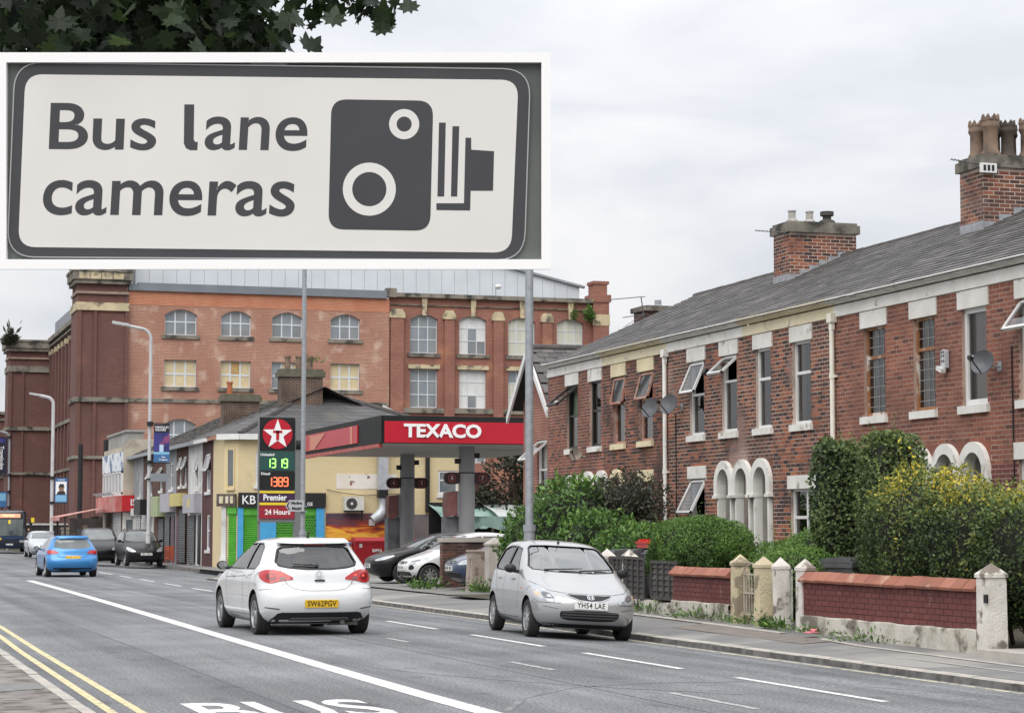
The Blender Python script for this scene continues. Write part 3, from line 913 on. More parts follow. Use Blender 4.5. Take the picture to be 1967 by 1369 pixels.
H.append(house(33.5, 37.85, 'red brick house with bare wood framed leaded windows and white lintels', dict(
    win=[w_(35.80, 36.66, fm=M_BROWNF, leaded=True, transom=.66, curtain=(M_CURT, [(.0, .18, .02, .98), (.8, 1.0, .02, .98)])), w_(33.92, 34.72, fm=M_BROWNF, leaded=True, transom=.66, curtain=(M_CURTB, [(.72, 1.0, .02, .98)])),
         gw(35.7, 36.9, fm=m_white)],
    doors=[dict(u=33.52, zb=.42, door=ddk), dict(u=34.49, door=dw)], mortar=MORT_R, brick=BR_B, tone=toneB, paint=m_wpaint, gut=M_GUTW)))
H.append(house(37.85, 42.2, 'red brick house with white framed windows under a cream gutter, tall clipped ivy in front', dict(
    win=[w_(38.95, 39.80, fm=m_white, transom=.62, curtain=(M_CURTB, [(.75, 1, .02, .98)])), w_(40.85, 41.62, fm=m_white, transom=.62),
         dict(u0=38.7, u1=39.95, z0=.95, z1=2.44, lz=.26, fm=m_white, transom=.62, mull=(.5,), curtain=(M_CURT, [(0, .35, .0, .6), (.6, 1, 0, .45)]))],
    doors=[dict(u=41.29, door=dw)], mortar=MORT_L, brick=BR_A, tone=toneA, paint=m_wpaint, gut=M_GUTC, gut2=M_GUTC)))
H.append(house(42.2, 46.6, 'red brick house with three tilted open top windows and white stone arches', dict(
    win=[w_(44.42, 45.27, fm=m_white, open_top=24, transom=.55), w_(42.60, 43.42, fm=m_white, open_top=48, transom=.66),
         gw(44.42, 45.27, fm=m_white, open_top=28, transom=.5, z0=1.1)],
    doors=[dict(u=42.26, door=ddk), dict(u=43.23, door=dw)], mortar=MORT_L, brick=BR_A, tone=toneA, paint=m_wpaint, gut=M_GUTW)))
H.append(house(46.6, 50.95, 'sooty red brick house with cream lintels and cream arch, second along from the gabled house', dict(
    win=[w_(49.42, 50.25, fm=M_PINKF, open_top=10, transom=.6, curtain=(M_CURT, [(0, 1, .02, .5)])), w_(47.55, 48.42, fm=M_PINKF, open_top=16, transom=.6, curtain=(M_CURT, [(.1, .9, .02, .5)])),
         gw(47.6, 48.42, fm=M_BROWNF)],
    doors=[dict(u=49.9, door=ddk, m=m_cpaint)], mortar=MORT_D, brick=BR_C, tone=toneC, paint=m_cpaint, gut=M_GUTC)))
H.append(house(50.95, 55.3, 'dark red brick end house with white gutter and one wide open black framed window', dict(
    win=[w_(52.9, 53.75, fm=M_BLACKF, open_top=52, transom=.52, curtain=(M_BLIND, [(0, 1, 0, 1)])), w_(51.13, 51.95, fm=M_BLACKF, transom=.55, curtain=(M_CURT, [(.05, .4, .02, .9)])),
         gw(52.95, 53.8, fm=m_white)],
    doors=[dict(u=51.0, door=ddk), dict(u=51.98, door=dw)], mortar=MORT_R, brick=BR_B, tone=toneC, paint=m_wpaint, gut=M_GUTW, end=True)))
# ------------------------------------------------------------------ chimneys (parts of the houses)
hA, hB = H[3], H[1]
# stack on the party wall between the pairs: belongs to the nearer cream-guttered house's neighbour
chimney(hA, 3.95, 4.85, 2.88, 4.58, 8.66, [('stub', 3.15, 4.4), ('stub', 3.6, 4.4), ('cowl', 4.05, 4.4)], BR_A)
chimney(hB, 3.95, 4.85, 3.0, 5.3, 8.80, [(1.1, 3.22, 4.55), (1.18, 3.28, 4.12), (-1.05, 3.62, 4.6), (-1.06, 3.7, 4.2), (-1.05, 3.98, 4.6), (1.15, 4.12, 4.15), (1.1, 4.5, 4.3), (-1.05, 4.8, 4.5)], BR_A)
m_aer = mat('aerial_metal', (.12, .12, .125), rough=.5, metal=.4)
def yagi(p0, p1, label, parent_loc, n=9, mast=None):
    t = thing('tv_aerial', label, 'aerial', parent_loc, 0, 'tv aerials on the chimneys')
    p0, p1 = Vector(p0), Vector(p1)
    bb = MB(); bb.tube([p0, p1], .012, 6)
    if mast: bb.tube([mast, p0.lerp(p1, .12)], .016, 6)
    bb.build('boom', m_aer, t)
    bb = MB(); d = (p1 - p0).normalized(); s = d.cross(Vector((0, 0, 1))).normalized()
    for i in range(n):
        q = p0.lerp(p1, .1 + .9 * i / (n - 1)); L = .14
        bb.tube([q - s * L, q + s * L], .006, 4)
    bb.build('element', m_aer, t)
    return t
yagi((0, 0, 0), (-.75, .25, .06), 'thin tv aerial sticking out left of the squat chimney with short flues', (HX + 2.9, 46.2, 8.5))
yagi((0, 0, 0), (-.55, .2, .10), 'thin tv aerial sticking out left of the stack with crown pots', (HX + 3.0, 37.5, 8.72))
# small plate clipped on the near stack
o = thing('aerial_bracket', 'small white pierced bracket plate under the coping of the crown pot chimney', 'bracket', (HX + 2.9, 37.36, 8.62))
bb = MB(); bb.box(-.02, -.03, -.09, .34, -.0, .10); bb.build('plate', m_white, o)
bb = MB(); [bb.box(.05 + .09 * i, -.04, -.05, .10 + .09 * i, -.028, .06) for i in range(3)]; bb.build('slot', m_black, o)

# far stack behind the ridge
t = thing('chimney_stack', 'sooty brick chimney stack half hidden behind the terrace ridge', 'chimney', (22.6, 58.4, 0))
bb = MB(); bb.box(-.52, -.45, 4, .62, .45, 7.84); bb.build('stack', mat('far_sooty_brick', (.09, .035, .028), (.035, .022, .02), 1.5, rough=.9, brick=(.225, .075, (.16, .12, .1), (.05, .028, .024), .01)), t)
bb = MB(); bb.box(-.6, -.53, 7.84, .7, .53, 7.98); bb.box(-.4, -.3, 7.98, .5, .3, 8.02); bb.build('coping', M_STONE, t)
bb = MB(); bb.lathe([(.14, 8.02), (.1, 8.07), (.1, 8.2), (.0, 8.2)], Matrix.Translation((.05, 0, 0)), 12); bb.build('chimney_pot', m_steel, t)
yagi((0, 0, 0), (-1.08, .2, -.11), 'longer of the two tv aerials on the far chimney, upper one', (22.08, 57.9, 8.24), 14, mast=(.0, 0, -.9))
yagi((0, 0, 0), (-.62, .2, -.1), 'shorter lower tv aerial on the far chimney', (22.08, 57.9, 7.74), 10)
# wires from the chimney
bb = MB(); bb.tube([(22.05, 57.9, 7.75), (21.5, 57.9, 7.4), (20.9, 57.9, 6.9)], .008, 4); tag(bb.build('overhead_wire', m_aer), 'thin cable slanting down from the far chimney to the roof', 'cable')

# ------------------------------------------------------------------ fittings on the house fronts
def dish(label, loc, yaw, r=.30, col=None):
    t = thing('satellite_dish', label, 'satellite dish', loc, 0, 'satellite dishes on the terrace')
    M2 = Matrix.Rotation(yaw, 4, 'Z') @ Matrix.Rotation(R(72), 4, 'X')
    bb = MB(); bb.lathe([(.0, 0), (r * .4, .012), (r * .75, .05), (r, .10), (r, .115), (r * .7, .06), (0.0, .012)], M2 @ Matrix.Translation((0, 0, -.05)), 24)
    bb.build('reflector', col or mat('dish_grey', (.085, .092, .102), (.11, .115, .125), 5, rough=.55), t, smooth=True)
    bb = MB(); q = M2 @ Vector((0, -r * .9, .02)); q2 = M2 @ Vector((0, -r * .35, .42))
    bb.tube([q, q2], .012, 6); bb.xbox(Matrix.Translation(q2) @ M2, .06, .06, .1); bb.build('feed_arm', m_black, t)
    bb = MB(); c = M2 @ Vector((0, 0, -.06)); bb.tube([c, (0.25, 0, -.05), (.30, 0, -.05)], .02, 6); bb.box(.285, -.06, -.12, .30, .06, .04); bb.build('wall_bracket', m_steel, t)
    return t
dish('large grey dish over the white curtained window at right', (HX - .30, 31.72, 4.34), R(-60), .21)
dish('grey dish right of the white downpipe between cream and white gutters', (HX - .30, 45.7, 4.42), R(-60), .235)
dish('grey dish left of the white downpipe beside the pink framed window', (HX - .30, 46.85, 4.40), R(-60), .235)
dish('weathered beige dish under the wide open window of the end house', (HX - .25, 52.3, 3.52), R(-35), .17, mat('rusty_dish', (.26, .21, .16), (.17, .15, .13), 5, rough=.8))
def pipe(label, yy, z0, m, hop=True):
    t = thing('downpipe', label, 'drainpipe', (HX, yy, 0), 0, 'downpipes on the terrace')
    bb = MB(); bb.tube([(-.075, 0, z0), (-.075, 0, EAVE - .03)], .048, 10); bb.build('pipe', m, t, smooth=True)
    bb = MB(); bb.box(-.14, -.10, EAVE - .1, -.012, .10, EAVE + .07); bb.box(-.11, -.06, EAVE - .24, -.04, .06, EAVE - .1); bb.build('hopper', m, t)
    for z in (1.2, 2.9, 4.5):
        bb = MB(); bb.tube([(-.075, 0, z), (-.075, 0, z + .09)], .060, 10); bb.box(-.06, -.11, z + .02, -.014, .11, z + .06); bb.build('collar', m, t)
pipe('off white downpipe running down beside the bare wood framed windows', 37.85, .2, mat('off_white_pipe', (.80, .77, .67), (.70, .67, .58), 3, rough=.6))
pipe('white downpipe next to the two dishes', 46.6, .2, M_GUTW)
bb = MB()
for y_, z0, z1 in ((46.05, 1.3, 4.25), (31.3, 1.9, 4.6)):
    bb = MB(); bb.tube([(HX - .02, y_, z0), (HX - .02, y_ + .02, z1)], .012, 5); tag(bb.build('wall_cable', m_black), 'black cable running down the wall from the ' + ('large grey dish at right' if y_ < 40 else 'dish by the white downpipe'), 'cable')
t = thing('alarm_box', 'pale grey alarm box with loose white cover between leaded and white windows', 'alarm box', (HX - .02, 33.48, 4.55)); t.scale = (.8, .75, .8)
bb = MB(); bb.prism([(-.11, -.2), (.11, -.2), (.11, .16), (.0, .2), (-.11, .16)], lambda a, q, d: (d, a, q), -.09, 0); bb.build('box', mat('alarm_grey', (.48, .49, .5), (.4, .4, .41), 9, rough=.6), t)
bb = MB(); [bb.box(-.1, a - .02, q - .02, -.088, a + .02, q + .02) for a in (-.05, .05) for q in (-.05, .06, .14)]; bb.build('vent_hole', m_black, t)
bb = MB(); bb.xbox(Matrix.Translation((-.13, .02, -.23)) @ Matrix.Rotation(R(18), 4, 'X'), .12, .24, .09); bb.build('cover', m_white, t)
t = thing('security_light', 'black security lamp between the two tilted windows', 'lamp', (HX - .02, 43.75, 5.1))
bb = MB(); bb.box(-.05, -.05, -.05, 0, .05, .05); bb.tube([(-.05, 0, 0), (-.18, 0, -.05)], .02, 6); bb.build('bracket', m_black, t)
bb = MB(); bb.xbox(Matrix.Translation((-.22, 0, -.07)) @ Matrix.Rotation(R(30), 4, 'Y'), .1, .17, .12); bb.build('lamp_head', m_black, t)

# ------------------------------------------------------------------ gabled house beyond the terrace
def gable_house():
    t = thing('gabled_house', 'brick house with white bargeboards on a steep slate gable', 'house', (18.72, 55.75, 0))
    Wd = 3.05; ez, rz_ = 5.2, 6.58
    mb = mat('gable_brick', (.32, .11, .07), (.2, .08, .06), 1.2, rough=.9, brick=(.225, .075, (.44, .32, .26), (.24, .085, .06), .010), bump=.3)
    holes = [(.9, 1.8, 2.45, 4.1)]
    bb = MB(); holed_wall(bb, 0, Wd, 0, ez, holes, FX, .1)
    bb.poly([(0, 0, ez), (0, Wd / 2, rz_), (0, Wd, ez)])
    bb.quad((0, 0, 0), (0, 0, ez), (6, 0, ez), (6, 0, 0)); bb.quad((0, Wd, 0), (6, Wd, 0), (6, Wd, ez), (0, Wd, ez))
    bb.build('wall', mb, t)
    window(t, FX, .9, 1.8, 2.45, 4.1, m_white, open_top=50, transom=.5, mull=(), sillm=m_white, curtain=(M_CURT, [(0, 1, 0, 1)]))
    roof = bb = MB()
    for s in (-1, 1):
        yc = Wd / 2
        e0 = (-.35, yc + s * (Wd / 2 + .22), ez - .22); r0 = (-.35, yc, rz_ + .05)
        e1 = (6.5, e0[1], e0[2]); r1 = (6.5, yc, r0[2])
        bb.quad(e0, r0, r1, e1)
    rf = bb.build('roof', mat('roof_underlay', (.03, .03, .03)), t)
    sl = math.hypot(Wd / 2 + .22, rz_ + .27 - ez); an = math.atan2(rz_ + .27 - ez, Wd / 2 + .22)
    for c in range(11):
        for k in range(19):
            x = -.35 + .36 * k + (.18 if c % 2 else 0); tt = c * sl / 11; al = R(3.5)
            me = SLATES[int(min(.999, max(0, random.gauss(.62, .22))) * len(SLATES))]
            o = link('slate', me, rf)
            o.matrix_local = Matrix.Translation((x + .17, -.22 + tt * math.cos(an), ez - .22 + tt * math.sin(an) + .035)) @ Matrix.Rotation(an - al, 4, 'X') @ Matrix.Diagonal((1.08, .9, 1, 1))
    bb = MB(); bb.tube([(-.35, Wd / 2, rz_ + .06), (6.5, Wd / 2, rz_ + .06)], .1, 8); bb.build('ridge_tile', mat('ridge_tile', (.05, .045, .044)), rf)
    for s in (-1, 1):
        yc = Wd / 2
        bb = MB()
        p0 = Vector((-.38, yc + s * (Wd / 2 + .30), ez - .38)); p1 = Vector((-.38, yc, rz_ + .05))
        q = [(p0.y, p0.z), (p1.y, p1.z), (p1.y, p1.z - .24), (p0.y, p0.z - .2)]
        bb.prism(q, lambda a, z, d: (d, a, z), -.42, -.36)
        bb.build('bargeboard', m_white, t)
gable_house()

# ================================================================== MILL
MY = 165.0
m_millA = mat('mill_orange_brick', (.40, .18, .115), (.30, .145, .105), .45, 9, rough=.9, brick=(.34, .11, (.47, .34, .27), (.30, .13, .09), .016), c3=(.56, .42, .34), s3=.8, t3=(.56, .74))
m_millB = mat('mill_red_brick', (.31, .125, .088), (.21, .09, .07), .35, 9, rough=.9, brick=(.34, .11, (.36, .22, .17), (.23, .085, .062), .014), c3=(.42, .2, .12), s3=.4, t3=(.58, .74))
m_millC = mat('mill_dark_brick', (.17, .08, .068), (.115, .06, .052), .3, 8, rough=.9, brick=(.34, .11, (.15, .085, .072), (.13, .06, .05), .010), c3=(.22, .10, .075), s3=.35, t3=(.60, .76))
m_millN = mat('mill_new_brick', (.50, .19, .10), (.42, .155, .085), .8, rough=.9, brick=(.34, .11, (.54, .34, .24), (.44, .15, .08), .014))
m_mstone = mat('mill_sandstone', (.60, .50, .32), (.42, .36, .24), 1.2, rough=.92, c3=(.12, .11, .09), s3=1.5, t3=(.52, .66))
m_mstone_d = mat('mill_sooty_stone', (.25, .225, .18), (.16, .145, .125), 1.2, rough=.92, c3=(.05, .05, .045), s3=1.2, t3=(.5, .64))
m_cap = mat('grey_metal_capping', (.2, .22, .25), (.17, .185, .21), .6, rough=.45, metal=.2)
m_clad = mat('white_metal_cladding', (.62, .66, .70), (.55, .59, .63), .5, rough=.5)
m_mframe = mat('mill_window_frame', (.60, .64, .68), rough=.5)
m_board = mat('beige_boarding', (.62, .52, .32), (.54, .46, .30), 2, rough=.8)
m_ply = mat('plywood_board', (.50, .33, .14), (.40, .27, .12), 2, rough=.85)
m_wblind = mat('white_window_blind', (.70, .71, .70), (.62, .63, .62), 1.5, rough=.8)
m_cblind = mat('cream_window_blind', (.62, .62, .52), (.50, .5, .43), 2.5, rough=.8, stretch=(3, 1, .1))
m_mglass = mat('mill_glass', (.16, .19, .215), (.25, .285, .31), .35, rough=.08, spec=.9)
m_mglass2 = mat('mill_glass_dusty', (.25, .27, .28), (.17, .19, .2), .5, rough=.2, spec=.6)
mill = thing('brick_mill', 'huge red brick mill with corner towers and white rooftop storey', 'mill', (0, MY, 0))
def mw_outline(u0, u1, z0, z1, arch, n=10):
    if not arch: return [(u0, z0), (u1, z0), (u1, z1), (u0, z1)]
    p = [(u0, z0), (u1, z0)]
    for i in range(n + 1):
        t = i / n; x = u1 + (u0 - u1) * t
        p.append((x, z1 - arch * (2 * t - 1) ** 2))
    return p
def mill_window(u0, u1, z0, z1, arch, cols, rows, panes, thick, sill=True, frame_d=.28, parent=mill, yoff=0.0, fmat=None):
    """panes: list of materials col-major by row from the bottom"""
    fn = lambda a, z, d: (a, yoff + d, z)
    bb = MB()
    out = mw_outline(u0, u1, z0, z1, arch); fw = .07
    def topz(u): return z1 - (arch * ((2 * (u - u0) / (u1 - u0) - 1) ** 2) if arch else 0)
    bb.box(u0, yoff + frame_d - .04, z0, u0 + fw, yoff + frame_d + .04, topz(u0) + .04); bb.box(u1 - fw, yoff + frame_d - .04, z0, u1, yoff + frame_d + .04, topz(u1) + .04)
    bb.box(u0 + fw, yoff + frame_d - .04, z0, u1 - fw, yoff + frame_d + .04, z0 + fw)
    n = 10
    for i in range(n):
        a, c = u0 + (u1 - u0) * i / n, u0 + (u1 - u0) * (i + 1) / n
        bb.prism([(a, topz(a) - fw), (c, topz(c) - fw), (c, topz(c)), (a, topz(a))], fn, frame_d - .04, frame_d + .04)
    us = [u0 + (u1 - u0) * c / cols for c in range(cols + 1)]
    zsn = [z0 + (z1 - z0) * r for r in rows]
    for c in us[1:-1]: bb.box(c - thick, yoff + frame_d - .03, z0, c + thick, yoff + frame_d + .03, topz(c))
    for r in zsn[1:-1]: bb.box(u0, yoff + frame_d - .033, r - thick, u1, yoff + frame_d + .027, r + thick)
    w = bb.build('window', fmat or m_mframe, parent)
    k = 0
    for j in range(len(rows) - 1):
        for i in range(cols):
            a, c, p, q = us[i], us[i + 1], zsn[j], zsn[j + 1]
            bb = MB()
            if j == len(rows) - 2:
                m_ = [a + (c - a) * s / 4 for s in range(5)]
                bb.poly([fn(a, p, frame_d), fn(c, p, frame_d)] + [fn(x, topz(x), frame_d) for x in reversed(m_)])
            else: bb.quad(fn(a, p, frame_d), fn(c, p, frame_d), fn(c, q, frame_d), fn(a, q, frame_d))
            bb.build('pane', panes[k % len(panes)], w); k += 1
    if sill:
        bb = MB(); bb.box(u0 - .22, yoff - .12, z0 - .3, u1 + .22, yoff + frame_d - .05, z0 - .003); bb.build('sill', m_mstone_d, w)
    return w
G, D2, B, P_, WB, CB = m_mglass, m_mglass2, m_board, m_ply, m_wblind, m_cblind
WIN = []
def facade(u0, u1, z0, z1, wins, m, y0, name='wall'):
    """front wall with real openings; wins = (u0,u1,z0,z1,arch)"""
    bb = MB(); fn = lambda u, z, d: (u, y0 + d, z)
    hs = [(w[0], w[1], w[2], w[3]) for w in wins]
    us = sorted(set([u0, u1] + [h[i] for h in hs for i in (0, 1)])); zs = sorted(set([z0, z1] + [h[i] for h in hs for i in (2, 3)]))
    for a, c in zip(us[:-1], us[1:]):
        for p, q in zip(zs[:-1], zs[1:]):
            mu, mz = (a + c) / 2, (p + q) / 2
            if any(h[0] < mu < h[1] and h[2] < mz < h[3] for h in hs): continue
            bb.quad(fn(a, p, 0), fn(c, p, 0), fn(c, q, 0), fn(a, q, 0))
    for w in wins:
        a, c, p, q, ar = w
        out = mw_outline(a, c, p, q, ar)
        k = len(out)
        for i in range(k):
            j = (i + 1) % k
            bb.quad(fn(*out[i], 0), fn(*out[j], 0), fn(*out[j], .3), fn(*out[i], .3))
        if ar:
            tp = out[2:]
            for s, e in zip(tp[:-1], tp[1:]):
                bb.quad(fn(*s, 0), fn(*e, 0), fn(e[0], q, 0), fn(s[0], q, 0))
    return bb.build(name, m, mill)
lcols = [(24.07, 26.5), (28.35, 30.66), (32.29, 34.66), (36.88, 39.2)]
wl_ = []
for a, c in lcols:
    wl_ += [(a, c, 16.35, 18.3, .42), (a, c, 12.42, 14.47, 0), (a, c, 7.6, 10.0, .42), (a, c, 3.2, 5.9, 0)]
facade(21.3, 41.55, 0, 18.55, wl_, m_millA, 0)
bb = MB(); bb.box(21.3, -.02, 18.55, 41.55, .3, 19.62); bb.build('new_brick_band', m_millN, mill)
lp = [[D2, D2, D2, G, D2, G], [D2, D2, D2, G, D2, G], [D2, G, D2, D2, G, G], [G, D2, D2, D2, D2, G]]
rp = [[B, B, B, B, B, B], [B, B, B, B, P_, B], [D2, B, B, G, B, B], [B, B, B, B, B, B]]
for i, (a, c) in enumerate(lcols):
    mill_window(a, c, 16.35, 18.3, .42, 3, (0, .52, 1), lp[i], .05)
    mill_window(a, c, 12.42, 14.47, 0, 3, (0, .48, 1), rp[i], .06)
    mill_window(a, c, 7.6, 10.0, .42, 3, (0, .5, 1), [G, D2, G, D2, G, D2], .05)
    mill_window(a, c, 3.2, 5.9, 0, 3, (0, .5, 1), [D2, G], .05)
# right, older part with brick piers
rcols = [(43.3, 45.53), (47.3, 49.53), (51.35, 53.6), (55.42, 57.66)]
wr_ = []
for a, c in rcols: wr_ += [(a, c, 15.45, 18.5, .38), (a, c, 11.18, 14.22, 0), (a, c, 6.9, 9.9, 0), (a, c, 2.6, 5.6, 0)]
facade(41.55, 58.4, 0, 20.0, wr_, m_millB, .25)
for u0, u1 in ((41.6, 42.75), (45.98, 46.88), (50.0, 50.9), (54.05, 54.98)):
    bb = MB(); bb.box(u0 + .06, -.1, 0, u1 - .06, .25, 18.15); pr_ = bb.build('pier', m_millB, mill)
    bb = MB(); k = .18
    bb.prism([(u0 - .05, 18.15), (u1 + .05, 18.15), (u1 + .05, 18.45), (u1 - k, 18.85), (u0 + k, 18.85), (u0 - .05, 18.45)], lambda a, z, d: (a, d, z), -.16, .25); bb.build('pier_cap', m_mstone, pr_)
rt_ = [[D2, G, D2, G, G, D2, D2, D2, G], [WB, D2, D2, WB, G, WB, WB, WB, WB], [CB] * 9, [CB] * 9]
rm_ = [[D2, D2, D2, D2, G, D2, D2, D2, D2], [WB, D2, WB, WB, WB, WB, WB, WB, WB], [WB, G, D2, CB, D2, G, G, D2, D2], [D2] * 9]
for i, (a, c) in enumerate(rcols):
    w = mill_window(a, c, 15.45, 18.5, .38, 3, (0, .35, .68, 1), rt_[i], .035, yoff=.25, fmat=None)
    w2 = mill_window(a, c, 11.18, 14.22, 0, 3, (0, .34, .69, 1), rm_[i], .035, sill=False, yoff=.25)
    mill_window(a, c, 6.9, 9.9, 0, 3, (0, .34, .69, 1), [D2, G], .035, sill=False, yoff=.25)
    bb = MB(); bb.box(a - .17, .1, 14.23, c + .17, .5, 14.55); bb.build('lintel', m_mstone, w2)
    bb = MB(); uc = (a + c) / 2
    bb.prism([(uc - .16, 18.42), (uc + .16, 18.42), (uc + .22, 19.8), (uc - .22, 19.8)], lambda p, z, d: (p, d, z), .02, .25); bb.build('keystone', m_mstone, w)
bb = MB(); bb.box(41.5, -.15, 19.8, 58.4, .5, 20.12); bb.box(41.55, .12, 19.18, 58.4, .25, 19.26); bb.box(41.3, -.22, 19.75, 42.1, .5, 20.45); bb.build('parapet', m_mstone_d, mill)
bb = MB(); bb.box(41.55, .05, 10.75, 58.4, .25, 11.15); bb.build('string_course', m_mstone_d, mill); bb = MB(); bb.box(21.3, -.12, 11.22, 41.5, .0, 11.5); bb.build('string_course', m_mstone_d, mill); bb = MB(); bb.box(41.55, -.05, 10.2, 58.4, .25, 10.35); bb.build('string_course', m_mstone_d, mill)
bb = MB(); bb.box(22.0, -.25, 19.62, 41.3, .35, 20.22); bb.box(21.3, -.22, 19.62, 22.0, .35, 20.1); bb.build('parapet_capping', m_cap, mill)
bb = MB(); bb.box(58.4, -.1, 0, 59.75, 1.5, 20.1); bb.box(58.25, -.2, 19.9, 59.9, 1.6, 20.5); bb.box(58.5, -.05, 20.5, 59.6, 1.4, 21.35); bb.box(58.4, -.12, 21.35, 59.75, 1.5, 21.6); ep = bb.build('end_pier', m_millB, mill)
bb = MB(); bb.box(58.36, -.14, 18.0, 59.8, -.02, 18.9); bb.build('stone_band', m_mstone, ep)
bb = MB(); bb.quad((59.74, 1.5, 0), (59.74, 50, 0), (59.74, 50, 20), (59.74, 1.5, 20)); bb.build('wall', m_millB, mill)
for u0, z0, z1 in ((45.75, 20.1, 20.0),): pass
# rooftop storey: panels side by side, parapet line dropping to the right end
bb = MB()
n_ = 34; x0_, x1_ = 22.2, 58.3
def ctop(x): return 24.6 if x < 44 else 24.6 - (x - 44) * .222
for i in range(n_):
    a, c = x0_ + (x1_ - x0_) * i / n_, x0_ + (x1_ - x0_) * (i + 1) / n_
    bb = MB(); bb.prism([(a + .012, 19.9), (c - .012, 19.9), (c - .012, ctop(c)), (a + .012, ctop(a))], lambda p, z, d: (p, d, z), 3.0 + random.uniform(-.01, .01), 3.12)
    bb.build('cladding_panel', m_clad, mill)
bb = MB(); bb.quad((x0_, 3.1, 19.9), (x1_, 3.1, 19.9), (x1_, 3.1, ctop(x1_)), (x0_, 3.1, 24.6))
bb.poly([(x0_, 2.8, 24.62), (44, 2.8, 24.62), (x1_, 2.8, ctop(x1_) + .02), (x1_, 45, ctop(x1_) + .02), (44, 45, 24.62), (x0_, 45, 24.62)])
bb.quad((x0_, 3.1, 15), (x0_, 45, 15), (x0_, 45, 24.6), (x0_, 3.1, 24.6))
for i in range(12):
    a, c = 44 + (x1_ + .4 - 44) * i / 12, 44 + (x1_ + .4 - 44) * (i + 1) / 12
    bb.prism([(a, ctop(a) - .02), (c, ctop(c) - .02), (c, ctop(c) + .16), (a, ctop(a) + .16)], lambda p, z, d: (p, d, z), 2.75, 3.2)
bb.build('rooftop_storey', mat('roof_membrane', (.3, .32, .34), (.24, .26, .28), 1, rough=.6), mill)
# corner tower
def tower(x0, x1, y0, zt, low):
    bb = MB(); yb = y0 + 4.2
    bb.box(x0 + .05, y0, 0, x1, yb, zt - 2.2)
    for a, c in ((x0, x0 + .35), (x0 + 1.28, x0 + 1.5), (x1 - .25, x1)):
        bb.box(a, y0 - .14, 0, c, y0 + .05, zt - 2.2)
    bb.box(x0 + .1, y0 + .03, zt - 2.2, x1 - .1, yb, zt)
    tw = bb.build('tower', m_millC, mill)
    bb = MB(); bb.box(x0 - .05, y0 - .2, zt - 2.55, x1 + .02, yb, zt - 1.95); bb.build('stone_band', m_mstone if not low else m_mstone_d, tw)
    bb = MB(); bb.box(x0 - .03, y0 - .17, zt - 1.30, x1 + .02, yb, zt - 1.12); bb.build('stone_band', mat('pinkish_stone', (.34, .25, .2), (.25, .19, .15), 2, rough=.9), tw)
    bb = MB(); bb.box(x0 - .18, y0 - .32, zt - .55, x1 + .1, yb, zt - .25); bb.box(x0 - .32, y0 - .46, zt - .25, x1 + .2, yb, zt + .35); bb.box(x0 - .4, y0 - .54, zt + .35, x1 + .28, yb, zt + .55); bb.build('cornice', m_mstone_d, tw)
    bb = MB(); bb.box(x0 - .12, y0 - .26, 11.15, x1 + .02, yb, 11.5); bb.build('string_course', m_mstone_d, tw); bb = MB(); bb.box(x0 - .12, y0 - .26, 6.9, x1 + .02, yb, 7.15); bb.build('string_course', m_mstone_d, tw)
    if not low:
        bb = MB(); bb.box(x0 + .1, y0 - .1, zt + .55, x1 - .15, yb, zt + 3.2); bb.build('attic', m_millC, tw)
        bb = MB(); bb.box(x0 - .2, y0 - .4, zt + .9, x1, yb, zt + 1.25); bb.build('cornice', m_mstone_d, tw)
        bb = MB()
        for i in range(4): bb.box(x0 + .1 + i * .85, y0 - .42, zt - .2, x0 + .85 + i * .85, y0 - .462, zt + .3)
        bb.build('stone_panel', m_mstone, tw)
    return tw
tower(17.45, 21.3, -.3, 20.55, False)
tower(16.3, 20.6, 49.0, 19.3, True)
# side wall between the towers: tall narrow windows in bays
SX = 20.35
nb = 15; ya, yb_ = 3.5, 49.0
wside = []
for i in range(nb):
    u = ya + (yb_ - ya) * (i + .5) / nb
    for (p, q) in ((15.3, 18.0), (11.8, 14.9), (7.5, 10.9), (2.2, 5.6)):
        wside.append((u - .95, u + .95, p, q))
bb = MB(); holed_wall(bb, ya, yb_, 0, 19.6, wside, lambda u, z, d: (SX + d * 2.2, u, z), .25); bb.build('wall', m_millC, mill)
for h in wside:
    w = MB(); w.quad((SX + .5, h[0], h[2]), (SX + .5, h[0], h[3]), (SX + .5, h[1], h[3]), (SX + .5, h[1], h[2])); w.build('window', mat('mill_side_glass', (.03, .035, .04), (.07, .08, .09), .4, rough=.15), mill)
for i in range(nb + 1):
    u = ya + (yb_ - ya) * i / nb
    bb = MB(); bb.box(SX - .22, u - .28, 0, SX, u + .28, 18.6); bb.build('pier', m_millC, mill)
    bb = MB(); bb.box(SX - .3, u - .36, 18.3, SX, u + .36, 18.75); bb.build('pier_cap', m_mstone, mill)
bb = MB(); bb.box(SX - .28, ya, 19.15, SX + .3, yb_, 19.3); bb.box(SX - .4, ya, 19.6, SX + .5, yb_, 20.0); bb.box(SX - .26, ya, 11.1, SX, yb_, 11.4); bb.box(SX - .26, ya, 6.85, SX, yb_, 7.1); bb.build('cornice', m_mstone_d, mill)
bb = MB(); bb.box(SX - .1, ya + 6, 20.0, SX + 3, yb_ - 4, 21.2); bb.build('roof_edge', m_cap, mill)
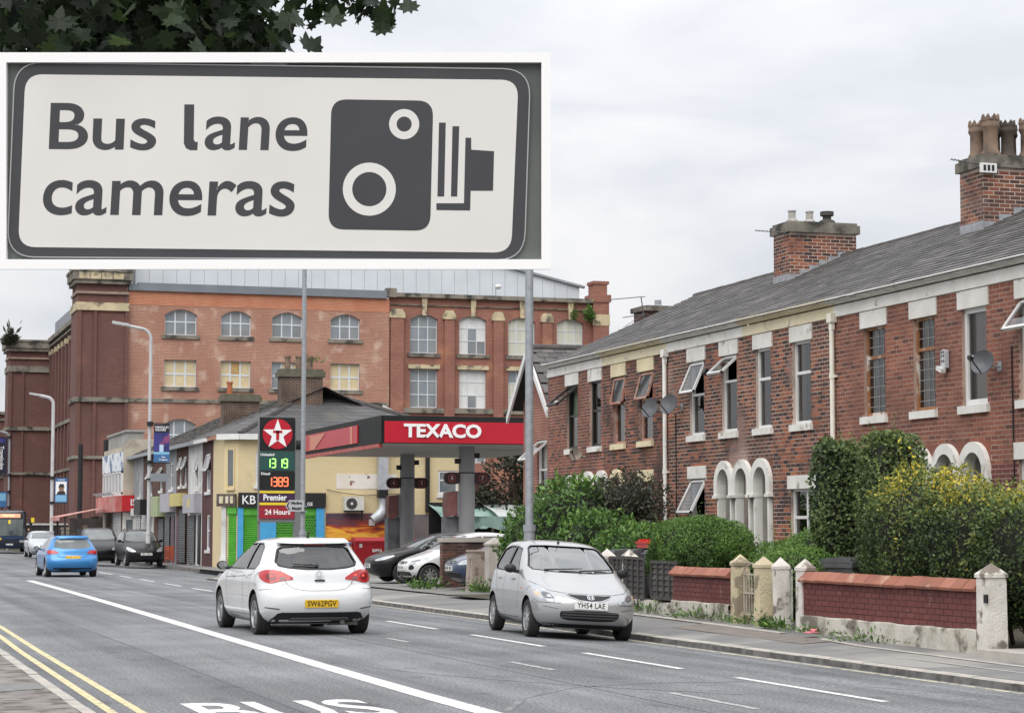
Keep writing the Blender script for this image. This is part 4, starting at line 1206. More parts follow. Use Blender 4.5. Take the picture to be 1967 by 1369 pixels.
# far wing past the second tower
bb = MB(); bb.box(9.0, 60, 0, 18.5, 61.5, 13.2); bb.build('wall', m_millC, mill)
bb = MB(); bb.box(9.0, 59.8, 12.6, 18.5, 61.6, 12.8); bb.box(9.0, 59.75, 13.2, 18.5, 61.7, 13.5); bb.box(9.0, 59.85, 6.8, 18.5, 60, 7.1); bb.build('string_course', m_mstone_d, mill)
for i in range(7):
    bb = MB(); bb.box(15.3 + (i % 4) * .7, 59.97, 2.5 + (i // 4) * 5.2, 15.7 + (i % 4) * .7, 60.02, 5.5 + (i // 4) * 5.2); bb.build('window', MATS['mill_side_glass'], mill)
# floodlight and security camera on the mill
t = thing('security_camera', 'white security camera on the mill wall left of the canopy', 'camera', (41.4, MY - .3, 10.9))
bb = MB(); bb.xbox(Matrix.Rotation(R(25), 4, 'Y'), 1.0, .35, .35); bb.build('housing', m_white, t)
bb = MB(); bb.tube([(.3, 0, -.1), (.5, .2, -.6)], .07, 6); bb.build('bracket', m_steel, t)
t = thing('floodlight', 'small white lamp on the mill roof edge', 'lamp', (50.2, MY - .1, 20.1))
bb = MB(); bb.tube([(0, 0, 0), (0, 0, .6)], .04, 6); bb.build('bracket', m_steel, t)
bb = MB(); bb.lathe([(0, -.2), (.2, -.16), (.28, 0), (.2, .16), (0, .2)], Matrix.Translation((0.2, 0, .75)), 12); bb.build('lamp_head', m_white, t, smooth=True)
# ================================================================== SHOP ROW
SXP = 16.0
m_cream = mat('cream_painted_brick', (.68, .56, .34), (.60, .50, .31), .9, rough=.8, brick=(.235, .08, (.57, .47, .27), (.63, .51, .285), .006), c3=(.46, .38, .24), s3=.6, t3=(.60, .74))
m_green = mat('green_shutter_paint', (.10, .40, .045), (.08, .33, .04), 3, rough=.5)
m_blue = mat('sky_blue_paint', (.07, .36, .66), (.06, .31, .58), 4, rough=.55)
m_blkfas = mat('black_fascia', (.018, .017, .018), rough=.5)
m_let = mat('white_lettering', (.80, .80, .80), rough=.5)
m_mar = mat('maroon_painted_wall', (.085, .028, .028), (.065, .024, .025), 2, rough=.7)
m_greyr = mat('grey_render', (.30, .31, .33), (.22, .23, .245), 1.2, rough=.85)
m_brb = mat('brown_brick', (.12, .05, .032), (.06, .03, .024), .8, rough=.9, brick=(.235, .078, (.14, .10, .08), (.085, .036, .027), .01))
m_whr = mat('white_render', (.66, .66, .64), (.52, .52, .50), 1.1, rough=.85, c3=(.33, .31, .27), s3=1.4, t3=(.56, .7))
m_shut = mat('grey_shutter', (.20, .205, .215), (.15, .155, .165), 4, rough=.55, metal=.2)
m_shutw = mat('pale_shutter', (.52, .52, .52), (.42, .42, .42), 4, rough=.6)
m_slater = mat('shop_roof_slate', (.11, .108, .112), (.055, .054, .057), 1.1, rough=.7, brick=(.42, .17, (.03, .03, .03), (.085, .08, .078), .014), c3=(.10, .095, .07), s3=.6, t3=(.58, .7), bump=.2)
def shutter(parent, fn, u0, u1, z0, z1, m, d=.02, pitch=.085, name='shutter'):
    bb = MB(); n = int((z1 - z0) / pitch)
    for i in range(n):
        a, c = z0 + (z1 - z0) * i / n, z0 + (z1 - z0) * (i + 1) / n
        mid = a + (c - a) * .7
        bb.quad(fn(u0, a, d), fn(u1, a, d), fn(u1, mid, d - .035), fn(u0, mid, d - .035)); bb.quad(fn(u0, mid, d - .035), fn(u1, mid, d - .035), fn(u1, c, d), fn(u0, c, d))
    return bb.build(name, m, parent)
def simple_window(parent, fn, u0, u1, z0, z1, fm=m_white, sill=True, open_top=False, mull=()):
    return window(parent, fn, u0, u1, z0, z1, fm, pm=m_pane_far, transom=.6, fw=.09, open_top=open_top, sillm=fm if sill else None, back=None, mull=mull, dep=.08)
# ---- corner building with the green and blue shop
kb = thing('corner_shop', 'cream corner shop building with green shutters, blue pilasters and sunset mural', 'shop', (16.0, 91.5, 0))
KW, KE = 10.5, 5.55
CH_ = .5
bb = MB()
hls = [(9.25, 10.15, 3.15, 4.2), (1.25, 2.0, 3.5, 4.9)]
holed_wall(bb, .5, KW, 0, KE, hls, FY, .12)
bb.quad((0, .5, 0), (.5, 0, 0), (.5, 0, KE), (0, .5, KE))
bb.quad((KW, 0, 0), (KW, 9, 0), (KW, 9, KE), (KW, 0, KE)); bb.quad((0, 3.2, 0), (0, .5, 0), (0, .5, KE), (0, 3.2, KE))
bb.build('wall', m_cream, kb)
simple_window(kb, FY, 9.25, 10.15, 3.15, 4.2); simple_window(kb, FY, 1.25, 2.0, 3.5, 4.9)
cf = lambda u, z, d: (.0 + u * .7071 + d * .7071, .5 - u * .7071 + d * .7071, z)       # canted corner face
def cquad(bbq, u0, u1, z0, z1, d):
    q = [cf(u, z, dd) for dd in (d, d + .08) for u, z in ((u0, z0), (u1, z0), (u1, z1), (u0, z1))]
    bbq.add(q, [(0, 1, 2, 3), (7, 6, 5, 4), (0, 4, 5, 1), (1, 5, 6, 2), (2, 6, 7, 3), (3, 7, 4, 0)])
bb = MB(); cquad(bb, .22, .5, 3.5, 5.0, -.02); bb.build('window', m_pane_far, kb)
bb = MB(); cquad(bb, .17, .22, 3.4, 5.05, -.05); cquad(bb, .5, .55, 3.4, 5.05, -.05); cquad(bb, .15, .57, 3.3, 3.42, -.1); bb.build('window_frame', m_cream, kb)
# hipped roof
AX, AY, AZ = 4.95, 5.2, 7.95
bb = MB()
e = .3
A = (AX, AY, AZ); RE = (AX, 32, AZ)
bb.poly([(.5, -e, KE + .1), (KW + e, -e, KE + .1), A]); bb.poly([(-e, .5, KE + .1), (.5, -e, KE + .1), A])
bb.poly([(-e, .5, KE + .1), A, (AX, 9, AZ), (-e, 9, KE + .1)]); bb.poly([(KW + e, -e, KE + .1), (KW + e, 9, KE + .1), (AX, 9, AZ), A])
bb.build('roof', m_slater, kb)
bb = MB()
for p, q in (((.5, -e, KE + .12), A), ((KW + e, -e, KE + .12), A), (A, (AX, 9, AZ))): bb.tube([p, q], .12, 6)
bb.build('ridge_tile', mat('ridge_tile', (.05, .045, .044)), kb)
bb = MB(); bb.box(.5, -e - .05, KE - .12, KW + e, -e + .08, KE + .12); bb.build('fascia_board', m_white, kb)
bb = MB(); q = [(-e - .05, .45), (.47, -e - .07), (.55, -e + .06), (-e + .06, .55)]; bb.prism(q, lambda a, p, d: (a, p, d), KE - .12, KE + .12); bb.build('fascia_board', m_white, kb)
# shopfront on the camera side: black fascia, blue pilasters, green surround and shutters
bb = MB(); bb.box(.52, -.22, 2.58, 4.25, .0, 3.2); bb.build('shop_fascia', m_blkfas, kb)
bb = MB(); cquad(bb, -.25, .72, 2.62, 3.15, -.18); bb.build('corner_fascia', mat('dark_sign', (.06, .045, .04), (.15, .12, .1), 5, rough=.6), kb)
bb = MB(); cquad(bb, -.1, .1, 2.75, 3.05, -.2); cquad(bb, .22, .36, 2.75, 3.05, -.2); cquad(bb, .46, .6, 2.75, 3.05, -.2); bb.build('sign_panel', mat('pale_sign_panel', (.6, .6, .55), (.5, .42, .2), 9, rough=.6), kb)
lettering('KB', .52, m_let, kb, frame((.93, -.225, 2.88), (1, 0, 0), (0, 0, 1)), bold=.004, sx=.95)
lettering('GE', .2, m_let, kb, frame((3.55, -.225, 2.72), (1, 0, 0), (0, 0, 1)), bold=.004)
lettering('A', .2, m_let, kb, frame((1.42, -.225, 2.68), (1, 0, 0), (0, 0, 1)), bold=.004)
lettering('Y', .3, m_let, kb, frame((3.0, -.225, 3.08), (1, 0, 0), (0, 0, 1)), bold=.004)
for u0, u1 in ((.5, .72), (1.42, 2.12), (3.85, 4.2)):
    bb = MB(); bb.box(u0, -.16, .1, u1, 0, 2.57); bb.box(u0 - .03, -.2, .1, u1 + .03, -.161, .35); bb.build('pilaster', m_blue, kb)
bb = MB(); bb.box(.72, -.10, 2.25, 1.42, 0, 2.57); bb.box(2.12, -.10, 2.25, 3.85, 0, 2.57); bb.build('shutter_box', m_green, kb)
shutter(kb, lambda u, z, d: (u, -.06 + d, z), 0.73, 1.41, .1, 2.25, m_green)
shutter(kb, lambda u, z, d: (u, -.06 + d, z), 2.13, 3.84, .1, 1.45, m_green)
bb = MB()                                            # pierced upper shutter
for j in range(7):
    for i in range(14):
        u = 2.16 + i * .118 + (.059 if j % 2 else 0); z = 1.48 + j * .108
        if u < 3.78: bb.box(u, -.075, z, u + .075, -.058, z + .05)
bb.build('shutter_slot', mat('dark_green_gap', (.015, .07, .012), rough=.7), kb)['kind'] = 'stuff'
bb = MB(); bb.box(2.13, -.057, 1.45, 3.84, -.02, 2.25); bb.build('pierced_shutter', m_green, kb)
shutter(kb, lambda u, z, d: tuple(cf(u, z, d - .04)), .28, .66, .1, 2.3, m_green)
bb = MB(); cquad(bb, .25, .7, 2.3, 2.6, -.1); bb.build('shutter_box', m_green, kb)
bb = MB(); cquad(bb, -.06, .18, .1, 2.6, -.09); cquad(bb, -.1, .22, .1, .5, -.13); bb.build('corner_pilaster', m_whr, kb)
# mural: sunset bands painted on the wall
def mural_mat():
    m = bpy.data.materials.new('sunset_mural'); m.use_nodes = True
    n, l = m.node_tree.nodes, m.node_tree.links
    geo = n.new('ShaderNodeNewGeometry'); sp = n.new('ShaderNodeSeparateXYZ'); l.new(geo.outputs['Position'], sp.inputs[0])
    mp = n.new('ShaderNodeMapping'); mp.inputs['Scale'].default_value = (.55, 1, 2.6); l.new(geo.outputs['Position'], mp.inputs[0])
    t = n.new('ShaderNodeTexNoise'); t.inputs['Scale'].default_value = 1.6; t.inputs['Detail'].default_value = 6; t.inputs['Distortion'].default_value = .8; l.new(mp.outputs[0], t.inputs[0])
    a = n.new('ShaderNodeMath'); a.operation = 'MULTIPLY_ADD'; a.inputs[1].default_value = .9; a.inputs[2].default_value = -.45; l.new(t.outputs['Fac'], a.inputs[0])
    z = n.new('ShaderNodeMath'); z.operation = 'DIVIDE'; z.inputs[1].default_value = 2.4; l.new(sp.outputs[2], z.inputs[0])
    s = n.new('ShaderNodeMath'); l.new(a.outputs[0], s.inputs[0]); l.new(z.outputs[0], s.inputs[1])
    r = n.new('ShaderNodeValToRGB'); e = r.color_ramp.elements
    e[0].position = 0; e[0].color = (.40, .03, .02, 1); e[1].position = 1; e[1].color = (.085, .05, .07, 1)
    for p, c in ((.2, (.50, .05, .02)), (.32, (.16, .03, .05)), (.42, (.42, .05, .02)), (.50, (.75, .26, .02)), (.60, (.85, .50, .06)), (.70, (.70, .16, .02)), (.80, (.32, .04, .03)), (.9, (.10, .055, .075))):
        q = e.new(p); q.color = (*c, 1)
    l.new(s.outputs[0], r.inputs[0]); l.new(r.outputs[0], n['Principled BSDF'].inputs['Base Color'])
    n['Principled BSDF'].inputs['Roughness'].default_value = .75
    return m
bb = MB(); bb.box(4.3, -.012, .1, 8.2, .0, 2.35); bb.build('mural', mural_mat(), kb)
bb = MB(); bb.box(8.2, -.011, .1, 10.4, .0, 2.3); bb.build('dado_paint', mat('grey_violet_paint', (.15, .13, .15), (.2, .17, .16), 2, rough=.8), kb)
bb = MB(); bb.box(4.75, -.015, 3.38, 7.4, .0, 4.02); bb.build('whitewash_patch', mat('flaking_whitewash', (.72, .69, .66), (.66, .6, .52), 1.5, rough=.8, c3=(.25, .12, .1), s3=2.6, t3=(.64, .68)), kb)
# fittings of the side wall, each on its own
t = thing('flue_duct', 'silver extraction duct running up the cream side wall', 'duct', (22.7, 91.2, 0))
bb = MB(); bb.box(-.2, -.2, 3.35, .2, .2, 5.5)
for i in range(24): bb.box(-.205, -.205, 3.4 + i * .088, .205, -.195, 3.43 + i * .088)
bb.build('riser', mat('dull_silver_duct', (.50, .52, .55), (.38, .4, .43), 4, rough=.5, metal=.35), t)
bb = MB(); bb.box(-.2, -.21, 3.0, .2, .2, 3.35); bb.build('fan_box', m_black, t)
bb = MB(); bb.tube([(0, 0, 3.0), (0, 0, 2.75), (0, -.02, 2.5), (-.15, -.1, 2.25), (-.45, -.1, 2.05)], [.2, .14, .2, .24, .2], 12); bb.build('elbow', MATS['dull_silver_duct'], t, smooth=True)
bb = MB(); bb.box(-.45, -.22, 5.1, .45, -.17, 5.16); bb.build('clamp', m_black, t)
t = thing('air_conditioner', 'white air conditioning unit on the cream wall above the mural', 'air conditioner', (21.45, 91.25, 2.75))
bb = MB(); bb.box(-.42, -.15, -.28, .42, .2, .3); bb.build('casing', mat('off_white_casing', (.62, .61, .57), (.52, .51, .48), 5, rough=.6), t)
bb = MB(); bb.lathe([(.0, .03), (.1, .03), (.1, .012), (.24, .012), (.24, 0)], frame((-.12, -.152, 0), (1, 0, 0), (0, 0, 1)), 20); bb.build('fan_grille', mat('dark_grille', (.05, .05, .05), rough=.6), t)
bb = MB(); bb.lathe([(.0, .035), (.06, .034)], frame((-.12, -.152, 0), (1, 0, 0), (0, 0, 1)), 12); bb.build('fan_hub', m_white, t)
bb = MB(); bb.box(-.45, -.15, -.36, .4, -.1, -.29); bb.box(.3, -.15, -.75, .36, -.1, -.3); bb.build('bracket', m_black, t)
bb = MB(); bb.tube([(20.3, 91.42, 3.35), (21, 91.4, 3.2), (22, 91.4, 3.1), (23.4, 91.4, 3.18), (24, 91.4, 3.1)], .015, 5); bb.tube([(24.75, 91.4, 5.4), (24.75, 91.4, 2.4)], .10, 8); tag(bb.build('soil_pipe', m_black), 'black soil pipe and sagging cable on the cream side wall', 'pipe')
t = thing('notice', 'small white notice on the sunset mural', 'sign', (22.3, 91.47, 1.95)); bb = MB(); bb.box(-.13, -.02, -.13, .13, 0, .13); bb.build('board', m_white, t)

# ---- row of shops along x = 16 running away
def shop(y0, y1, label, wallm, fas=None, shut=None, wins=(), depth=9, eave=5.55, roof=True, door=None, extra=None, lower=None, name='shop_house', x=SXP, grp='shop houses in the row', gut=m_steel):
    t = thing(name, label, 'shop', (x, y0, 0), 0, grp)
    Wd = y1 - y0
    hs = [(w[0], w[1], w[2], w[3]) for w in wins]
    bb = MB(); holed_wall(bb, 0, Wd, 0, eave, hs, FX, .1); bb.quad((0, 0, 0), (0, 0, eave), (depth, 0, eave), (depth, 0, 0)); bb.quad((0, Wd, 0), (depth, Wd, 0), (depth, Wd, eave), (0, Wd, eave)); bb.build('wall', wallm, t)
    for w in wins:
        window(t, FX, w[0], w[1], w[2], w[3], m_white, pm=m_pane_far, transom=.55, fw=.09, open_top=(w[4] if len(w) > 4 else False), sillm=m_white, back=None, dep=.08)
    if lower:
        bb = MB(); bb.box(-.03, .01, 0, 0, Wd - .01, 2.5); bb.build('lower_wall', lower, t)
    if fas:
        for (a, c, p, q, m, o) in fas:
            bb = MB(); bb.box(-o, a, p, 0, c, q); bb.build('shop_fascia', m, t)
    if shut:
        for (a, c, p, q, m) in shut:
            shutter(t, lambda u, z, d: (-.08 + d, u, z), a, c, p, q, m)
    if door:
        a, c, m = door
        bb = MB(); bb.box(-.05, a, .1, -.031, c, 2.3); bb.build('door', m, t)
    if roof:
        bb = MB(); bb.quad((-.3, 0, eave + .05), (AX, 0, AZ), (AX, Wd, AZ), (-.3, Wd, eave + .05)); bb.quad((AX, 0, AZ), (depth + 1, 0, eave), (depth + 1, Wd, eave), (AX, Wd, AZ))
        rf = bb.build('roof', m_slater, t)
        n_c = 16
        bb = MB(); sl = math.atan2(AZ - eave - .05, AX + .3)
        for c in range(n_c):        # slate courses, thick at their lower edge
            a0 = c / n_c; a1 = (c + 1.25) / n_c
            P0 = (-.3 + (AX + .3) * a0, eave + .05 + (AZ - eave - .05) * a0); P1 = (-.3 + (AX + .3) * a1, eave + .05 + (AZ - eave - .05) * a1)
            k = .42; u = 0 if c % 2 else -.21
            while u < Wd:
                ua, ub = max(u, 0), min(u + k, Wd)
                if ub - ua > .08:
                    h = .045 + random.uniform(-.01, .014)
                    j = random.gauss(0, .012)
                    bb.tone = random.random()
                    q = [(P0[0] - .01 + j, ua + .008, P0[1] + h), (P0[0] - .01 + j, ub - .008, P0[1] + h), (P1[0], ub - .008, P1[1] + .004), (P1[0], ua + .008, P1[1] + .004), (P0[0] - .01 + j, ua + .008, P0[1] + h - .03), (P0[0] - .01 + j, ub - .008, P0[1] + h - .03)]
                    bb.add(q, [(0, 1, 2, 3), (4, 5, 1, 0), (4, 0, 3), (5, 2, 1)])
                u += k
        bb.build('slate', mat('old_roof_slate', (0, 0, 0), (.10, .095, .08), .9, rough=.68, ramp=[(.030, .029, .031), (.052, .05, .052), (.085, .08, .079), (.13, .125, .12)], bump=.2), rf)['kind'] = 'stuff'
        bb = MB(); bb.box(-.42, 0, eave - .1, -.28, Wd, eave + .06); bb.build('gutter', gut, t)
    return t
lil = mat('lilac_grey_sign', (.42, .40, .44), (.36, .345, .38), 2, rough=.6)
yel = mat('yellow_sign', (.60, .52, .16), (.52, .45, .2), 4, rough=.6)
pgr = mat('pale_green_sign', (.36, .42, .24), (.30, .36, .2), 3, rough=.6)
pur = mat('purple_door_paint', (.11, .06, .085), (.15, .09, .11), 4, rough=.6)
shop(94.7, 97.6, 'narrow maroon shop house right beside the cream corner shop', m_mar, wins=[(.75, 1.9, 3.3, 5.0, 14), (.75, 1.7, .75, 2.3)], roof=True, gut=m_white)
t = shop(97.6, 101.6, 'white rendered shop with lilac sign board and yellow logo', m_whr, fas=[(.1, 3.4, 2.4, 3.25, lil, .35)], wins=[(1.2, 1.9, 3.5, 4.9, 12)], door=(.2, .9, m_black), shut=[(1.6, 3.6, .1, 2.3, m_shut)])
bb = MB(); bb.box(-.36, 1.3, 2.65, -.35, 2.0, 3.05); bb.build('logo', yel, t)
shop(101.6, 105.2, 'brown brick shop with yellow sign and two tilted windows', m_brb, fas=[(.2, 3.5, 2.75, 3.35, yel, .35)], wins=[(.5, 1.3, 3.7, 5.1, 20), (2.0, 2.8, 3.7, 5.1, 16)], shut=[(.3, 2.2, .1, 2.6, m_shut)], door=(2.5, 3.3, pur))
shop(105.2, 108.6, 'grey rendered shop with lilac board and purple door', m_greyr, fas=[(.1, 3.2, 2.5, 3.4, lil, .33)], wins=[(1.1, 2.1, 3.6, 4.9)], shut=[(1.6, 3.2, .1, 2.3, m_shut)], door=(.3, 1.2, pur))
shop(108.6, 112.6, 'brown brick shop with pale green sign', m_brb, fas=[(.1, 3.3, 2.3, 3.3, pgr, .4)], wins=[(1.2, 2.2, 3.6, 4.8, 35)], shut=[(.2, 1.9, .1, 2.2, m_shut)])
shop(112.6, 116.8, 'dark brick shop with black awning box behind the lamp post', m_brb, fas=[(.2, 2.6, 2.4, 3.2, m_black, .7)], wins=[(.8, 1.8, 3.4, 4.9, 25)], shut=[(2.0, 3.8, .1, 2.4, m_shutw)], lower=m_whr)
shop(116.8, 120.6, 'shabby pale shop with white shutter beside the red takeaway', m_greyr, fas=[(.1, 3.6, 2.4, 2.8, m_whr, .2)], wins=[(1.0, 1.7, 3.4, 4.6)], shut=[(.3, 2.2, .1, 2.4, m_shutw)], lower=m_whr)
for (y_, x_, w_, zt, lab) in ((102.6, 1.8, 1.7, 8.05, 'brick chimney on the shop roofs, left of the pylon'), (94.8, 3.0, 1.85, 8.72, 'tall brick chimney on the hipped roof beside the lamp post')):
    t = thing('roof_chimney', lab, 'chimney', (SXP + x_, y_, 0), 0, 'brick chimneys on the shop row')
    bb = MB(); bb.box(0, 0, 6.2, w_, .9, zt - .35); bb.build('stack', mat('roof_stack_brick', (.115, .055, .035), (.05, .03, .025), 1.2, rough=.9, brick=(.225, .078, (.24, .2, .16), (.055, .03, .026), .013), bump=.3), t)
    bb = MB(); bb.box(-.1, -.1, zt - .35, w_ + .1, 1.0, zt - .12); bb.box(-.04, -.04, zt - .12, w_ + .04, .94, zt); bb.build('coping', mat('mossy_coping', (.14, .125, .10), (.09, .09, .06), 4, rough=.95), t)
    for k in range(3 if w_ > 1.7 else 1):
        bb = MB(); bb.lathe([(.14, 0), (.13, .5), (.16, .52), (.16, .6), (.1, .6)], Matrix.Translation((.35 + k * .5, .45, zt)), 12); bb.build('chimney_pot', mat('buff_clay_pot', (.23, .13, .075)) if w_ > 1.7 else mat('orange_clay_pot', (.36, .12, .05), rough=.8), t, smooth=True)
# ---- red takeaway that stands forward
ist = thing('takeaway_shop', 'cream gabled takeaway with bright red corner sign', 'shop', (15.45, 120.6, 0))
m_istw = mat('dirty_cream_render', (.50, .45, .36), (.40, .36, .29), 1, rough=.9, c3=(.25, .22, .18), s3=1.2, t3=(.55, .7))
bb = MB(); bb.poly([(0, 0, 0), (0, 0, 6.2), (.3, 0, 6.6), (1.6, 0, 6.6), (1.6, 0, 5.6), (4, 0, 5.2), (4, 0, 0)]); bb.quad((0, 9, 0), (0, 9, 6.2), (0, 0, 6.2), (0, 0, 0)); bb.quad((0, 0, 6.2), (0, 9, 6.2), (4, 9, 6.2), (4, 0, 6.2)); bb.quad((0, 9, 0), (4, 9, 0), (4, 9, 6.2), (0, 9, 6.2)); bb.build('wall', m_istw, ist)
bb = MB(); bb.box(.2, .3, 6.2, 1.1, 8.6, 7.0); bb.box(.1, .2, 7.0, 1.2, 8.7, 7.12); bb.build('parapet', mat('old_plaster', (.36, .35, .33), (.24, .235, .22), 1.1, rough=.9), ist)
bb = MB()
for i in range(6): bb.box(-.05, .4 + i * 1.4, 3.7, .0, 1.5 + i * 1.4, 4.75); 
bb.build('window', m_pane_far, ist)
bb = MB(); [bb.box(-.09, .2 + i * 1.4, 3.6, .0, .4 + i * 1.4, 4.85) for i in range(7)]; bb.box(-.09, .2, 4.75, 0, 8.9, 4.85); bb.box(-.09, .2, 3.5, 0, 8.9, 3.7); bb.build('window_frame', m_white, ist)
bb = MB(); bb.box(-.1, .2, 4.88, .0, 8.9, 5.9); bb.build('upper_sign', mat('blue_white_print', (.55, .62, .70), (.70, .72, .72), 1.4, rough=.5, c3=(.09, .16, .28), s3=1.2, t3=(.53, .58)), ist)
m_red = mat('bright_red_sign', (.50, .018, .025), (.44, .018, .025), 3, rough=.45)
bb = MB(); bb.box(-.45, -.35, 2.62, -.12, 9, 3.5); bb.build('front_fascia', mat('faded_red_sign', (.42, .07, .06), (.5, .25, .22), 1.3, rough=.5), ist)
bb = MB(); bb.box(-.12, -.4, 2.66, 1.75, -.05, 3.52); bb.build('corner_fascia', m_red, ist)
lettering('ISTAN', .5, m_let, ist, frame((.98, -.405, 3.12), (1, 0, 0), (0, 0, 1)), bold=.012, sx=.95)
bb = MB(); [bb.tube([(-.5, .5 + i * 1.2, 3.55), (-.75, .5 + i * 1.2, 3.7)], .04, 5) for i in range(7)]; bb.build('sign_lamp', m_steel, ist)
bb = MB(); bb.box(.0, -.06, .1, .16, 0, 2.6); bb.box(1.5, -.06, .1, 1.72, 0, 2.6); bb.box(0.16, -.06, 2.2, 1.5, 0, 2.6); bb.build('shopfront_frame', m_whr, ist)
bb = MB(); bb.box(.16, -.02, .1, 1.5, .0, 2.2); bb.build('shop_window', m_pane_far, ist)
shutter(ist, lambda u, z, d: (-.06 + d, u, z), .4, 4.0, .1, 2.6, m_shutw)
bb = MB(); bb.poly([(1.5, -.1, 5.5), (4.5, -.1, 5.3), (4.5, 2, 6.3), (1.5, 2, 6.6)]); bb.build('roof', m_slater, ist)
# ---- market stall with the red awning
t = thing('market_stall', 'dark market stall under a faded red striped awning', 'stall', (12.7, 124.5, 0))
m_awn = mat('faded_awning', (.42, .13, .10), (.50, .34, .30), 1.2, rough=.85, stretch=(4, .3, 1))
bb = MB(); n_ = 5
for i in range(n_): bb.quad((-.3, i * .9 / 1.0, 2.35 + .05 * (i % 2)), (2.1, i * .9, 2.85), (2.1, i * .9 + .9, 2.85), (-.3, i * .9 + .9, 2.35 + .05 * ((i + 1) % 2)))
bb.box(-.33, 0, 2.15, -.28, 4.5, 2.38); bb.build('awning', m_awn, t)
bb = MB(); bb.box(.3, .1, .1, 2.1, .2, 2.3); bb.box(1.95, .2, .1, 2.1, 4.4, 2.4)
for x_, y_ in ((0, .1), (0, 4.3), (1.9, .0)): bb.box(x_, y_, .1, x_ + .1, y_ + .1, 2.4)
bb.build('frame', mat('dark_stall_sheet', (.03, .026, .024), (.055, .045, .04), 3, rough=.9), t)
for i in range(5):
    bb = MB(); bb.box(.35 + i * .33, .0, .1 + .1 * (i % 2), .62 + i * .33, .09, 1.5 + .2 * (i % 3)); bb.build('hanging_goods', mat('hanging_goods_%s' % ('brown', 'grey', 'tan')[i % 3], ((.08, .05, .04), (.06, .06, .065), (.13, .10, .07))[i % 3], rough=.9), t)
t = thing('stone_pier', 'buff stone gate pier by the market stall', 'gate post', (13.75, 133.0, 0)); t.scale = (.75, .75, .75); bb = MB()
for i in range(7): bb.box(-.45 + .02 * (i % 2), -.4, .1 + i * .3, .45 - .02 * (i % 2), .4, .38 + i * .3)
bb.box(-.5, -.45, 2.2, .5, .45, 2.4); bb.build('pier', m_mstone_d, t)
# railings far left with white rail
t = thing('boundary_fence', 'dark boundary fence with a white top rail in front of the mill tower', 'fence', (14.4, 174.0, 0))
for i in range(15):
    bb = MB(); bb.box(i * .42, 0, .1, i * .42 + .39, .05, 2.0 + .03 * (i % 2)); bb.build('board', mat('dark_fence_board', (.03, .03, .032), (.05, .05, .052), 3, rough=.85), t)
bb = MB(); bb.box(0, -.06, 2.02, 6.3, .08, 2.16); bb.build('top_rail', m_white, t)
t = thing('iron_column', 'pair of tall black iron posts standing before the mill tower', 'post', (16.3, 150.0, 0))
for dx in (0, 1.7):
    bb = MB(); bb.tube([(dx, 0, 0), (dx, 0, 7.4 + dx * .2)], .17, 8); bb.build('post', m_black, t)
# orange folding sign on the pavement
t = thing('folding_sign', 'orange slatted crate sign standing on the pavement outside the shops', 'sign', (15.45, 103.5, .06), R(-20))
t.scale = (.62, .62, .62)
bb = MB()
for i in range(6): bb.box(-.34, -.05, .25 + i * .17, .34, -.02, .38 + i * .17)
bb.build('slat', mat('orange_plastic', (.52, .085, .025), (.45, .08, .03), 4, rough=.55), t)
bb = MB(); bb.box(-.36, -.06, .0, -.3, .0, 1.3); bb.box(.3, -.06, 0, .36, .0, 1.3); bb.box(-.36, -.06, 1.25, .36, .0, 1.33); bb.build('frame', MATS['orange_plastic'], t)
# ================================================================== PETROL STATION
CX0, CY0, CX1, CY1, CZ0, CZ1 = 18.0, 72.4, 26.0, 86.2, 4.58, 5.52
m_pred = mat('petrol_red', (.46, .012, .028), (.42, .012, .026), 2, rough=.35)
m_pblk = mat('petrol_black', (.014, .016, .016), (.02, .022, .022), 2, rough=.6, spec=.2)
m_soff = mat('canopy_soffit', (.46, .45, .43), (.40, .39, .37), 1.2, rough=.6, c3=(.28, .27, .26), s3=.5, t3=(.55, .7))
m_colg = mat('column_grey_paint', (.25, .252, .26), (.22, .222, .23), 2, rough=.45)
cn = thing('petrol_canopy', 'red and black petrol station canopy on grey columns with white name letters', 'canopy', (CX0, CY0, 0))
w, d = CX1 - CX0, CY1 - CY0
bb = MB(); bb.box(.02, .02, CZ0 + .02, w - .02, d - .02, CZ1 - .02); bb.build('roof_box', m_soff, cn)
for i in range(9):
    bb = MB(); bb.box(.06, .06 + i * (d - .12) / 9, CZ0 - .01, w - .06, .04 + (i + 1) * (d - .12) / 9, CZ0 + .018); bb.build('soffit_panel', m_soff, cn)
# front fascia (faces the camera): black band above red panel, blank black end
bb = MB(); bb.box(0, -.05, CZ0, w, .02, CZ1); bb.build('front_fascia', m_pblk, cn)
bb = MB(); bb.box(.06, -.10, CZ0 + .02, w - .05, -.052, CZ1 - .19); bb.build('red_panel', m_pred, cn)
lettering('TEXACO', .62, m_let, cn, frame((2.12, -.105, CZ0 + .41), (1, 0, 0), (0, 0, 1)), bold=.022, extrude=.03, sx=1.12, space=.98)
bb = MB(); bb.box(-.05, -.05, CZ0, .02, d, CZ1); bb.build('side_fascia', m_pblk, cn)
bb = MB(); bb.box(-.10, 3.3, CZ0 + .12, -.052, d - .2, CZ1 - .19); bb.build('red_panel', m_pred, cn)
bb = MB(); bb.box(-.115, 4.0, CZ0 + .12, -.102, 4.35, CZ1 - .19); bb.box(-.115, 10.2, CZ0 + .14, -.102, 11.2, CZ1 - .3); bb.build('pale_panel', mat('salmon_panel', (.56, .22, .15), rough=.5), cn)
bb = MB(); bb.poly([(-.118, 8.4, CZ1 - .25), (-.118, 11.3, CZ1 - .25), (-.118, 10.3, CZ0 + .16)]); bb.build('star_emblem', mat('salmon_panel', (.5, .2, .15)), cn)
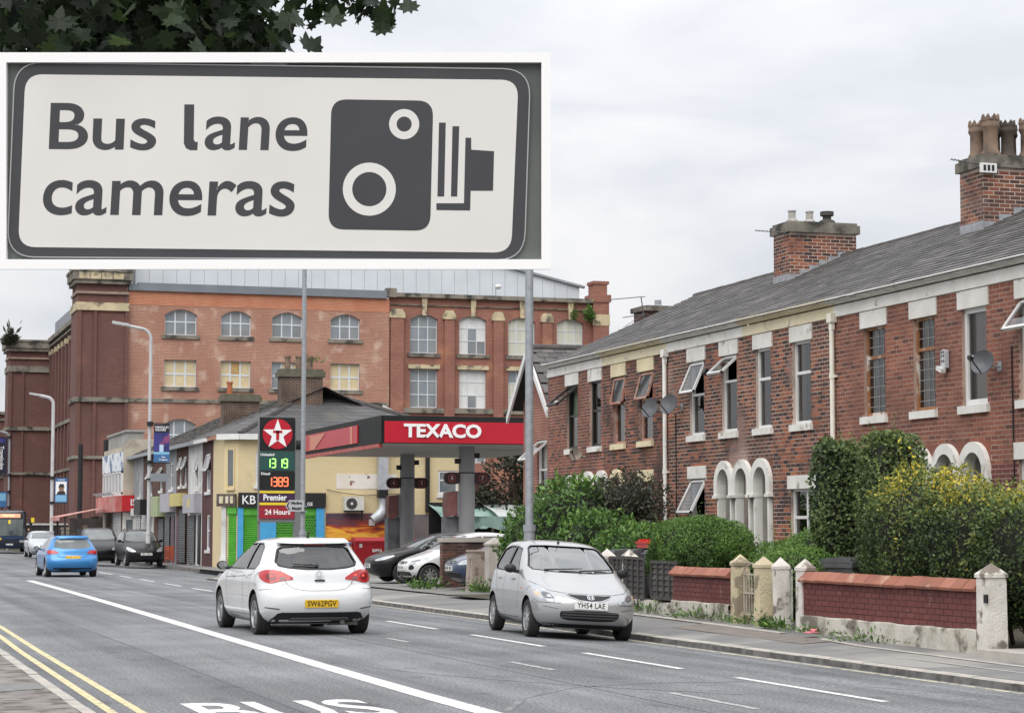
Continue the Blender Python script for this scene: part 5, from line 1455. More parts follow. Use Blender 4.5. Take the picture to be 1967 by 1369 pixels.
bb = MB(); bb.box(-.08, .2, CZ0 - .14, .06, d, CZ0 - .012); bb.build('red_edge_strip', mat('peeling_red_edge', (.38, .05, .045), (.36, .12, .1), 2.5, rough=.5), cn)
for (x_, y_) in ((3.55, 10.2), (3.55, 1.9)):
    bb = MB(); bb.tube([(x_, y_, .06), (x_, y_, CZ0)], .285, 24); c_ = bb.build('column', m_colg, cn, smooth=True)
    bb = MB()
    for s in (-1, 1):
        bb.prism([(a * 1.0 + x_ + s * .52, q + 3.45) for a, q in roundrect(.62, .42, .2)], lambda p, z, dd: (p, y_ + dd, z), -.08, .08)
    bb.build('number_sign', mat('dark_maroon_sign', (.035, .014, .016), rough=.5), c_)
    bb = MB()
    for s in (-1, 1):
        bb.lathe([(.12, 0), (.15, 0), (.15, .02), (.12, .02)], frame((x_ + s * .56, y_ - .08, 3.45), (1, 0, 0), (0, 0, 1)), 18)
    bb.build('number_ring', mat('dull_red_ring', (.25, .05, .05), rough=.5), c_)
    for s, n_ in ((-1, '6' if y_ > 5 else '8'), (1, '5' if y_ > 5 else '7')):
        lettering(n_, .2, mat('pale_red_digit', (.5, .35, .33), rough=.5), c_, frame((x_ + s * .56, y_ - .09, 3.45), (1, 0, 0), (0, 0, 1)), bold=.003)
    bb = MB(); bb.tube([(x_ - .3, y_, 3.45), (x_ + .3, y_, 3.45)], .03, 6); bb.tube([(x_, y_, 3.62), (x_, y_, 3.66)], .30, 20)
    for s in (-1, 1): bb.xbox(Matrix.Translation((x_ + s * .36, y_ - .05, 4.15 + .1 * s)), .16, .16, .18)
    bb.build('bracket', m_black, c_)
    # pump topper on the left of the column
    bb = MB(); bb.prism([(-.05, 2.15), (-.42, 2.1), (-.47, 2.5), (-.42, 2.95), (-.05, 3.0)], lambda p, z, dd: (x_ - .28 + p, y_ + .3 + dd, z), -.25, .25); tp = bb.build('pump_topper', mat('faded_maroon_panel', (.19, .075, .07), (.24, .11, .1), 3, rough=.5), c_)
    bb = MB(); bb.box(x_ - .33, y_ - .02, 2.1, x_ - .26, y_ + .56, 3.0); bb.build('grey_edge', m_steel, tp)
    bb = MB(); bb.box(x_ - .7, y_ + .3, .1, x_ - .2, y_ + .8, 2.1); bb.build('pump_body', mat('pump_grey', (.22, .23, .24), (.12, .12, .13), 2, rough=.5), c_)
# price sign
px, py = 14.72, 76.0
ps = thing('price_sign', 'tall red and black fuel price sign with a white star in a red disc', 'sign', (px, py, 0))
bb = MB(); bb.box(-.27, .02, 1.9, 1.02, .26, 5.62); bb.box(1.02, -.01, .05, 1.22, .3, 5.5); bb.box(-.27, .06, .05, -.2, .2, 1.95); bb.build('frame', mat('sign_frame_grey', (.16, .165, .17), rough=.5), ps)
bb = MB(); bb.box(-.25, -.02, 4.42, 1.0, .02, 5.58); bb.build('emblem_panel', m_pblk, ps)
cx, cz = .375, 5.0
bb = MB(); bb.lathe([(.0, 0), (.53, 0), (.53, .02)], frame((cx, -.022, cz), (1, 0, 0), (0, 0, 1)), 40); bb.poly([(cx + .53 * math.cos(2 * PI * i / 40), -.043, cz + .53 * math.sin(2 * PI * i / 40)) for i in range(40)]); bb.build('red_disc', m_pred, ps)
st = []
for i in range(10):
    r_ = .545 if i % 2 == 0 else .215; a = PI / 2 + i * PI / 5
    st.append((cx + r_ * math.cos(a), cz - .02 + r_ * math.sin(a)))
bb = MB(); cent = (cx, cz - .02)
for i in range(10):
    a, c = st[i], st[(i + 1) % 10]; bb.poly([(cent[0], -.05, cent[1]), (a[0], -.05, a[1]), (c[0], -.05, c[1])])
bb.build('star', m_let, ps)
bb = MB(); bb.box(cx - .165, -.058, cz + .03, cx + .165, -.051, cz + .12); bb.box(cx - .055, -.058, cz - .22, cx + .055, -.051, cz + .12); bb.build('letter_t', m_pred, ps)
m_pg = mat('price_panel_green', (.022, .075, .066), rough=.4)
bb = MB(); bb.box(-.25, -.02, 3.72, 1.0, .02, 4.38); bb.build('unleaded_panel', m_pg, ps)
bb = MB(); bb.box(-.25, -.02, 3.05, 1.0, .02, 3.69); bb.build('diesel_panel', m_pblk, ps)
m_ledg = mat('green_led', (.2, .6, .1), emit=(.35, 1.0, .16), estr=1.1); m_ledr = mat('red_led', (.7, .1, .05), emit=(1.0, .16, .06), estr=1.1)
SEG = {'0': 'abcdef', '1': 'bc', '2': 'abged', '3': 'abgcd', '8': 'abcdefg', '9': 'abcdfg'}
def digits(txt, x, z, h, m, parent):
    bb = MB(); w_ = h * .46; t_ = h * .12; y_ = -.03
    for ch_ in txt:
        if ch_ == '.':
            bb.box(x - t_ * .9, y_, z, x + t_ * .2, -.021, z + t_); x += t_ * .5; continue
        if ch_ == ' ': x += w_ * .28; continue
        s = SEG[ch_]
        def hb(zz): bb.box(x + t_ * .3, y_, zz - t_ / 2, x + w_ - t_ * .3, -.021, zz + t_ / 2)
        def vb(xx, a, c): bb.box(xx - t_ / 2, y_, a + t_ * .2, xx + t_ / 2, -.021, c - t_ * .2)
        if 'a' in s: hb(z + h)
        if 'g' in s: hb(z + h / 2)
        if 'd' in s: hb(z)
        if 'f' in s: vb(x, z + h / 2, z + h)
        if 'b' in s: vb(x + w_, z + h / 2, z + h)
        if 'e' in s: vb(x, z, z + h / 2)
        if 'c' in s: vb(x + w_, z, z + h / 2)
        x += w_ * 1.4
        bb.build('led_digit', m, parent); bb = MB()
digits('13 19', -.02, 3.82, .30, m_ledg, ps); digits('1389', .04, 3.17, .30, m_ledr, ps)
bb = MB(); bb.box(.615, -.03, 3.805, .645, -.021, 3.84); bb.build('led_point', m_ledg, ps)
bb = MB(); bb.box(.615, -.03, 3.155, .645, -.021, 3.19); bb.build('led_point', m_ledr, ps)
lettering('Unleaded', .13, m_let, ps, frame((.02, -.025, 4.27), (1, 0, 0), (0, 0, 1)), bold=.003)
lettering('Diesel', .13, m_let, ps, frame((-.04, -.025, 3.60), (1, 0, 0), (0, 0, 1)), bold=.003)
bb = MB(); bb.box(-.25, -.02, 2.50, 1.0, .02, 3.0); bb.build('premier_panel', mat('dark_plum_panel', (.05, .022, .06), rough=.4), ps)
bb = MB(); bb.box(-.25, -.03, 2.92, 1.0, -.021, 3.0); bb.box(-.25, -.03, 2.5, 1.0, -.021, 2.59); bb.build('yellow_stripe', mat('bright_yellow', (.75, .55, .03), rough=.4), ps)
lettering('Premier', .30, m_let, ps, frame((.30, -.025, 2.76), (1, 0, 0), (0, 0, 1)), bold=.008, sx=.86)
bb = MB(); bb.box(-.25, -.02, 2.03, 1.0, .02, 2.47); bb.build('hours_panel', mat('dull_red_panel', (.30, .02, .035), rough=.4), ps)
lettering('24 Hours', .25, m_let, ps, frame((.40, -.025, 2.25), (1, 0, 0), (0, 0, 1)), bold=.006, sx=.95)
bb = MB(); bb.lathe([(0, -.14), (.2, -.14), (.2, .14), (0, .14)], Matrix.Translation((1.18, .1, 4.62)) @ Matrix.Rotation(R(90), 4, 'Y'), 16); bb.build('side_roundel', m_pblk, ps)

# ---- behind the canopy: market shelter, fence, bins
t = thing('tarpaulin_shelter', 'timber lean-to shelter draped with torn green and white tarpaulin', 'shelter', (24.6, 88.2, 0))
m_tarp = mat('green_tarpaulin', (.20, .34, .28), (.30, .42, .37), 1.4, rough=.6, c3=(.08, .13, .11), s3=1.3, t3=(.55, .66))
m_tarpw = mat('white_sheet_roof', (.62, .64, .62), (.5, .54, .52), 1, rough=.6)
def cloth(x0, x1, y0, y1, z0, z1, sag, n=12):
    bb = MB(); V_ = []
    for i in range(n + 1):
        for j in range(5):
            a, c = i / n, j / 4
            V_.append((x0 + (x1 - x0) * a, y0 + (y1 - y0) * c, z0 + (z1 - z0) * c - sag * math.sin(PI * a) * (1 - c * .4) + .07 * math.sin(a * 17 + c * 4) * (1 - c * .5)))
    return bb.add(V_, [(i * 5 + j, (i + 1) * 5 + j, (i + 1) * 5 + j + 1, i * 5 + j + 1) for i in range(n) for j in range(4)])
cloth(-.2, 2.6, -.6, 1.8, 2.05, 2.75, .35).build('tarpaulin', m_tarp, t, smooth='all')
cloth(2.2, 6.6, -.7, 1.8, 2.15, 2.75, .06).build('roof_sheet', m_tarpw, t, smooth='all')
bb = MB(); V0 = len(bb.v)
for i in range(16):
    a, c = -.2 + i * .43, -.2 + (i + 1) * .43
    dz = .12 * math.sin(i * 1.9); dz2 = .12 * math.sin((i + 1) * 1.9)
    bb.quad((a, -.72 - .05 * (i % 2), 1.7 + dz), (c, -.72 - .05 * ((i + 1) % 2), 1.7 + dz2), (c, -.68, 2.2), (a, -.68, 2.2))
bb.build('tarpaulin_skirt', m_tarp, t, smooth='all')
m_tim = mat('weathered_timber', (.28, .22, .16), (.18, .145, .11), 5, rough=.9)
for x_ in (0, 1.9, 3.6, 5.2, 6.4):
    bb = MB(); bb.box(x_, -.6, .06, x_ + .1, -.5, 2.2); bb.build('post', m_tim, t)
bb = MB(); bb.quad((-.2, 1.7, .06), (-.2, 1.7, 2.8), (6.6, 1.7, 2.8), (6.6, 1.7, .06)); bb.build('back_sheet', m_dark, t)
t = thing('picket_fence', 'low weathered picket fence under the green tarpaulin', 'fence', (24.7, 87.0, 0))
for i in range(13):
    bb = MB(); bb.box(i * .11, 0, .06, i * .11 + .085, .03, 1.25 + .03 * (i % 3)); bb.build('picket', m_tim, t)
bb = MB(); bb.box(0, .03, .9, 1.45, .07, 1.0); bb.build('rail', m_tim, t)
t = thing('brick_pile', 'heap of loose buff bricks between the canopy columns', 'brick pile', (26.3, 86.9, .06))
random.seed(3)
for i in range(46):
    me = brick_variants(mat('buff_loose_brick', (0, 0, 0), (.3, .24, .16), 3, rough=.9, ramp=[(.42, .30, .17), (.50, .36, .2), (.30, .15, .09)]), .215, .065, .1, 6)[i % 6]
    lvl = i // 12
    o = link('brick', me, t, (random.uniform(-.1, 2.4 - .3 * lvl), random.uniform(-.2, .2), .04 + lvl * .26 + random.uniform(0, .16))); o.rotation_euler = (random.uniform(-.3, .3), random.uniform(-.3, .3), random.uniform(.9, 2.2)); o.scale = (1.6, 1.6, 2.2)
bb = MB(); bb.box(-.2, .0, 0, 2.6, .5, 1.0); bb.build('heap', m_tim, t)
t = thing('lamp_column', 'slim rusty lamp column with a flat head behind the canopy', 'street lamp', (23.3, 70.2, 0)); bb = MB(); bb.tube([(0, 0, 0), (0, 0, 3.75)], .075, 8); bb.build('column', mat('rusty_column', (.17, .11, .085), (.13, .09, .075), 3, rough=.8), t)
bb = MB(); bb.box(-.2, -.12, 3.75, .22, .12, 3.84); bb.build('lamp_head', m_steel, t)
m_bin = mat('red_bin_plastic', (.44, .018, .028), (.38, .018, .026), 3, rough=.45)
t = thing('commercial_bin', 'large red commercial wheeled bin in front of the sunset mural', 'bin', (21.6, 89.0, .06), R(-4))
bb = MB(); bb.add([(-.58, -.42, .2), (.58, -.42, .2), (.58, .42, .2), (-.58, .42, .2), (-.68, -.5, 1.12), (.68, -.5, 1.12), (.68, .5, 1.12), (-.68, .5, 1.12)], [(0, 3, 2, 1), (4, 5, 6, 7), (0, 1, 5, 4), (1, 2, 6, 5), (2, 3, 7, 6), (3, 0, 4, 7)]); bb.box(-.7, -.53, 1.06, .7, .52, 1.13); bb.build('body', m_bin, t)
bb = MB(); bb.prism([(-.52, 1.13), (.52, 1.13), (.45, 1.27), (-.4, 1.24)], lambda a, z, dd: (dd, a, z), -.69, .69); bb.build('lid', m_bin, t)
lettering('BIFFA', .17, m_let, t, frame((.25, -.475, .72), (1, 0, 0), (0, .09, 1)), bold=.004)
bb = MB(); bb.box(-.5, -.49, .85, -.38, -.47, 1.02); bb.build('label', m_white, t)
for x_ in (-.5, .5):
    for y_ in (-.33, .33):
        bb = MB(); bb.tube([(x_ - .03, y_, .09), (x_ + .03, y_, .09)], .09, 12); bb.build('wheel', m_rubber, t)
t = thing('wheeled_bin', 'second red wheeled bin half behind the grey column', 'bin', (23.3, 89.6, .06)); bb = MB(); bb.box(-.4, -.35, .1, .4, .35, 1.1); bb.box(-.44, -.4, 1.0, .44, .4, 1.1); bb.build('body', m_bin, t)
bb = MB(); bb.prism([(-.4, 1.1), (.4, 1.1), (.35, 1.22), (-.3, 1.2)], lambda a, z, dd: (dd, a, z), -.44, .44); bb.build('lid', m_bin, t)
t = thing('gas_bottle', 'grey gas bottle standing next to the large red bin', 'gas bottle', (22.55, 88.3, .06)); bb = MB(); bb.lathe([(0, 0), (.14, 0), (.14, .75), (.1, .88), (.04, .92), (.04, 1.0), (0, 1.0)], None, 16); bb.build('bottle', mat('grey_bottle', (.42, .41, .39), (.34, .33, .32), 4, rough=.5), t, smooth=True)
bb = MB(); bb.lathe([(.11, .9), (.11, 1.06), (.09, 1.06), (.09, .9)], None, 12); bb.build('collar', m_black, t)
t = thing('blue_bin', 'blue wheeled bin beside the red commercial bin', 'bin', (20.6, 89.6, .06)); bb = MB(); bb.add([(-.22, -.25, .08), (.22, -.25, .08), (.22, .25, .08), (-.22, .25, .08), (-.29, -.33, .98), (.29, -.33, .98), (.29, .33, .98), (-.29, .33, .98)], [(0, 3, 2, 1), (4, 5, 6, 7), (0, 1, 5, 4), (1, 2, 6, 5), (2, 3, 7, 6), (3, 0, 4, 7)]); bb.build('body', mat('blue_bin_plastic', (.04, .10, .22), rough=.5), t)
bb = MB(); bb.prism([(-.36, .99), (.34, .99), (.3, 1.08), (-.3, 1.04)], lambda a, z, dd: (dd, a, z), -.31, .31); bb.build('lid', mat('blue_bin_plastic', (.04, .10, .22)), t)
# ---- street lamps
def lamp(label, x, y, z0, h, arm, r0=.10, r1=.055, mat_=m_steel, ang=R(90), banner=()):
    t = thing('street_lamp', label, 'street lamp', (x, y, z0), 0, 'tall street lamps along the right pavement')
    bb = MB(); bb.tube([(0, 0, 0), (0, 0, 1.5), (0, 0, 1.52), (0, 0, h)], [r0, r0, r0 * .72, r1], 12)
    pts = [(0, 0, h)]
    for i in range(1, 7):
        a = PI / 2 * i / 6; pts.append((-.5 * (1 - math.cos(a)), 0, h + .5 * math.sin(a)))
    pts.append((-arm, 0, h + .5 + .1 * arm))
    bb.tube(pts, r1, 8); bb.build('column', mat_, t, smooth=True)
    bb = MB(); bb.xbox(Matrix.Translation((-arm - .3, 0, h + .55 + .13 * arm)) @ Matrix.Rotation(R(8), 4, 'Y'), .75, .24, .12); bb.xbox(Matrix.Translation((-arm - .35, 0, h + .50 + .13 * arm)) @ Matrix.Rotation(R(8), 4, 'Y'), .5, .2, .06); bb.build('lamp_head', mat_, t)
    bb = MB(); bb.tube([(0, 0, 1.42), (0, 0, 1.55)], r0 * 1.12, 12); bb.box(-.06, -r0 - .012, .5, .06, -r0 + .02, 1.0); bb.build('access_door', mat_, t)
    return t
m_lampw = mat('pale_lamp_paint', (.52, .52, .52), (.44, .44, .45), 2, rough=.5)
lamp('thick galvanised lamp post in front of the laurel hedge, right of the canopy', 13.4, 41.7, .18, 9.6, 1.8, .115, .085)
t = lamp('slim grey lamp post beside the fuel price sign', 13.6, 64.5, .06, 9.6, 1.8, .10, .07)
fs = thing('direction_sign', 'grey finger sign reading Madina Masjid on the slim lamp post', 'sign', (13.6, 64.5, .06))
bb = MB(); bb.prism([(-.56, 2.28), (-.44, 2.12), (-.0, 2.12), (-.0, 2.46), (-.44, 2.46)], lambda a, z, dd: (a, dd, z), -.16, -.13); bb.build('board', mat('sign_grey', (.42, .43, .45)), fs)
bb = MB(); bb.prism([(-.53, 2.29), (-.45, 2.17), (-.42, 2.17), (-.49, 2.29), (-.42, 2.41), (-.45, 2.41)], lambda a, z, dd: (a, dd, z), -.166, -.161); bb.build('arrow', m_black, fs)
lettering('Madina', .115, m_black, fs, frame((-.22, -.165, 2.37), (1, 0, 0), (0, 0, 1)), bold=.003)
lettering('Masjid', .115, m_black, fs, frame((-.22, -.165, 2.21), (1, 0, 0), (0, 0, 1)), bold=.003)
bb = MB(); bb.box(-.1, -.13, 2.1, .1, .1, 2.14); bb.box(-.1, -.13, 2.25, .1, .1, 2.29); bb.build('clamp', m_steel, fs)
lamp('pale lamp post carrying a dark blue banner and a blank grey board', 14.1, 101.0, 0, 10.4, 1.1, .12, .07, m_lampw)
lamp('pale lamp post with a portrait banner near the mill tower', 14.15, 147.0, 0, 9.9, .9, .15, .11, m_lampw)
lamp('grey lamp post with a dark hanging banner at the left edge', 14.0, 181.0, 0, 9.0, .0 + .8, .13, .10, m_steel)
def banner(label, x, y, z0, z1, w_, panels, texts=(), right=True, grp='lamp post banners'):
    t = thing('banner', label, 'banner', (x, y, 0), 0, grp)
    s = 1 if right else -1
    bb = MB(); bb.tube([(0, 0, z1 + .04), (s * (w_ + .2), 0, z1 + .04)], .03, 6); bb.tube([(0, 0, z0 - .04), (s * (w_ + .2), 0, z0 - .04)], .03, 6); bb.tube([(0, 0, z1 - .08), (0, 0, z1 + .12)], .15, 10); bb.tube([(0, 0, z0 - .1), (0, 0, z0 + .06)], .15, 10); bb.build('arm', m_black, t)
    a0, a1 = (.18, .18 + w_) if right else (-.18 - w_, -.18)
    bb = MB(); bb.box(a0, -.01, z0, a1, .01, z1); cl = bb.build('cloth', panels[0], t)
    for k, (ua, ub, va, vb, m_) in enumerate(panels[1:]):
        bb = MB(); bb.box(a0 + w_ * ua, -.014 - .0015 * k, z0 + (z1 - z0) * va, a0 + w_ * ub, -.011 - .0015 * k, z0 + (z1 - z0) * vb); bb.build('print', m_, cl)
    for (txt, sz, u, v, m_) in texts:
        lettering(txt, sz, m_, cl, frame((a0 + w_ * u, -.03, z0 + (z1 - z0) * v), (1, 0, 0), (0, 0, 1)), bold=.003, extrude=.001)
    return t
navy = mat('banner_navy', (.018, .018, .035), rough=.7); bl2 = mat('banner_blue', (.05, .16, .36), (.04, .13, .3), 4, rough=.7); vio = mat('banner_violet_print', (.06, .05, .25), (.02, .03, .12), 2.2, rough=.7, c3=(.22, .06, .16), s3=1.8, t3=(.55, .62)); cyan = mat('banner_light', (.45, .6, .75), rough=.7)
banner('dark blue banner with a glowing figure print on the pale lamp post', 14.1, 100.9, 4.75, 6.48, .72, [navy, (.0, 1, .30, .78, vio), (.36, .62, .22, .46, cyan), (0, 1, 0, .25, bl2), (0, 1, .2, .27, mat('banner_sky', (.2, .42, .62), rough=.7))], [('WINCKLEY', .13, .5, .92, m_let), ('SQUARE', .13, .42, .85, m_let), ('Visit', .1, .62, .13, m_let), ('Preston', .12, .62, .06, m_let)])
bb = MB(); t = thing('blank_board', 'blank grey board fixed to the pale lamp post under the dark blue banner', 'sign', (14.1, 100.9, 0)); bb.box(.02, -.16, 3.85, .85, -.13, 4.22); bb.build('board', mat('blank_board_grey', (.22, .24, .26), rough=.6), t); bb = MB(); bb.box(-.14, -.13, 3.95, .14, .14, 4.0); bb.build('clamp', m_black, t)
skin = mat('portrait_brown', (.30, .17, .11), (.22, .12, .08), 6, rough=.7)
pb = banner('banner with a portrait of a smiling person on the pale lamp post near the tower', 14.15, 146.9, 3.45, 5.05, .80, [bl2, (.06, .94, .32, .86, m_let), (.06, .94, .04, .30, mat('banner_sky', (.2, .42, .62)))], [('TOGETHER', .09, .5, .93, m_let)])
cl = [o for o in pb.children if o.name.startswith('cloth')][0]
bb = MB(); fx, fz = .18 + .42, 4.40
bb.poly([(fx + .17 * math.cos(2 * PI * i / 20), -.024, fz + .23 * math.sin(2 * PI * i / 20)) for i in range(20)]); bb.build('print', skin, cl)
bb = MB(); bb.poly([(fx - .34, -.022, 3.97), (fx + .30, -.022, 3.97), (fx + .2, -.022, 4.2), (fx, -.022, 4.25), (fx - .2, -.022, 4.18)]); bb.poly([(fx - .2, -.026, 4.45), (fx + .2, -.026, 4.45), (fx + .14, -.026, 4.66), (fx - .1, -.026, 4.68)]); bb.build('print', mat('portrait_dark', (.035, .03, .035), rough=.7), cl)
bt = banner('dark hanging banner with white vertical writing at the far left edge', 14.0, 180.9, 6.1, 9.1, .95, [navy, (.15, .85, .86, .97, vio)], [], right=False)
cl = [o for o in bt.children if o.name.startswith('cloth')][0]
lettering('Travelodge', .42, m_let, cl, frame((-.62, -.03, 7.45), (0, 0, -1), (1, 0, 0)), bold=.006, extrude=.001)
banner('blue banner below the dark one at the far left edge', 14.0, 180.8, 3.5, 4.7, .7, [bl2, (.1, .9, .4, .9, mat('banner_sky', (.2, .42, .62)))], right=False)
# ================================================================== GARDEN FRONTAGE
GX = 14.2
m_gw = mat('peeling_white_paint', (.66, .63, .58), (.52, .49, .44), 3, rough=.85, c3=(.20, .17, .14), s3=3.2, t3=(.53, .60), bump=.5, bscale=30)
m_gc = mat('peeling_cream_paint', (.60, .51, .34), (.48, .41, .28), 3, rough=.85, c3=(.25, .21, .15), s3=3.4, t3=(.50, .56), bump=.6, bscale=25)
m_cop = mat('terracotta_coping', (0, 0, 0), (.30, .11, .065), 3, rough=.8, ramp=[(.20, .085, .062), (.29, .115, .08), (.36, .16, .115)], c3=(.44, .30, .23), s3=2.5, t3=(.58, .70), bump=.2)
m_plin = mat('lime_washed_plinth', (.58, .55, .49), (.42, .39, .33), 3, rough=.9, c3=(.17, .15, .12), s3=2.4, t3=(.5, .6), bump=.6, bscale=14)
def gate_post(label, y, z0, h, m, wd=.25, x=GX, grp='gate piers along the front gardens', lean=0, apex=.14):
    t = thing('gate_post', label, 'gate post', (x, y, z0), 0, grp)
    w_ = wd / 2
    bb = MB()
    for z_a, z_b, a, c in ((-.1, .5, w_, w_ * .97), (.5, h, w_ * .97, w_ * .95)):
        bb.add([(p * a, q * a, z_a) for p, q in ((-1, -1), (1, -1), (1, 1), (-1, 1))] + [(p * c, q * c, z_b) for p, q in ((-1, -1), (1, -1), (1, 1), (-1, 1))], [(0, 3, 2, 1), (4, 5, 6, 7), (0, 1, 5, 4), (1, 2, 6, 5), (2, 3, 7, 6), (3, 0, 4, 7)])
    bb.build('shaft', m, t)
    bb = MB(); c = w_ * 1.08
    bb.add([(p * c, q * c, h) for p, q in ((-1, -1), (1, -1), (1, 1), (-1, 1))] + [(p * c, q * c, h + .045) for p, q in ((-1, -1), (1, -1), (1, 1), (-1, 1))] + [(0, 0, h + .045 + apex)], [(0, 3, 2, 1), (0, 1, 5, 4), (1, 2, 6, 5), (2, 3, 7, 6), (3, 0, 4, 7), (4, 5, 8), (5, 6, 8), (6, 7, 8), (7, 4, 8)])
    bb.build('cap', m, t)
    t.rotation_euler = (0, R(lean), 0)
    return t
gate_post('white gate pier at the right end of the long maroon wall', 24.93, .02, 1.0, m_gw, .29)
bb = MB(); t = thing('gate_latch', 'small black latch plate on the right hand white gate pier', 'latch', (GX - .155, 24.80, .75)); bb.box(-.02, -.06, -.05, .0, .03, .06); bb.build('plate', m_black, t)
gate_post('white gate pier at the left end of the long maroon wall', 30.5, .14, .87, m_gw, .23)
gate_post('slim white gate pier left of the thin green barred gate', 31.36, .16, .86, m_gw, .21, lean=-1)
gate_post('patchy cream gate pier with flaking render, right of the cream iron gate', 32.05, .17, .86, m_gc, .25)
gate_post('cream gate pier between the short maroon wall and the cream iron gate', 32.98, .18, .87, m_gc, .25)
gate_post('white gate pier beside the tilted grey fence panel', 38.15, .24, .85, m_gw, .24)
gate_post('white gate pier half hidden behind the silver car', 39.35, .24, .85, m_gw, .24)
def garden_wall(label, y0, y1, zt, zp, zb, bright):
    t = thing('garden_wall', label, 'wall', (GX, y0, 0), 0, 'maroon painted garden walls')
    L = y1 - y0
    bb = MB(); bb.box(-.08, 0, zp - .1, .10, L, zt - .14); wl_p = bb.build('wall', mat('maroon_mortar', (.125, .043, .038), (.10, .036, .033), 3, rough=.8), t)
    lay_bricks(wl_p, BR_P, 0, L, zp, zt - .15, [], lambda u, z: random.gauss(.5, .25), off=-.081, proud=.006, prio=lambda q: q[0], maxn=300)
    bb = MB(); n = int(L / .42)
    for i in range(n):
        a, c = L * i / n, L * (i + 1) / n
        bb.box(-.12 + random.uniform(-.012, .01), a + .004, zb, .13, c - .004, zp + random.uniform(-.015, .015)) if False else None
    # plinth of rendered stone with an uneven top
    bb = MB(); k = int(L / .3)
    tops = [zp - .02 + .009 * math.sin(i * 1.7) + random.uniform(-.007, .007) for i in range(k + 1)]; fr = [-.13 + random.uniform(-.006, .006) for i in range(k + 1)]
    for i in range(k):
        a, c = L * i / k, L * (i + 1) / k
        P = [(fr[i], a, zb - .1), (fr[i + 1], c, zb - .1), (fr[i + 1], c, tops[i + 1]), (fr[i], a, tops[i]), (-.07, a, tops[i] + .02), (-.07, c, tops[i + 1] + .02)]
        bb.add(P, [(1, 0, 3, 2), (2, 3, 4, 5)])
    bb.build('plinth', m_plin, t, smooth=True)
    nt = int(L / .305); vs = []
    for i in range(6):
        b2 = MB(); b2.tone = (i + .5) / 6
        wd = L / nt
        b2.prism([(-.17, 0), (-.155, -.035), (.155, -.035), (.17, 0), (.04, .12), (-.04, .12)], lambda a, q, d: (a, d, q), .004, wd - .004)
        vs.append(b2.mesh('coping_tile', m_cop))
    for i in range(nt):
        o = link('coping_tile', random.choice(vs), t, (random.uniform(-.006, .006), i * L / nt, zt - .115 + random.uniform(-.005, .005)))
        o.rotation_euler = (random.gauss(0, .01), 0, random.gauss(0, .008))
    return t
garden_wall('long maroon brick garden wall with terracotta coping under the golden privet', 25.1, 30.42, .99, .35, .02, 1)
garden_wall('short maroon brick garden wall beside the round bush', 33.2, 35.75, .99, .42, .16, 1)
t = thing('garden_wall', 'stub of low wall with a cracked terracotta cap behind the thin gate', 'wall', (GX + .35, 30.9, 0)); bb = MB(); bb.box(0, 0, .1, .2, .5, .82); bb.build('wall', mat('maroon_mortar', (.085, .028, .026)), t); bb = MB(); bb.tube([(.1, 0, .86), (.1, .52, .86)], .13, 10); bb.build('coping_tile', m_cop, t)
def iron_gate(label, y0, y1, z0, zt, m, n, loc_x=GX, ang=0, ornate=True):
    t = thing('iron_gate', label, 'gate', (loc_x, y0, z0), ang)
    L = y1 - y0; h = zt - z0
    bb = MB()
    for z in (.06, h * .5, h - .1): bb.box(-.012, 0, z, .012, L, z + .025)
    bb.box(-.014, 0, 0, .014, .028, h); bb.box(-.014, L - .028, 0, .014, L, h); bb.build('frame', m, t)
    for i in range(n):
        u = L * (i + 1) / (n + 1)
        bb = MB(); bb.box(-.008, u - .008, .06, .008, u + .008, h - .08 + (.08 if ornate and i % 2 else 0)); bb.build('bar', m, t)
    if ornate:
        bb = MB()
        for s in (-1, 1):
            pts = [(0, L / 2 + s * (.02 + .045 * (1 - math.cos(a))), h * .52 + .07 * math.sin(a)) for a in [i * PI / 8 for i in range(13)]]
            bb.tube(pts, .007, 5)
        bb.tube([(0, 0.02, h), (0, L / 2, h + .1), (0, L - .02, h)], .01, 5)
        bb.build('scroll', m, t)
    return t
iron_gate('cream iron garden gate with scrollwork between the cream piers', 32.2, 32.84, .2, 1.0, mat('cream_iron', (.50, .45, .37), (.35, .3, .24), 6, rough=.7), 5)
iron_gate('thin rusty green barred gate standing half open between white piers', 31.12, 31.75, .18, 1.02, mat('green_white_iron', (.40, .42, .36), (.2, .22, .16), 7, rough=.7), 6, ang=R(-12), loc_x=GX + .06, ornate=False)
# grey lapped fence panels
m_lap = mat('grey_lap_board', (0, 0, 0), (.055, .05, .048), 4, rough=.9, ramp=[(.045, .042, .042), (.075, .07, .068), (.105, .098, .092)], bump=.3, bscale=30)
m_lapf = mat('grey_fence_batten', (.075, .07, .066), (.05, .047, .045), 5, rough=.9)
def lap_panel(label, y0, y1, z0, z1, nv, rz=0, tilt=0, x=GX):
    t = thing('fence_panel', label, 'fence', (x, y0, z0), rz, 'grey lapped fence panels')
    t.rotation_euler = (R(tilt), 0, rz)
    L = y1 - y0; h = z1 - z0; n = int(h / .095)
    for i in range(n):
        bb = MB(); bb.tone = random.random(); z = i * h / n
        bb.add([(0, 0.03, z), (.0, L - .03, z), (.028, L - .03, z + h / n * 1.15), (.028, .03, z + h / n * 1.15), (.012, .03, z), (.012, L - .03, z)], [(1, 0, 3, 2), (0, 1, 5, 4)]); bb.build('board', m_lap, t)
    for i in range(nv + 1):
        u = L * i / nv; bb = MB(); bb.box(-.022, u - .017, -.02, .0, u + .017, h + .02); bb.build('batten', m_lapf, t)
    bb = MB(); bb.box(-.02, 0, h - .02, .035, L, h + .03); bb.box(-.018, 0, -.05, .03, L, .0); bb.build('rail', m_lapf, t)
    return t
lap_panel('grey lapped fence panel next to the short maroon wall', 35.8, 37.0, .44, 1.05, 4)
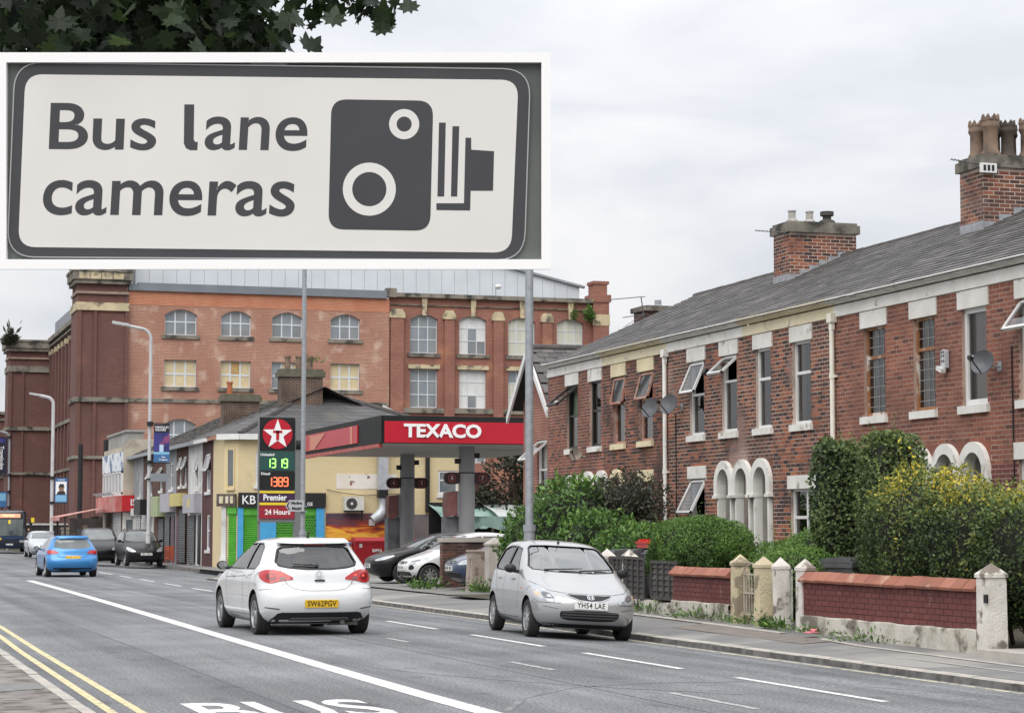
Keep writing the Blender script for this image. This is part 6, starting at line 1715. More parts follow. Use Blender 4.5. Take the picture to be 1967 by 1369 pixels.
lap_panel('grey lapped fence panel leaning beside the white pier right of the silver car', 37.12, 38.02, .28, 1.1, 4, rz=R(7), tilt=1.5, x=GX - .1)
lap_panel('grey lapped fence panel glimpsed behind the silver car roof', 38.3, 39.2, .3, 1.1, 4)
t = thing('rubble_plinth', 'low broken concrete plinth under the grey fence panels', 'wall', (GX, 35.8, .2))
for i in range(8):
    bb = MB(); bb.box(-.12 - random.uniform(0, .06), i * .3, -.1, .1, i * .3 + .27, .12 + random.uniform(0, .12)); bb.build('stone', m_conc if i % 3 else m_plin, t)
# concrete posts and the low wall by the forecourt
gate_post('leaning square concrete post with flat chipped top at the forecourt edge', 54.3, .08, .98, mat('pinkish_concrete', (.36, .30, .25), (.26, .22, .19), 3, rough=.9, c3=(.16, .12, .1), s3=3, t3=(.56, .64), bump=.5), .52, x=16.05, grp='concrete posts at the forecourt edge', apex=.01, lean=2)
gate_post('concrete gate post with a pointed top at the forecourt edge', 53.3, .08, 1.16, m_conc, .42, x=16.2, grp='concrete posts at the forecourt edge', apex=.16)
t = thing('boundary_wall', 'low dark brick wall between the parked white car and the blue car', 'wall', (15.95, 57.3, 0))
bb = MB(); bb.box(0, 0, .05, 3.0, .3, 1.30); wq = bb.build('wall', MORT_D, t); lay_bricks(wq, BR_C, 0, 3.0, .1, 1.28, [], lambda u, z: random.gauss(.35, .2), axis='y', maxn=300, off=-.0); lay_bricks(wq, BR_C, 0, .3, .1, 1.28, [], lambda u, z: random.gauss(.35, .2), axis='x', maxn=60)
bb = MB(); bb.box(-.06, -.06, 1.3, 3.05, .36, 1.42); bb.build('coping', m_conc, t)
t = thing('boundary_wall', 'orange capped low brick wall behind the concrete posts', 'wall', (16.4, 51.0, 0))
bb = MB(); bb.box(0, 0, .05, .25, 2.1, .82); bb.build('wall', mat('orange_low_brick', (.16, .06, .04), (.10, .04, .03), 2, rough=.9, brick=(.225, .075, (.2, .15, .12), (.12, .045, .03), .01)), t)
for i in range(6):
    bb = MB(); bb.tone = random.random(); bb.box(-.04, i * .35, .82, .29, i * .35 + .34, .95); bb.build('coping_tile', m_cop, t)
# bins and recycling boxes behind the fence
def wheelie(label, x, y, z, rz, body, lid):
    t = thing('wheelie_bin', label, 'bin', (x, y, z), rz, 'wheelie bins in the front gardens')
    bb = MB(); bb.add([(-.22, -.25, .06), (.22, -.25, .06), (.22, .25, .06), (-.22, .25, .06), (-.29, -.34, .98), (.29, -.34, .98), (.29, .34, .98), (-.29, .34, .98)], [(0, 3, 2, 1), (4, 5, 6, 7), (0, 1, 5, 4), (1, 2, 6, 5), (2, 3, 7, 6), (3, 0, 4, 7)]); bb.box(-.31, -.36, .92, .31, .36, .99); bb.build('body', body, t)
    bb = MB(); bb.prism([(-.37, .995), (.36, .995), (.34, 1.05), (.0, 1.085), (-.35, 1.06)], lambda a, q, d: (d, a, q), -.31, .31); bb.build('lid', lid, t)
    bb = MB(); bb.tube([(-.26, .4, .98), (.26, .4, .98)], .02, 6); bb.build('handle', lid, t)
    for s in (-1, 1):
        bb = MB(); bb.tube([(s * .24, .24, .11), (s * .30, .24, .11)], .11, 14); bb.build('wheel', m_rubber, t)
    return t
m_grb = mat('dark_green_bin', (.03, .05, .03), (.045, .07, .04), 4, rough=.5); m_grey = mat('dark_grey_bin', (.06, .062, .066), (.085, .088, .092), 4, rough=.45); m_orl = mat('orange_lid', (.55, .11, .02), rough=.5)
wheelie('dark green wheelie bin with an orange lid at the right edge', 14.75, 23.95, .06, R(90), m_grb, m_orl)
wheelie('dark grey wheelie bin with lid showing behind the long wall next to the ivy', 15.3, 31.25, .12, R(20), m_grey, m_grey)
wheelie('dark grey wheelie bin carrying a red box behind the fence', 15.0, 39.25, .2, R(80), m_grey, m_grey)
wheelie('dark grey wheelie bin carrying a yellow box behind the fence', 15.0, 38.35, .2, R(80), m_grey, m_grey)
wheelie('grey wheelie bin hidden mostly behind the silver car roof line', 15.0, 40.3, .18, R(80), m_grey, m_grey)
for lab, y_, m_ in (('red recycling box lying on a bin behind the fence', 39.0, mat('red_box', (.5, .02, .015), rough=.45)), ('yellow recycling box lying on a bin behind the fence', 38.25, mat('yellow_box', (.62, .44, .01), rough=.45))):
    t = thing('recycling_box', lab, 'box', (15.0, y_, 1.29), R(85), 'recycling boxes on the bins')
    bb = MB(); bb.box(-.36, -.22, 0, .36, .22, .08); bb.box(-.38, -.24, .08, .38, .24, .12); bb.box(-.34, -.19, .12, -.24, .19, .16); bb.box(.24, -.19, .12, .34, .19, .16); bb.build('tray', m_, t)
t = thing('doorstep', 'grey stone step at the gate opening by the right edge', 'step', (GX, 23.6, 0)); bb = MB(); bb.box(-.35, -.6, -.05, 1.5, 1.1, .13); bb.build('slab', m_conc, t)
t = thing('litter', 'pink scrap of litter by the foot of the long wall', 'litter', (13.75, 29.4, .13)); bb = MB(); bb.poly([(-.1, -.16, 0), (.09, -.12, .01), (.12, .1, .03), (-.04, .15, .0)]); bb.poly([(.0, -.1, .01), (.1, -.05, .06), (.05, .12, .05)]); bb.build('wrapper', mat('pink_wrapper', (.6, .16, .2), rough=.6), t)

# ================================================================== PLANTS
def leaf_cloud(name, pts, nrm, size, m, parent, tone, aspect=.55, up=0.0, jit=1.0, seed=1, kind=None):
    """one mesh of folded leaf blades at pts (N,3) oriented loosely about nrm"""
    rg = np.random.default_rng(seed)
    N = len(pts)
    d = rg.normal(size=(N, 3)); d[:, 2] += up; d += nrm * .5; d /= np.linalg.norm(d, axis=1)[:, None]
    n2 = nrm + rg.normal(size=(N, 3)) * .75 * jit
    s = np.cross(d, n2); s /= (np.linalg.norm(s, axis=1)[:, None] + 1e-6)
    nn = np.cross(s, d)
    L = size * rg.uniform(.65, 1.3, N)[:, None]; Wd = L * aspect * .5
    base = pts - d * L * .5
    v = np.stack([base, base + d * L * .45 + s * Wd + nn * L * .08, base + d * L, base + d * L * .45 - s * Wd + nn * L * .08], 1).reshape(-1, 3)
    me = bpy.data.meshes.new(name)
    f = np.arange(N * 4).reshape(N, 4)
    tri = np.concatenate([f[:, [0, 1, 2]], f[:, [0, 2, 3]]], 1).reshape(-1, 3)
    me.vertices.add(N * 4); me.vertices.foreach_set('co', v.astype(np.float32).ravel())
    me.loops.add(len(tri) * 3); me.loops.foreach_set('vertex_index', tri.ravel().astype(np.int32))
    me.polygons.add(len(tri)); me.polygons.foreach_set('loop_start', np.arange(0, len(tri) * 3, 3, dtype=np.int32))
    me.materials.append(m)
    a = me.attributes.new('tone', 'FLOAT', 'FACE'); a.data.foreach_set('value', np.repeat(np.clip(tone, 0, 1), 2).astype(np.float32))
    me.update(calc_edges=True); me.validate()
    o = link(name, me, parent)
    if kind: o['kind'] = kind
    return o
def leafmat(name, ramp, rough=.5, tr=.25):
    if name in MATS: return MATS[name]
    m = mat(name, (0, 0, 0), None, rough=rough, ramp=ramp, spec=.35)
    n, l = m.node_tree.nodes, m.node_tree.links
    b = n['Principled BSDF']; out = n['Material Output']
    t = n.new('ShaderNodeBsdfTranslucent'); mx = n.new('ShaderNodeMixShader'); mx.inputs[0].default_value = tr
    src = b.inputs['Base Color'].links[0].from_socket
    l.new(src, t.inputs['Color']); l.new(b.outputs[0], mx.inputs[1]); l.new(t.outputs[0], mx.inputs[2]); l.new(mx.outputs[0], out.inputs['Surface'])
    return m
L_priv = leafmat('privet_leaf', [(.012, .022, .009), (.04, .07, .022), (.10, .15, .045), (.22, .25, .06), (.58, .47, .05)])
L_ivy = leafmat('ivy_leaf', [(.014, .026, .013), (.05, .08, .032), (.115, .165, .058), (.25, .31, .10)])
L_laur = leafmat('laurel_leaf', [(.012, .024, .010), (.045, .09, .022), (.10, .20, .04), (.22, .38, .08)])
L_con = leafmat('conifer_sprig', [(.02, .045, .014), (.06, .12, .03), (.13, .24, .05), (.20, .34, .08)])
L_red = leafmat('copper_leaf', [(.016, .022, .014), (.05, .06, .034), (.095, .075, .06), (.19, .15, .11)])
L_syc = leafmat('sycamore_leaf', [(.006, .012, .006), (.014, .026, .011), (.028, .05, .016), (.07, .12, .028)], tr=.3)
L_dkt = leafmat('dark_tree_leaf', [(.012, .016, .010), (.03, .036, .02), (.055, .06, .035), (.12, .11, .09)])
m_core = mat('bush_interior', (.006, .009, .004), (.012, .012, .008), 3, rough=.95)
m_stem = mat('woody_stem', (.07, .05, .035), (.05, .038, .028), 5, rough=.9)
def noise3(p, f, ph):
    return np.sin(p[:, 0] * f + ph) * np.sin(p[:, 1] * f * 1.13 + ph * 1.7) * np.sin(p[:, 2] * f * .91 + ph * .6)
def lobe_pts(rg, N, c, r, box=None, shell=.22):
    """points near the surface of an ellipsoid (or superellipsoid box)"""
    d = rg.normal(size=(N, 3)); d /= np.linalg.norm(d, axis=1)[:, None]
    if box:
        k = (np.abs(d) ** box).sum(1) ** (-1 / box); q = d * k[:, None]
    else: q = d
    rad = 1 - np.abs(rg.normal(size=N)) * shell
    p = q * rad[:, None]
    bump = 1 + .10 * noise3(q * np.array(r), 5.0, c[0]) + .06 * noise3(q * np.array(r), 11, c[1])
    return np.array(c) + p * np.array(r) * bump[:, None], d, rad
def bush(name, label, cat, lobes, N, size, m, seed=1, tone_fn=None, aspect=.55, up=.3, zmin=None, loc=None, core=.76, group=None, shell=.16, stems=True):
    """lobes: (centre, radii, boxness)"""
    rg = np.random.default_rng(seed)
    c0 = np.mean([l[0] for l in lobes], 0)
    base = (float(c0[0]), float(c0[1]), zmin if zmin is not None else .1)
    t = thing(name, label, cat, base, 0, group)
    vol = np.array([l[1][0] * l[1][1] + l[1][1] * l[1][2] + l[1][0] * l[1][2] for l in lobes]); vol = vol / vol.sum()
    P = []; D = []; T = []
    for l, v in zip(lobes, vol):
        p, d, rad = lobe_pts(rg, int(N * v), l[0], l[1], l[2] if len(l) > 2 else None, shell)
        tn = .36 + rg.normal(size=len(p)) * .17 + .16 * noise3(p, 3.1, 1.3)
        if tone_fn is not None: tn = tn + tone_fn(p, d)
        k = (noise3(p, 4.7, 2.2) > -.34) | (rg.random(len(p)) < .3); p, d, tn = p[k], d[k], tn[k]
        P.append(p); D.append(d); T.append(tn)
        ns = max(8, int(len(p) / (1400 if name in ('round_bush', 'low_bush') else 380))); ix = rg.choice(np.where(d[:, 2] > -.3)[0], ns)      # stray shoots
        for i in ix:
            m_ = 9; g = d[i] * .6 + np.array([rg.normal() * .3, rg.normal() * .3, .8]); tt = np.linspace(.02, rg.uniform(.10, .30), m_)[:, None]
            P.append(p[i] + g * tt + rg.normal(size=(m_, 3)) * .012); D.append(np.repeat(g[None], m_, 0)); T.append(np.full(m_, tn[i] + .12))
    P = np.concatenate(P); D = np.concatenate(D); T = np.concatenate(T)
    if zmin is not None:
        k = P[:, 2] > zmin; P, D, T = P[k], D[k], T[k]
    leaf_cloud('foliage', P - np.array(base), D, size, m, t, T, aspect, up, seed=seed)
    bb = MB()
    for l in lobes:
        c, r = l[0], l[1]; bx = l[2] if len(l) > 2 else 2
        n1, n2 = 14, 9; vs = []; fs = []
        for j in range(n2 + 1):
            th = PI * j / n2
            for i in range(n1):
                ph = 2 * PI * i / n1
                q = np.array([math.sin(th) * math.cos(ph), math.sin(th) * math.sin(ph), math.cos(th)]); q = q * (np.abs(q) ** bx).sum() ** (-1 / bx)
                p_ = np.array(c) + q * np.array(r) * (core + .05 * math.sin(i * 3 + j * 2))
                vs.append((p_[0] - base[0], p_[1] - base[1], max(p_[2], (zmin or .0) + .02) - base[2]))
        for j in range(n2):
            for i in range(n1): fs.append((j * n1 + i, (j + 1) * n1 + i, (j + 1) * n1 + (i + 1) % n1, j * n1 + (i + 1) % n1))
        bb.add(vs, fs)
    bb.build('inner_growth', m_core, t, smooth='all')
    if stems:
        bb = MB()
        for k in range(4):
            a = k * 1.6; bb.tube([(.1 * math.cos(a), .15 * math.sin(a), -.2), (.25 * math.cos(a), .4 * math.sin(a), .5)], .03, 5)
        bb.build('stem', m_stem, t)
    return t
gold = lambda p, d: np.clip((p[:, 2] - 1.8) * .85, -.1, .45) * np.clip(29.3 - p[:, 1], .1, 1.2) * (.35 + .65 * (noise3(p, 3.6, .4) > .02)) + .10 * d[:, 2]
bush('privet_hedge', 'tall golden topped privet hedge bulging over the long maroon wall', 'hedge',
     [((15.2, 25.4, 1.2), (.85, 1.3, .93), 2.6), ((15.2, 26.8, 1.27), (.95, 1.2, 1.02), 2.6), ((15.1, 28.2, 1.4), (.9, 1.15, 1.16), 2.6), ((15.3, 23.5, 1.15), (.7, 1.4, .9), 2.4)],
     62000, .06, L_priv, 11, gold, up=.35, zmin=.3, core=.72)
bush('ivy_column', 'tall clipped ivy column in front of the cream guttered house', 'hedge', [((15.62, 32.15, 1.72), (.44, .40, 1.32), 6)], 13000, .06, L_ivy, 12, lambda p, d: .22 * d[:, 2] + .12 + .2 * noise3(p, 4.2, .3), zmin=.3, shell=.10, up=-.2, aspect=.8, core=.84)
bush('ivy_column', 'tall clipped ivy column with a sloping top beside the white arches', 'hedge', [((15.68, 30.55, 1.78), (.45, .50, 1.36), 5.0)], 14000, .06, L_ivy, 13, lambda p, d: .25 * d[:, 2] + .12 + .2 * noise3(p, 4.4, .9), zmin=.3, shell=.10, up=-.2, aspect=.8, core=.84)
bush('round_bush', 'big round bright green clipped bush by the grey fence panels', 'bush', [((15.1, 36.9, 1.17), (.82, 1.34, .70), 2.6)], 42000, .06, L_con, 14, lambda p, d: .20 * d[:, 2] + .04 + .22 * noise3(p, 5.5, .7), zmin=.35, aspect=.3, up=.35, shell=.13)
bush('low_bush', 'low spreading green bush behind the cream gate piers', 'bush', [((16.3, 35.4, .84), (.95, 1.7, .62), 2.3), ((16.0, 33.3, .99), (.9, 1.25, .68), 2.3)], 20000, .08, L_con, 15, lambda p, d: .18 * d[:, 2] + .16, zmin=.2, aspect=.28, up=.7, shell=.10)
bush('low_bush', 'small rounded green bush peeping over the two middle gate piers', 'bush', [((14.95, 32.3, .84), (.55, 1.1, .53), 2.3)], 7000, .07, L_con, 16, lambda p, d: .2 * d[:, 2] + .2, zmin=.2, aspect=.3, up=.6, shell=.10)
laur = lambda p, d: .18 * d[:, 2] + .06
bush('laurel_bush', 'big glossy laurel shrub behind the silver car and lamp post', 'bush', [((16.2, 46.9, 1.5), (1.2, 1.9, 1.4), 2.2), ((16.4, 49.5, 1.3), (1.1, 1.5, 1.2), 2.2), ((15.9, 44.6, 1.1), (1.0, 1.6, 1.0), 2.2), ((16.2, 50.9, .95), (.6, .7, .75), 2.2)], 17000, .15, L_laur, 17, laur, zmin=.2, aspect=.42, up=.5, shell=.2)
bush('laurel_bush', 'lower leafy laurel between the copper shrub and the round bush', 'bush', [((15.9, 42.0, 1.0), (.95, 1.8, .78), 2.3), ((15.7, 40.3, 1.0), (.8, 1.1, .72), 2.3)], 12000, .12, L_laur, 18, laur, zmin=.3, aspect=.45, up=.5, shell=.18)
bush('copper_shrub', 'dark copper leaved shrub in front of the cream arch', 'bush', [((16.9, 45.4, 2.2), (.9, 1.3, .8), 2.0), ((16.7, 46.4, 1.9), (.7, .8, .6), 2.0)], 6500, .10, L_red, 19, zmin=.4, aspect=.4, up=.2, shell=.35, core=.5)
# dark trees behind the canopy
def tree(label, base, h, crown, N, size, m, seed, group=None):
    t = thing('garden_tree', label, 'tree', base, 0, group)
    rg = np.random.default_rng(seed)
    bb = MB(); bb.tube([(0, 0, 0), (.05, .0, h * .35), (.12, .05, h * .6), (.1, 0, h * .85)], [.14, .11, .07, .03], 8)
    for k in range(6):
        a = k * 1.1; z = h * (.35 + .08 * k); bb.tube([(.06, 0, z), (.06 + math.cos(a) * .9, math.sin(a) * .9, z + .8)], [.05, .015], 5)
    bb.build('trunk', m_stem, t)
    P = []; D = []
    for c, r in crown:
        p, d, _ = lobe_pts(rg, N // len(crown), c, r, None, .35); P.append(p); D.append(d)
    P = np.concatenate(P); D = np.concatenate(D)
    t['group'] = 'dark trees behind the canopy'
    leaf_cloud('crown', P, D, size, m, t, .42 + rg.normal(size=len(P)) * .25, .6, 0, seed=seed)
    return t
tree('dark ragged tree behind the shelter, right of the canopy columns', (28.2, 90.0, 0), 5.5, [((0, 0, 3.6), (1.7, 1.4, 1.7)), ((-1.0, .5, 2.6), (1.1, 1.2, 1.0)), ((1.2, 0, 2.7), (1.2, 1.2, 1.2)), ((.6, 0, 4.6), (1.2, 1.1, 1.0))], 3400, .22, L_dkt, 21)
tree('dark tree next to the gabled house behind the shelter', (30.6, 88.0, 0), 5.5, [((0, 0, 3.3), (1.6, 1.5, 1.9)), ((-.8, .3, 4.3), (1.3, 1.2, 1.1))], 2400, .22, L_dkt, 22)
# weeds at wall feet and roof plants
def weed(label, loc, n, h, seed, m=None, spread=.25):
    rg = np.random.default_rng(seed); p = rg.normal(size=(n, 3)) * np.array([spread * .5, spread, h * .4]); p[:, 2] = np.abs(p[:, 2])
    t = thing('weed', label, 'weed', loc, 0, 'weeds')
    d = p.copy(); d[:, 2] += .05; d /= np.linalg.norm(d, axis=1)[:, None]
    leaf_cloud('leaves', p, d, h * .5, m or L_con, t, .45 + rg.normal(size=n) * .2, .3, 1.0, seed=seed)
for i, (lab, y_, n, h, sp) in enumerate((('weeds along the plinth foot in the middle of the long wall', 27.9, 220, .16, .5), ('weeds at the left end of the long wall', 29.9, 160, .15, .35), ('tuft of weeds at the foot of the slim white pier', 31.5, 120, .22, .14), ('weeds sprouting at the thin gate opening', 31.0, 90, .2, .14), ('weeds at the foot of the patchy cream pier', 32.4, 120, .14, .2), ('weeds in front of the cream iron gate', 33.0, 120, .13, .25), ('weeds along the short maroon wall', 34.3, 260, .16, .55), ('weeds under the grey fence panel', 36.6, 160, .2, .5))):
    weed(lab, (GX - .2, y_, zp_back(y_) - .02), n, h, 40 + i, spread=sp)
weed('grass tuft in front of the parked white car', (15.2, 56.5, .1), 200, .3, 60, spread=.5)
weed('grass tuft at the foot of the pointed concrete post', (15.8, 53.0, .1), 200, .3, 61, spread=.35)
weed('green weed at the foot of the shop row wall', (15.8, 112, .05), 60, .6, 62, spread=.2)
weed('leafy plant growing from the mill end pier', (58.0, MY - .4, 18.4), 120, 1.2, 63, spread=.35)
weed('small green plant on the mill wall below the parapet', (55.9 + .8, MY - .2, 18.5), 40, 1.0, 64, spread=.3)
weed('shrub growing out of the far tower cornice', (16.4, MY + 48.6, 19.4), 200, 1.6, 65, L_dkt, spread=.6)
weed('mossy grass on the tall shop chimney', (20.4, 94.9, 9.05), 60, .35, 66, spread=.5)
# near sycamore: limb and lobed leaves over the road
def syc_leaf(s=1.0):
    o = [(0, -.5), (.10, -.30), (.34, -.36), (.30, -.20), (.52, -.02), (.36, .02), (.40, .22), (.20, .16), (.14, .34), (0, .58)]
    p = o + [(-x, y) for x, y in reversed(o[1:-1])]
    bb = MB(); k = len(p)
    vs = [(0, 0, .0)] + [(x * s, y * s, -.10 * s * (abs(x) * 2) ** 1.5 + .03 * s * math.sin(y * 5)) for x, y in p]
    bb.add(vs, [(0, i + 1, (i + 1) % k + 1) for i in range(k)])
    return bb
def sycamore():
    base = Vector((-.6, 12.4, .1))
    t = thing('sycamore_tree', 'sycamore tree at the top left with dark lobed leaves overhanging the pavement', 'tree', base)
    bb = MB(); bb.tube([(0, 0, 0), (.05, 0, 2), (.1, .05, 4), (.3, .1, 6.5)], [.26, .2, .17, .10], 12); bb.build('trunk', mat('sycamore_bark', (.11, .09, .07), (.07, .06, .05), 5, rough=.95, bump=.6, bscale=12), t)
    bb = MB()
    limbs = [[(.1, .05, 3.9), (1.0, .2, 4.9), (2.0, .3, 5.15), (3.6, .2, 5.0)], [(.1, .05, 4.2), (.9, -.4, 5.3), (2.2, -.5, 5.6)], [(.08, .0, 3.6), (1.2, .7, 4.6), (2.4, 1.0, 4.75)], [(.15, .05, 4.8), (-.9, .4, 6)]]
    for q in limbs: bb.tube(q, [.09, .06, .04, .015][:len(q)], 7)
    bb.build('limb', MATS['sycamore_bark'], t)
    var = []
    for i in range(5):
        b = syc_leaf(.115 + .014 * i); b.tone = .15 + .13 * i; b.t = [b.tone] * len(b.f); var.append(b.mesh('leaf', L_syc))
    rg = random.Random(5)
    def place(p, parent, as_obj, acc):
        M2 = Matrix.Translation(p) @ Matrix.Rotation(rg.uniform(0, 2 * PI), 4, 'Z') @ Matrix.Rotation(rg.gauss(.9, .5), 4, 'X') @ Matrix.Rotation(rg.gauss(0, .5), 4, 'Y')
        if as_obj:
            o = link('leaf', rg.choice(var), t); o.matrix_local = M2
        else:
            b = syc_leaf(rg.uniform(.10, .165)); acc.tone = min(1, max(0, rg.gauss(.38, .22))); acc.add([M2 @ Vector(v) for v in b.v], b.f)
    def P(px, py, d):     # helper: where the branch tips hang, in metres from the trunk
        return Vector((px, py, d))
    acc = MB()
    lim = lambda x: 4.62 - base.z
    # crown mass: dense to the left, thinning to the right, underside a little above 4 m
    n = 0
    while n < 4300:
        x = rg.uniform(.8, 3.25); y = rg.gauss(12.4, .75); z = rg.uniform(3.9, 5.7)
        edge = 2.26 + (.16 if z < 4.42 else 0) + .08 * math.sin(z * 14)
        if x > 1.75 and rg.random() < .45: continue
        if x > edge + rg.gauss(0, .05): continue
        if z < 4.0 + .06 * math.sin(x * 9): continue
        place(Vector((x, y, z)) - base, t, False, acc); n += 1
    n = 0
    while n < 900:         # canopy on the far side and above, out of the picture
        x = rg.uniform(-3.5, 1.0); y = rg.gauss(12.6, 1.8); z = rg.uniform(4.6, 8.5)
        if ((x + 1) / 2.6) ** 2 + ((z - 6.5) / 2.2) ** 2 > 1: continue
        place(Vector((x, y, z)) - base, t, False, acc); n += 1
    acc.build('crown', L_syc, t)['kind'] = 'stuff'
    for k in range(120):   # single leaves at the edge
        z = rg.uniform(4.05, 4.75); x = 2.26 + (.14 if z < 4.42 else 0) + rg.gauss(-.08, .10)
        place(Vector((x, rg.gauss(12.3, .4), z)) - base, t, True, None)
    for (x, z, nn) in ((2.56, 4.57, 7), (2.66, 4.62, 8), (2.8, 4.66, 7), (2.95, 4.60, 7), (3.05, 4.63, 6), (3.17, 4.61, 4), (2.5, 4.68, 6), (2.9, 4.72, 8)):
        for k in range(nn): place(Vector((x + rg.gauss(0, .05), rg.gauss(12.35, .15), z + rg.gauss(.06, .04))) - base, t, True, None)
sycamore()

# ================================================================== BUS LANE CAMERA SIGN, OVERLAY INSET BUILT AS A BOARD
SD = 6.0
fwv = Vector((math.sin(YAW) * math.cos(PITCH), math.cos(YAW) * math.cos(PITCH), math.sin(PITCH)))
rtv = Vector((math.cos(YAW), -math.sin(YAW), 0)); upv = rtv.cross(fwv)
sc0 = Vector((0, 0, 1.62)) + fwv * SD          # overlay inset built as a board, set square to the camera
sg = thing('bus_lane_sign_inset', 'large black and white bus lane cameras sign on a white board beside the kerb', 'sign', sc0 - fwv * 0)
SM = Matrix(((rtv.x, upv.x, -fwv.x, 0), (rtv.y, upv.y, -fwv.y, 0), (rtv.z, upv.z, -fwv.z, 0), (0, 0, 0, 1)))
sg.matrix_world = Matrix.Translation(sc0) @ SM.to_4x4()
kx = SD / 4200.0
def sp_(x, y): return ((x - 983.5) * kx, (684.5 - y) * kx)
def spoly(pts, z0, z1, bbq): bbq.prism([sp_(*p) for p in pts], lambda a, q, d: (a, q, d), z0, z1)
m_sgw = mat('inset_border_white', (.88, .88, .88), rough=.4)
m_sgf = mat('retroreflective_white', (.70, .69, .665), (.68, .67, .645), 3.5, rough=.35, c3=(.64, .625, .59), s3=2.5, t3=(.5, .75))
m_sgd = mat('sign_charcoal', (.048, .049, .056), (.056, .057, .064), 4, rough=.4)
def ring_rect(x0, y0, x1, y1, a0, b0, a1, b1, z0, z1, bbq):
    for q in (((x0, y0), (x1, y0), (x1, b0), (x0, b0)), ((x0, b1), (x1, b1), (x1, y1), (x0, y1)), ((x0, b0), (a0, b0), (a0, b1), (x0, b1)), ((a1, b0), (x1, b0), (x1, b1), (a1, b1))): spoly(q, z0, z1, bbq)
bb = MB(); ring_rect(-6, 101, 1058, 517, 12, 120, 1040, 498, -.03, .0, bb); bb.build('inset_border', m_sgw, sg)
bb = MB(); spoly([(10, 118), (1042, 118), (1042, 500), (10, 500)], -.028, -.022, bb); bb.build('inset_backdrop', mat('dark_green_panel', (.07, .082, .078), (.14, .15, .14), 1.6, rough=.6), sg)  # border and backdrop of the inset, built as frame and panel
def rquad(c, r, n=7):
    """quad with rounded corners in picture-measured sign coordinates"""
    out = []
    k = len(c)
    for i in range(k):
        p0, p, p1 = Vector(c[i - 1]), Vector(c[i]), Vector(c[(i + 1) % k])
        a = p + (p0 - p).normalized() * r; b_ = p + (p1 - p).normalized() * r
        for j in range(n + 1):
            t_ = j / n; q = a * (1 - t_) ** 2 + p * 2 * t_ * (1 - t_) + b_ * t_ ** 2; out.append((q.x, q.y))
    return out
plate = rquad([(28, 120), (1018, 133), (1006, 498), (13, 492)], 52)
face = rquad([(47, 142), (996, 153), (982, 485), (33, 474)], 34)
bb = MB(); spoly(plate, -.018, -.012, bb); bb.build('plate', m_sgd, sg)
bb = MB(); spoly(face, -.0118, -.0108, bb); bb.build('sign_face', m_sgf, sg)
bb = MB()
for i in range(len(plate)):
    a, c = Vector(plate[i]), Vector(plate[(i + 1) % len(plate)])
    n_ = Vector((-(c - a).y, (c - a).x)).normalized() * -2.2
    spoly([tuple(a), tuple(c), tuple(c + n_), tuple(a + n_)], -.02, -.0105, bb)
bb.build('plate_rim', mat('plate_edge', (.42, .43, .43), rough=.4, metal=.4), sg)
m_sgl = m_sgd
def sign_text(txt, x0, x1, yb, yt, slope, skew):
    """letters fitted to x0..x1, baseline yb, cap/ascender top yt"""
    me = text_mesh(txt, 1.0, bold=.011, extrude=0.0, res=8)
    xs = [v.co.x for v in me.vertices]; ys = [v.co.y for v in me.vertices]
    return me, min(xs), max(xs), min(ys), max(ys)
def put_text(txt, x0, x1, ytop, ybot, slope):
    me, a, c, p, q = sign_text(txt, x0, x1, ybot, ytop, slope, 0)
    for v in me.vertices:
        u = (v.co.x - a) / (c - a); w_ = (v.co.y - p) / (q - p)
        X_ = x0 + (x1 - x0) * u + 6 * (w_ - .5) * 0; Y_ = ybot + (ytop - ybot) * w_ + slope * (X_ - x0) + 0
        X_ += (w_) * 4
        s = sp_(X_, Y_); v.co.x, v.co.y, v.co.z = s[0], s[1], -.0104
    me.materials.clear(); me.materials.append(m_sgl); link('lettering', me, sg)
put_text('Bus', 92, 298, 197, 287, .008)
put_text('ane', 391, 588, 223, 288, .01)
put_text('cameras', 79, 564, 345, 413, .006)
bb = MB()     # the l with its turned foot
spoly([(353, 200), (372, 200), (371, 268), (374, 272), (379, 272), (378, 288), (364, 288), (356, 284), (352, 275)], -.0106, -.0103, bb); bb.build('lettering', m_sgl, sg)
cam_o = rquad([(636, 190), (832, 193), (826, 443), (630, 440)], 30)
bb = MB(); spoly(cam_o, -.0107, -.0103, bb)
spoly([(843, 235), (856, 235), (853, 377), (840, 377)], -.0107, -.0103, bb); spoly([(869, 242), (882, 242), (878, 377), (866, 377)], -.0107, -.0103, bb)
spoly([(894, 264), (905, 264), (905, 287), (949, 290), (947, 366), (904, 366), (903, 404), (838, 403), (838, 390), (891, 390)], -.0107, -.0103, bb)
bb.build('camera_symbol', m_sgl, sg)
def ring(cx_, cy_, ro, ri, bbq, z):
    n = 40
    for i in range(n):
        a, c = 2 * PI * i / n, 2 * PI * (i + 1) / n
        spoly([(cx_ + ro * math.cos(a), cy_ + ro * math.sin(a)), (cx_ + ro * math.cos(c), cy_ + ro * math.sin(c)), (cx_ + ri * math.cos(c), cy_ + ri * math.sin(c)), (cx_ + ri * math.cos(a), cy_ + ri * math.sin(a))], z, z + .0004, bbq)
bb = MB(); ring(776, 238, 29, 14.5, bb, -.0102); bb.build('lens_ring', m_sgf, sg); bb = MB(); ring(709, 363, 51, 33, bb, -.0102); bb.build('lens_ring', m_sgf, sg)
bb = MB(); spoly([(478, 119), (549, 119), (549, 128), (478, 128)], -.0205, -.0185, bb); bb.build('clip', m_steel, sg)
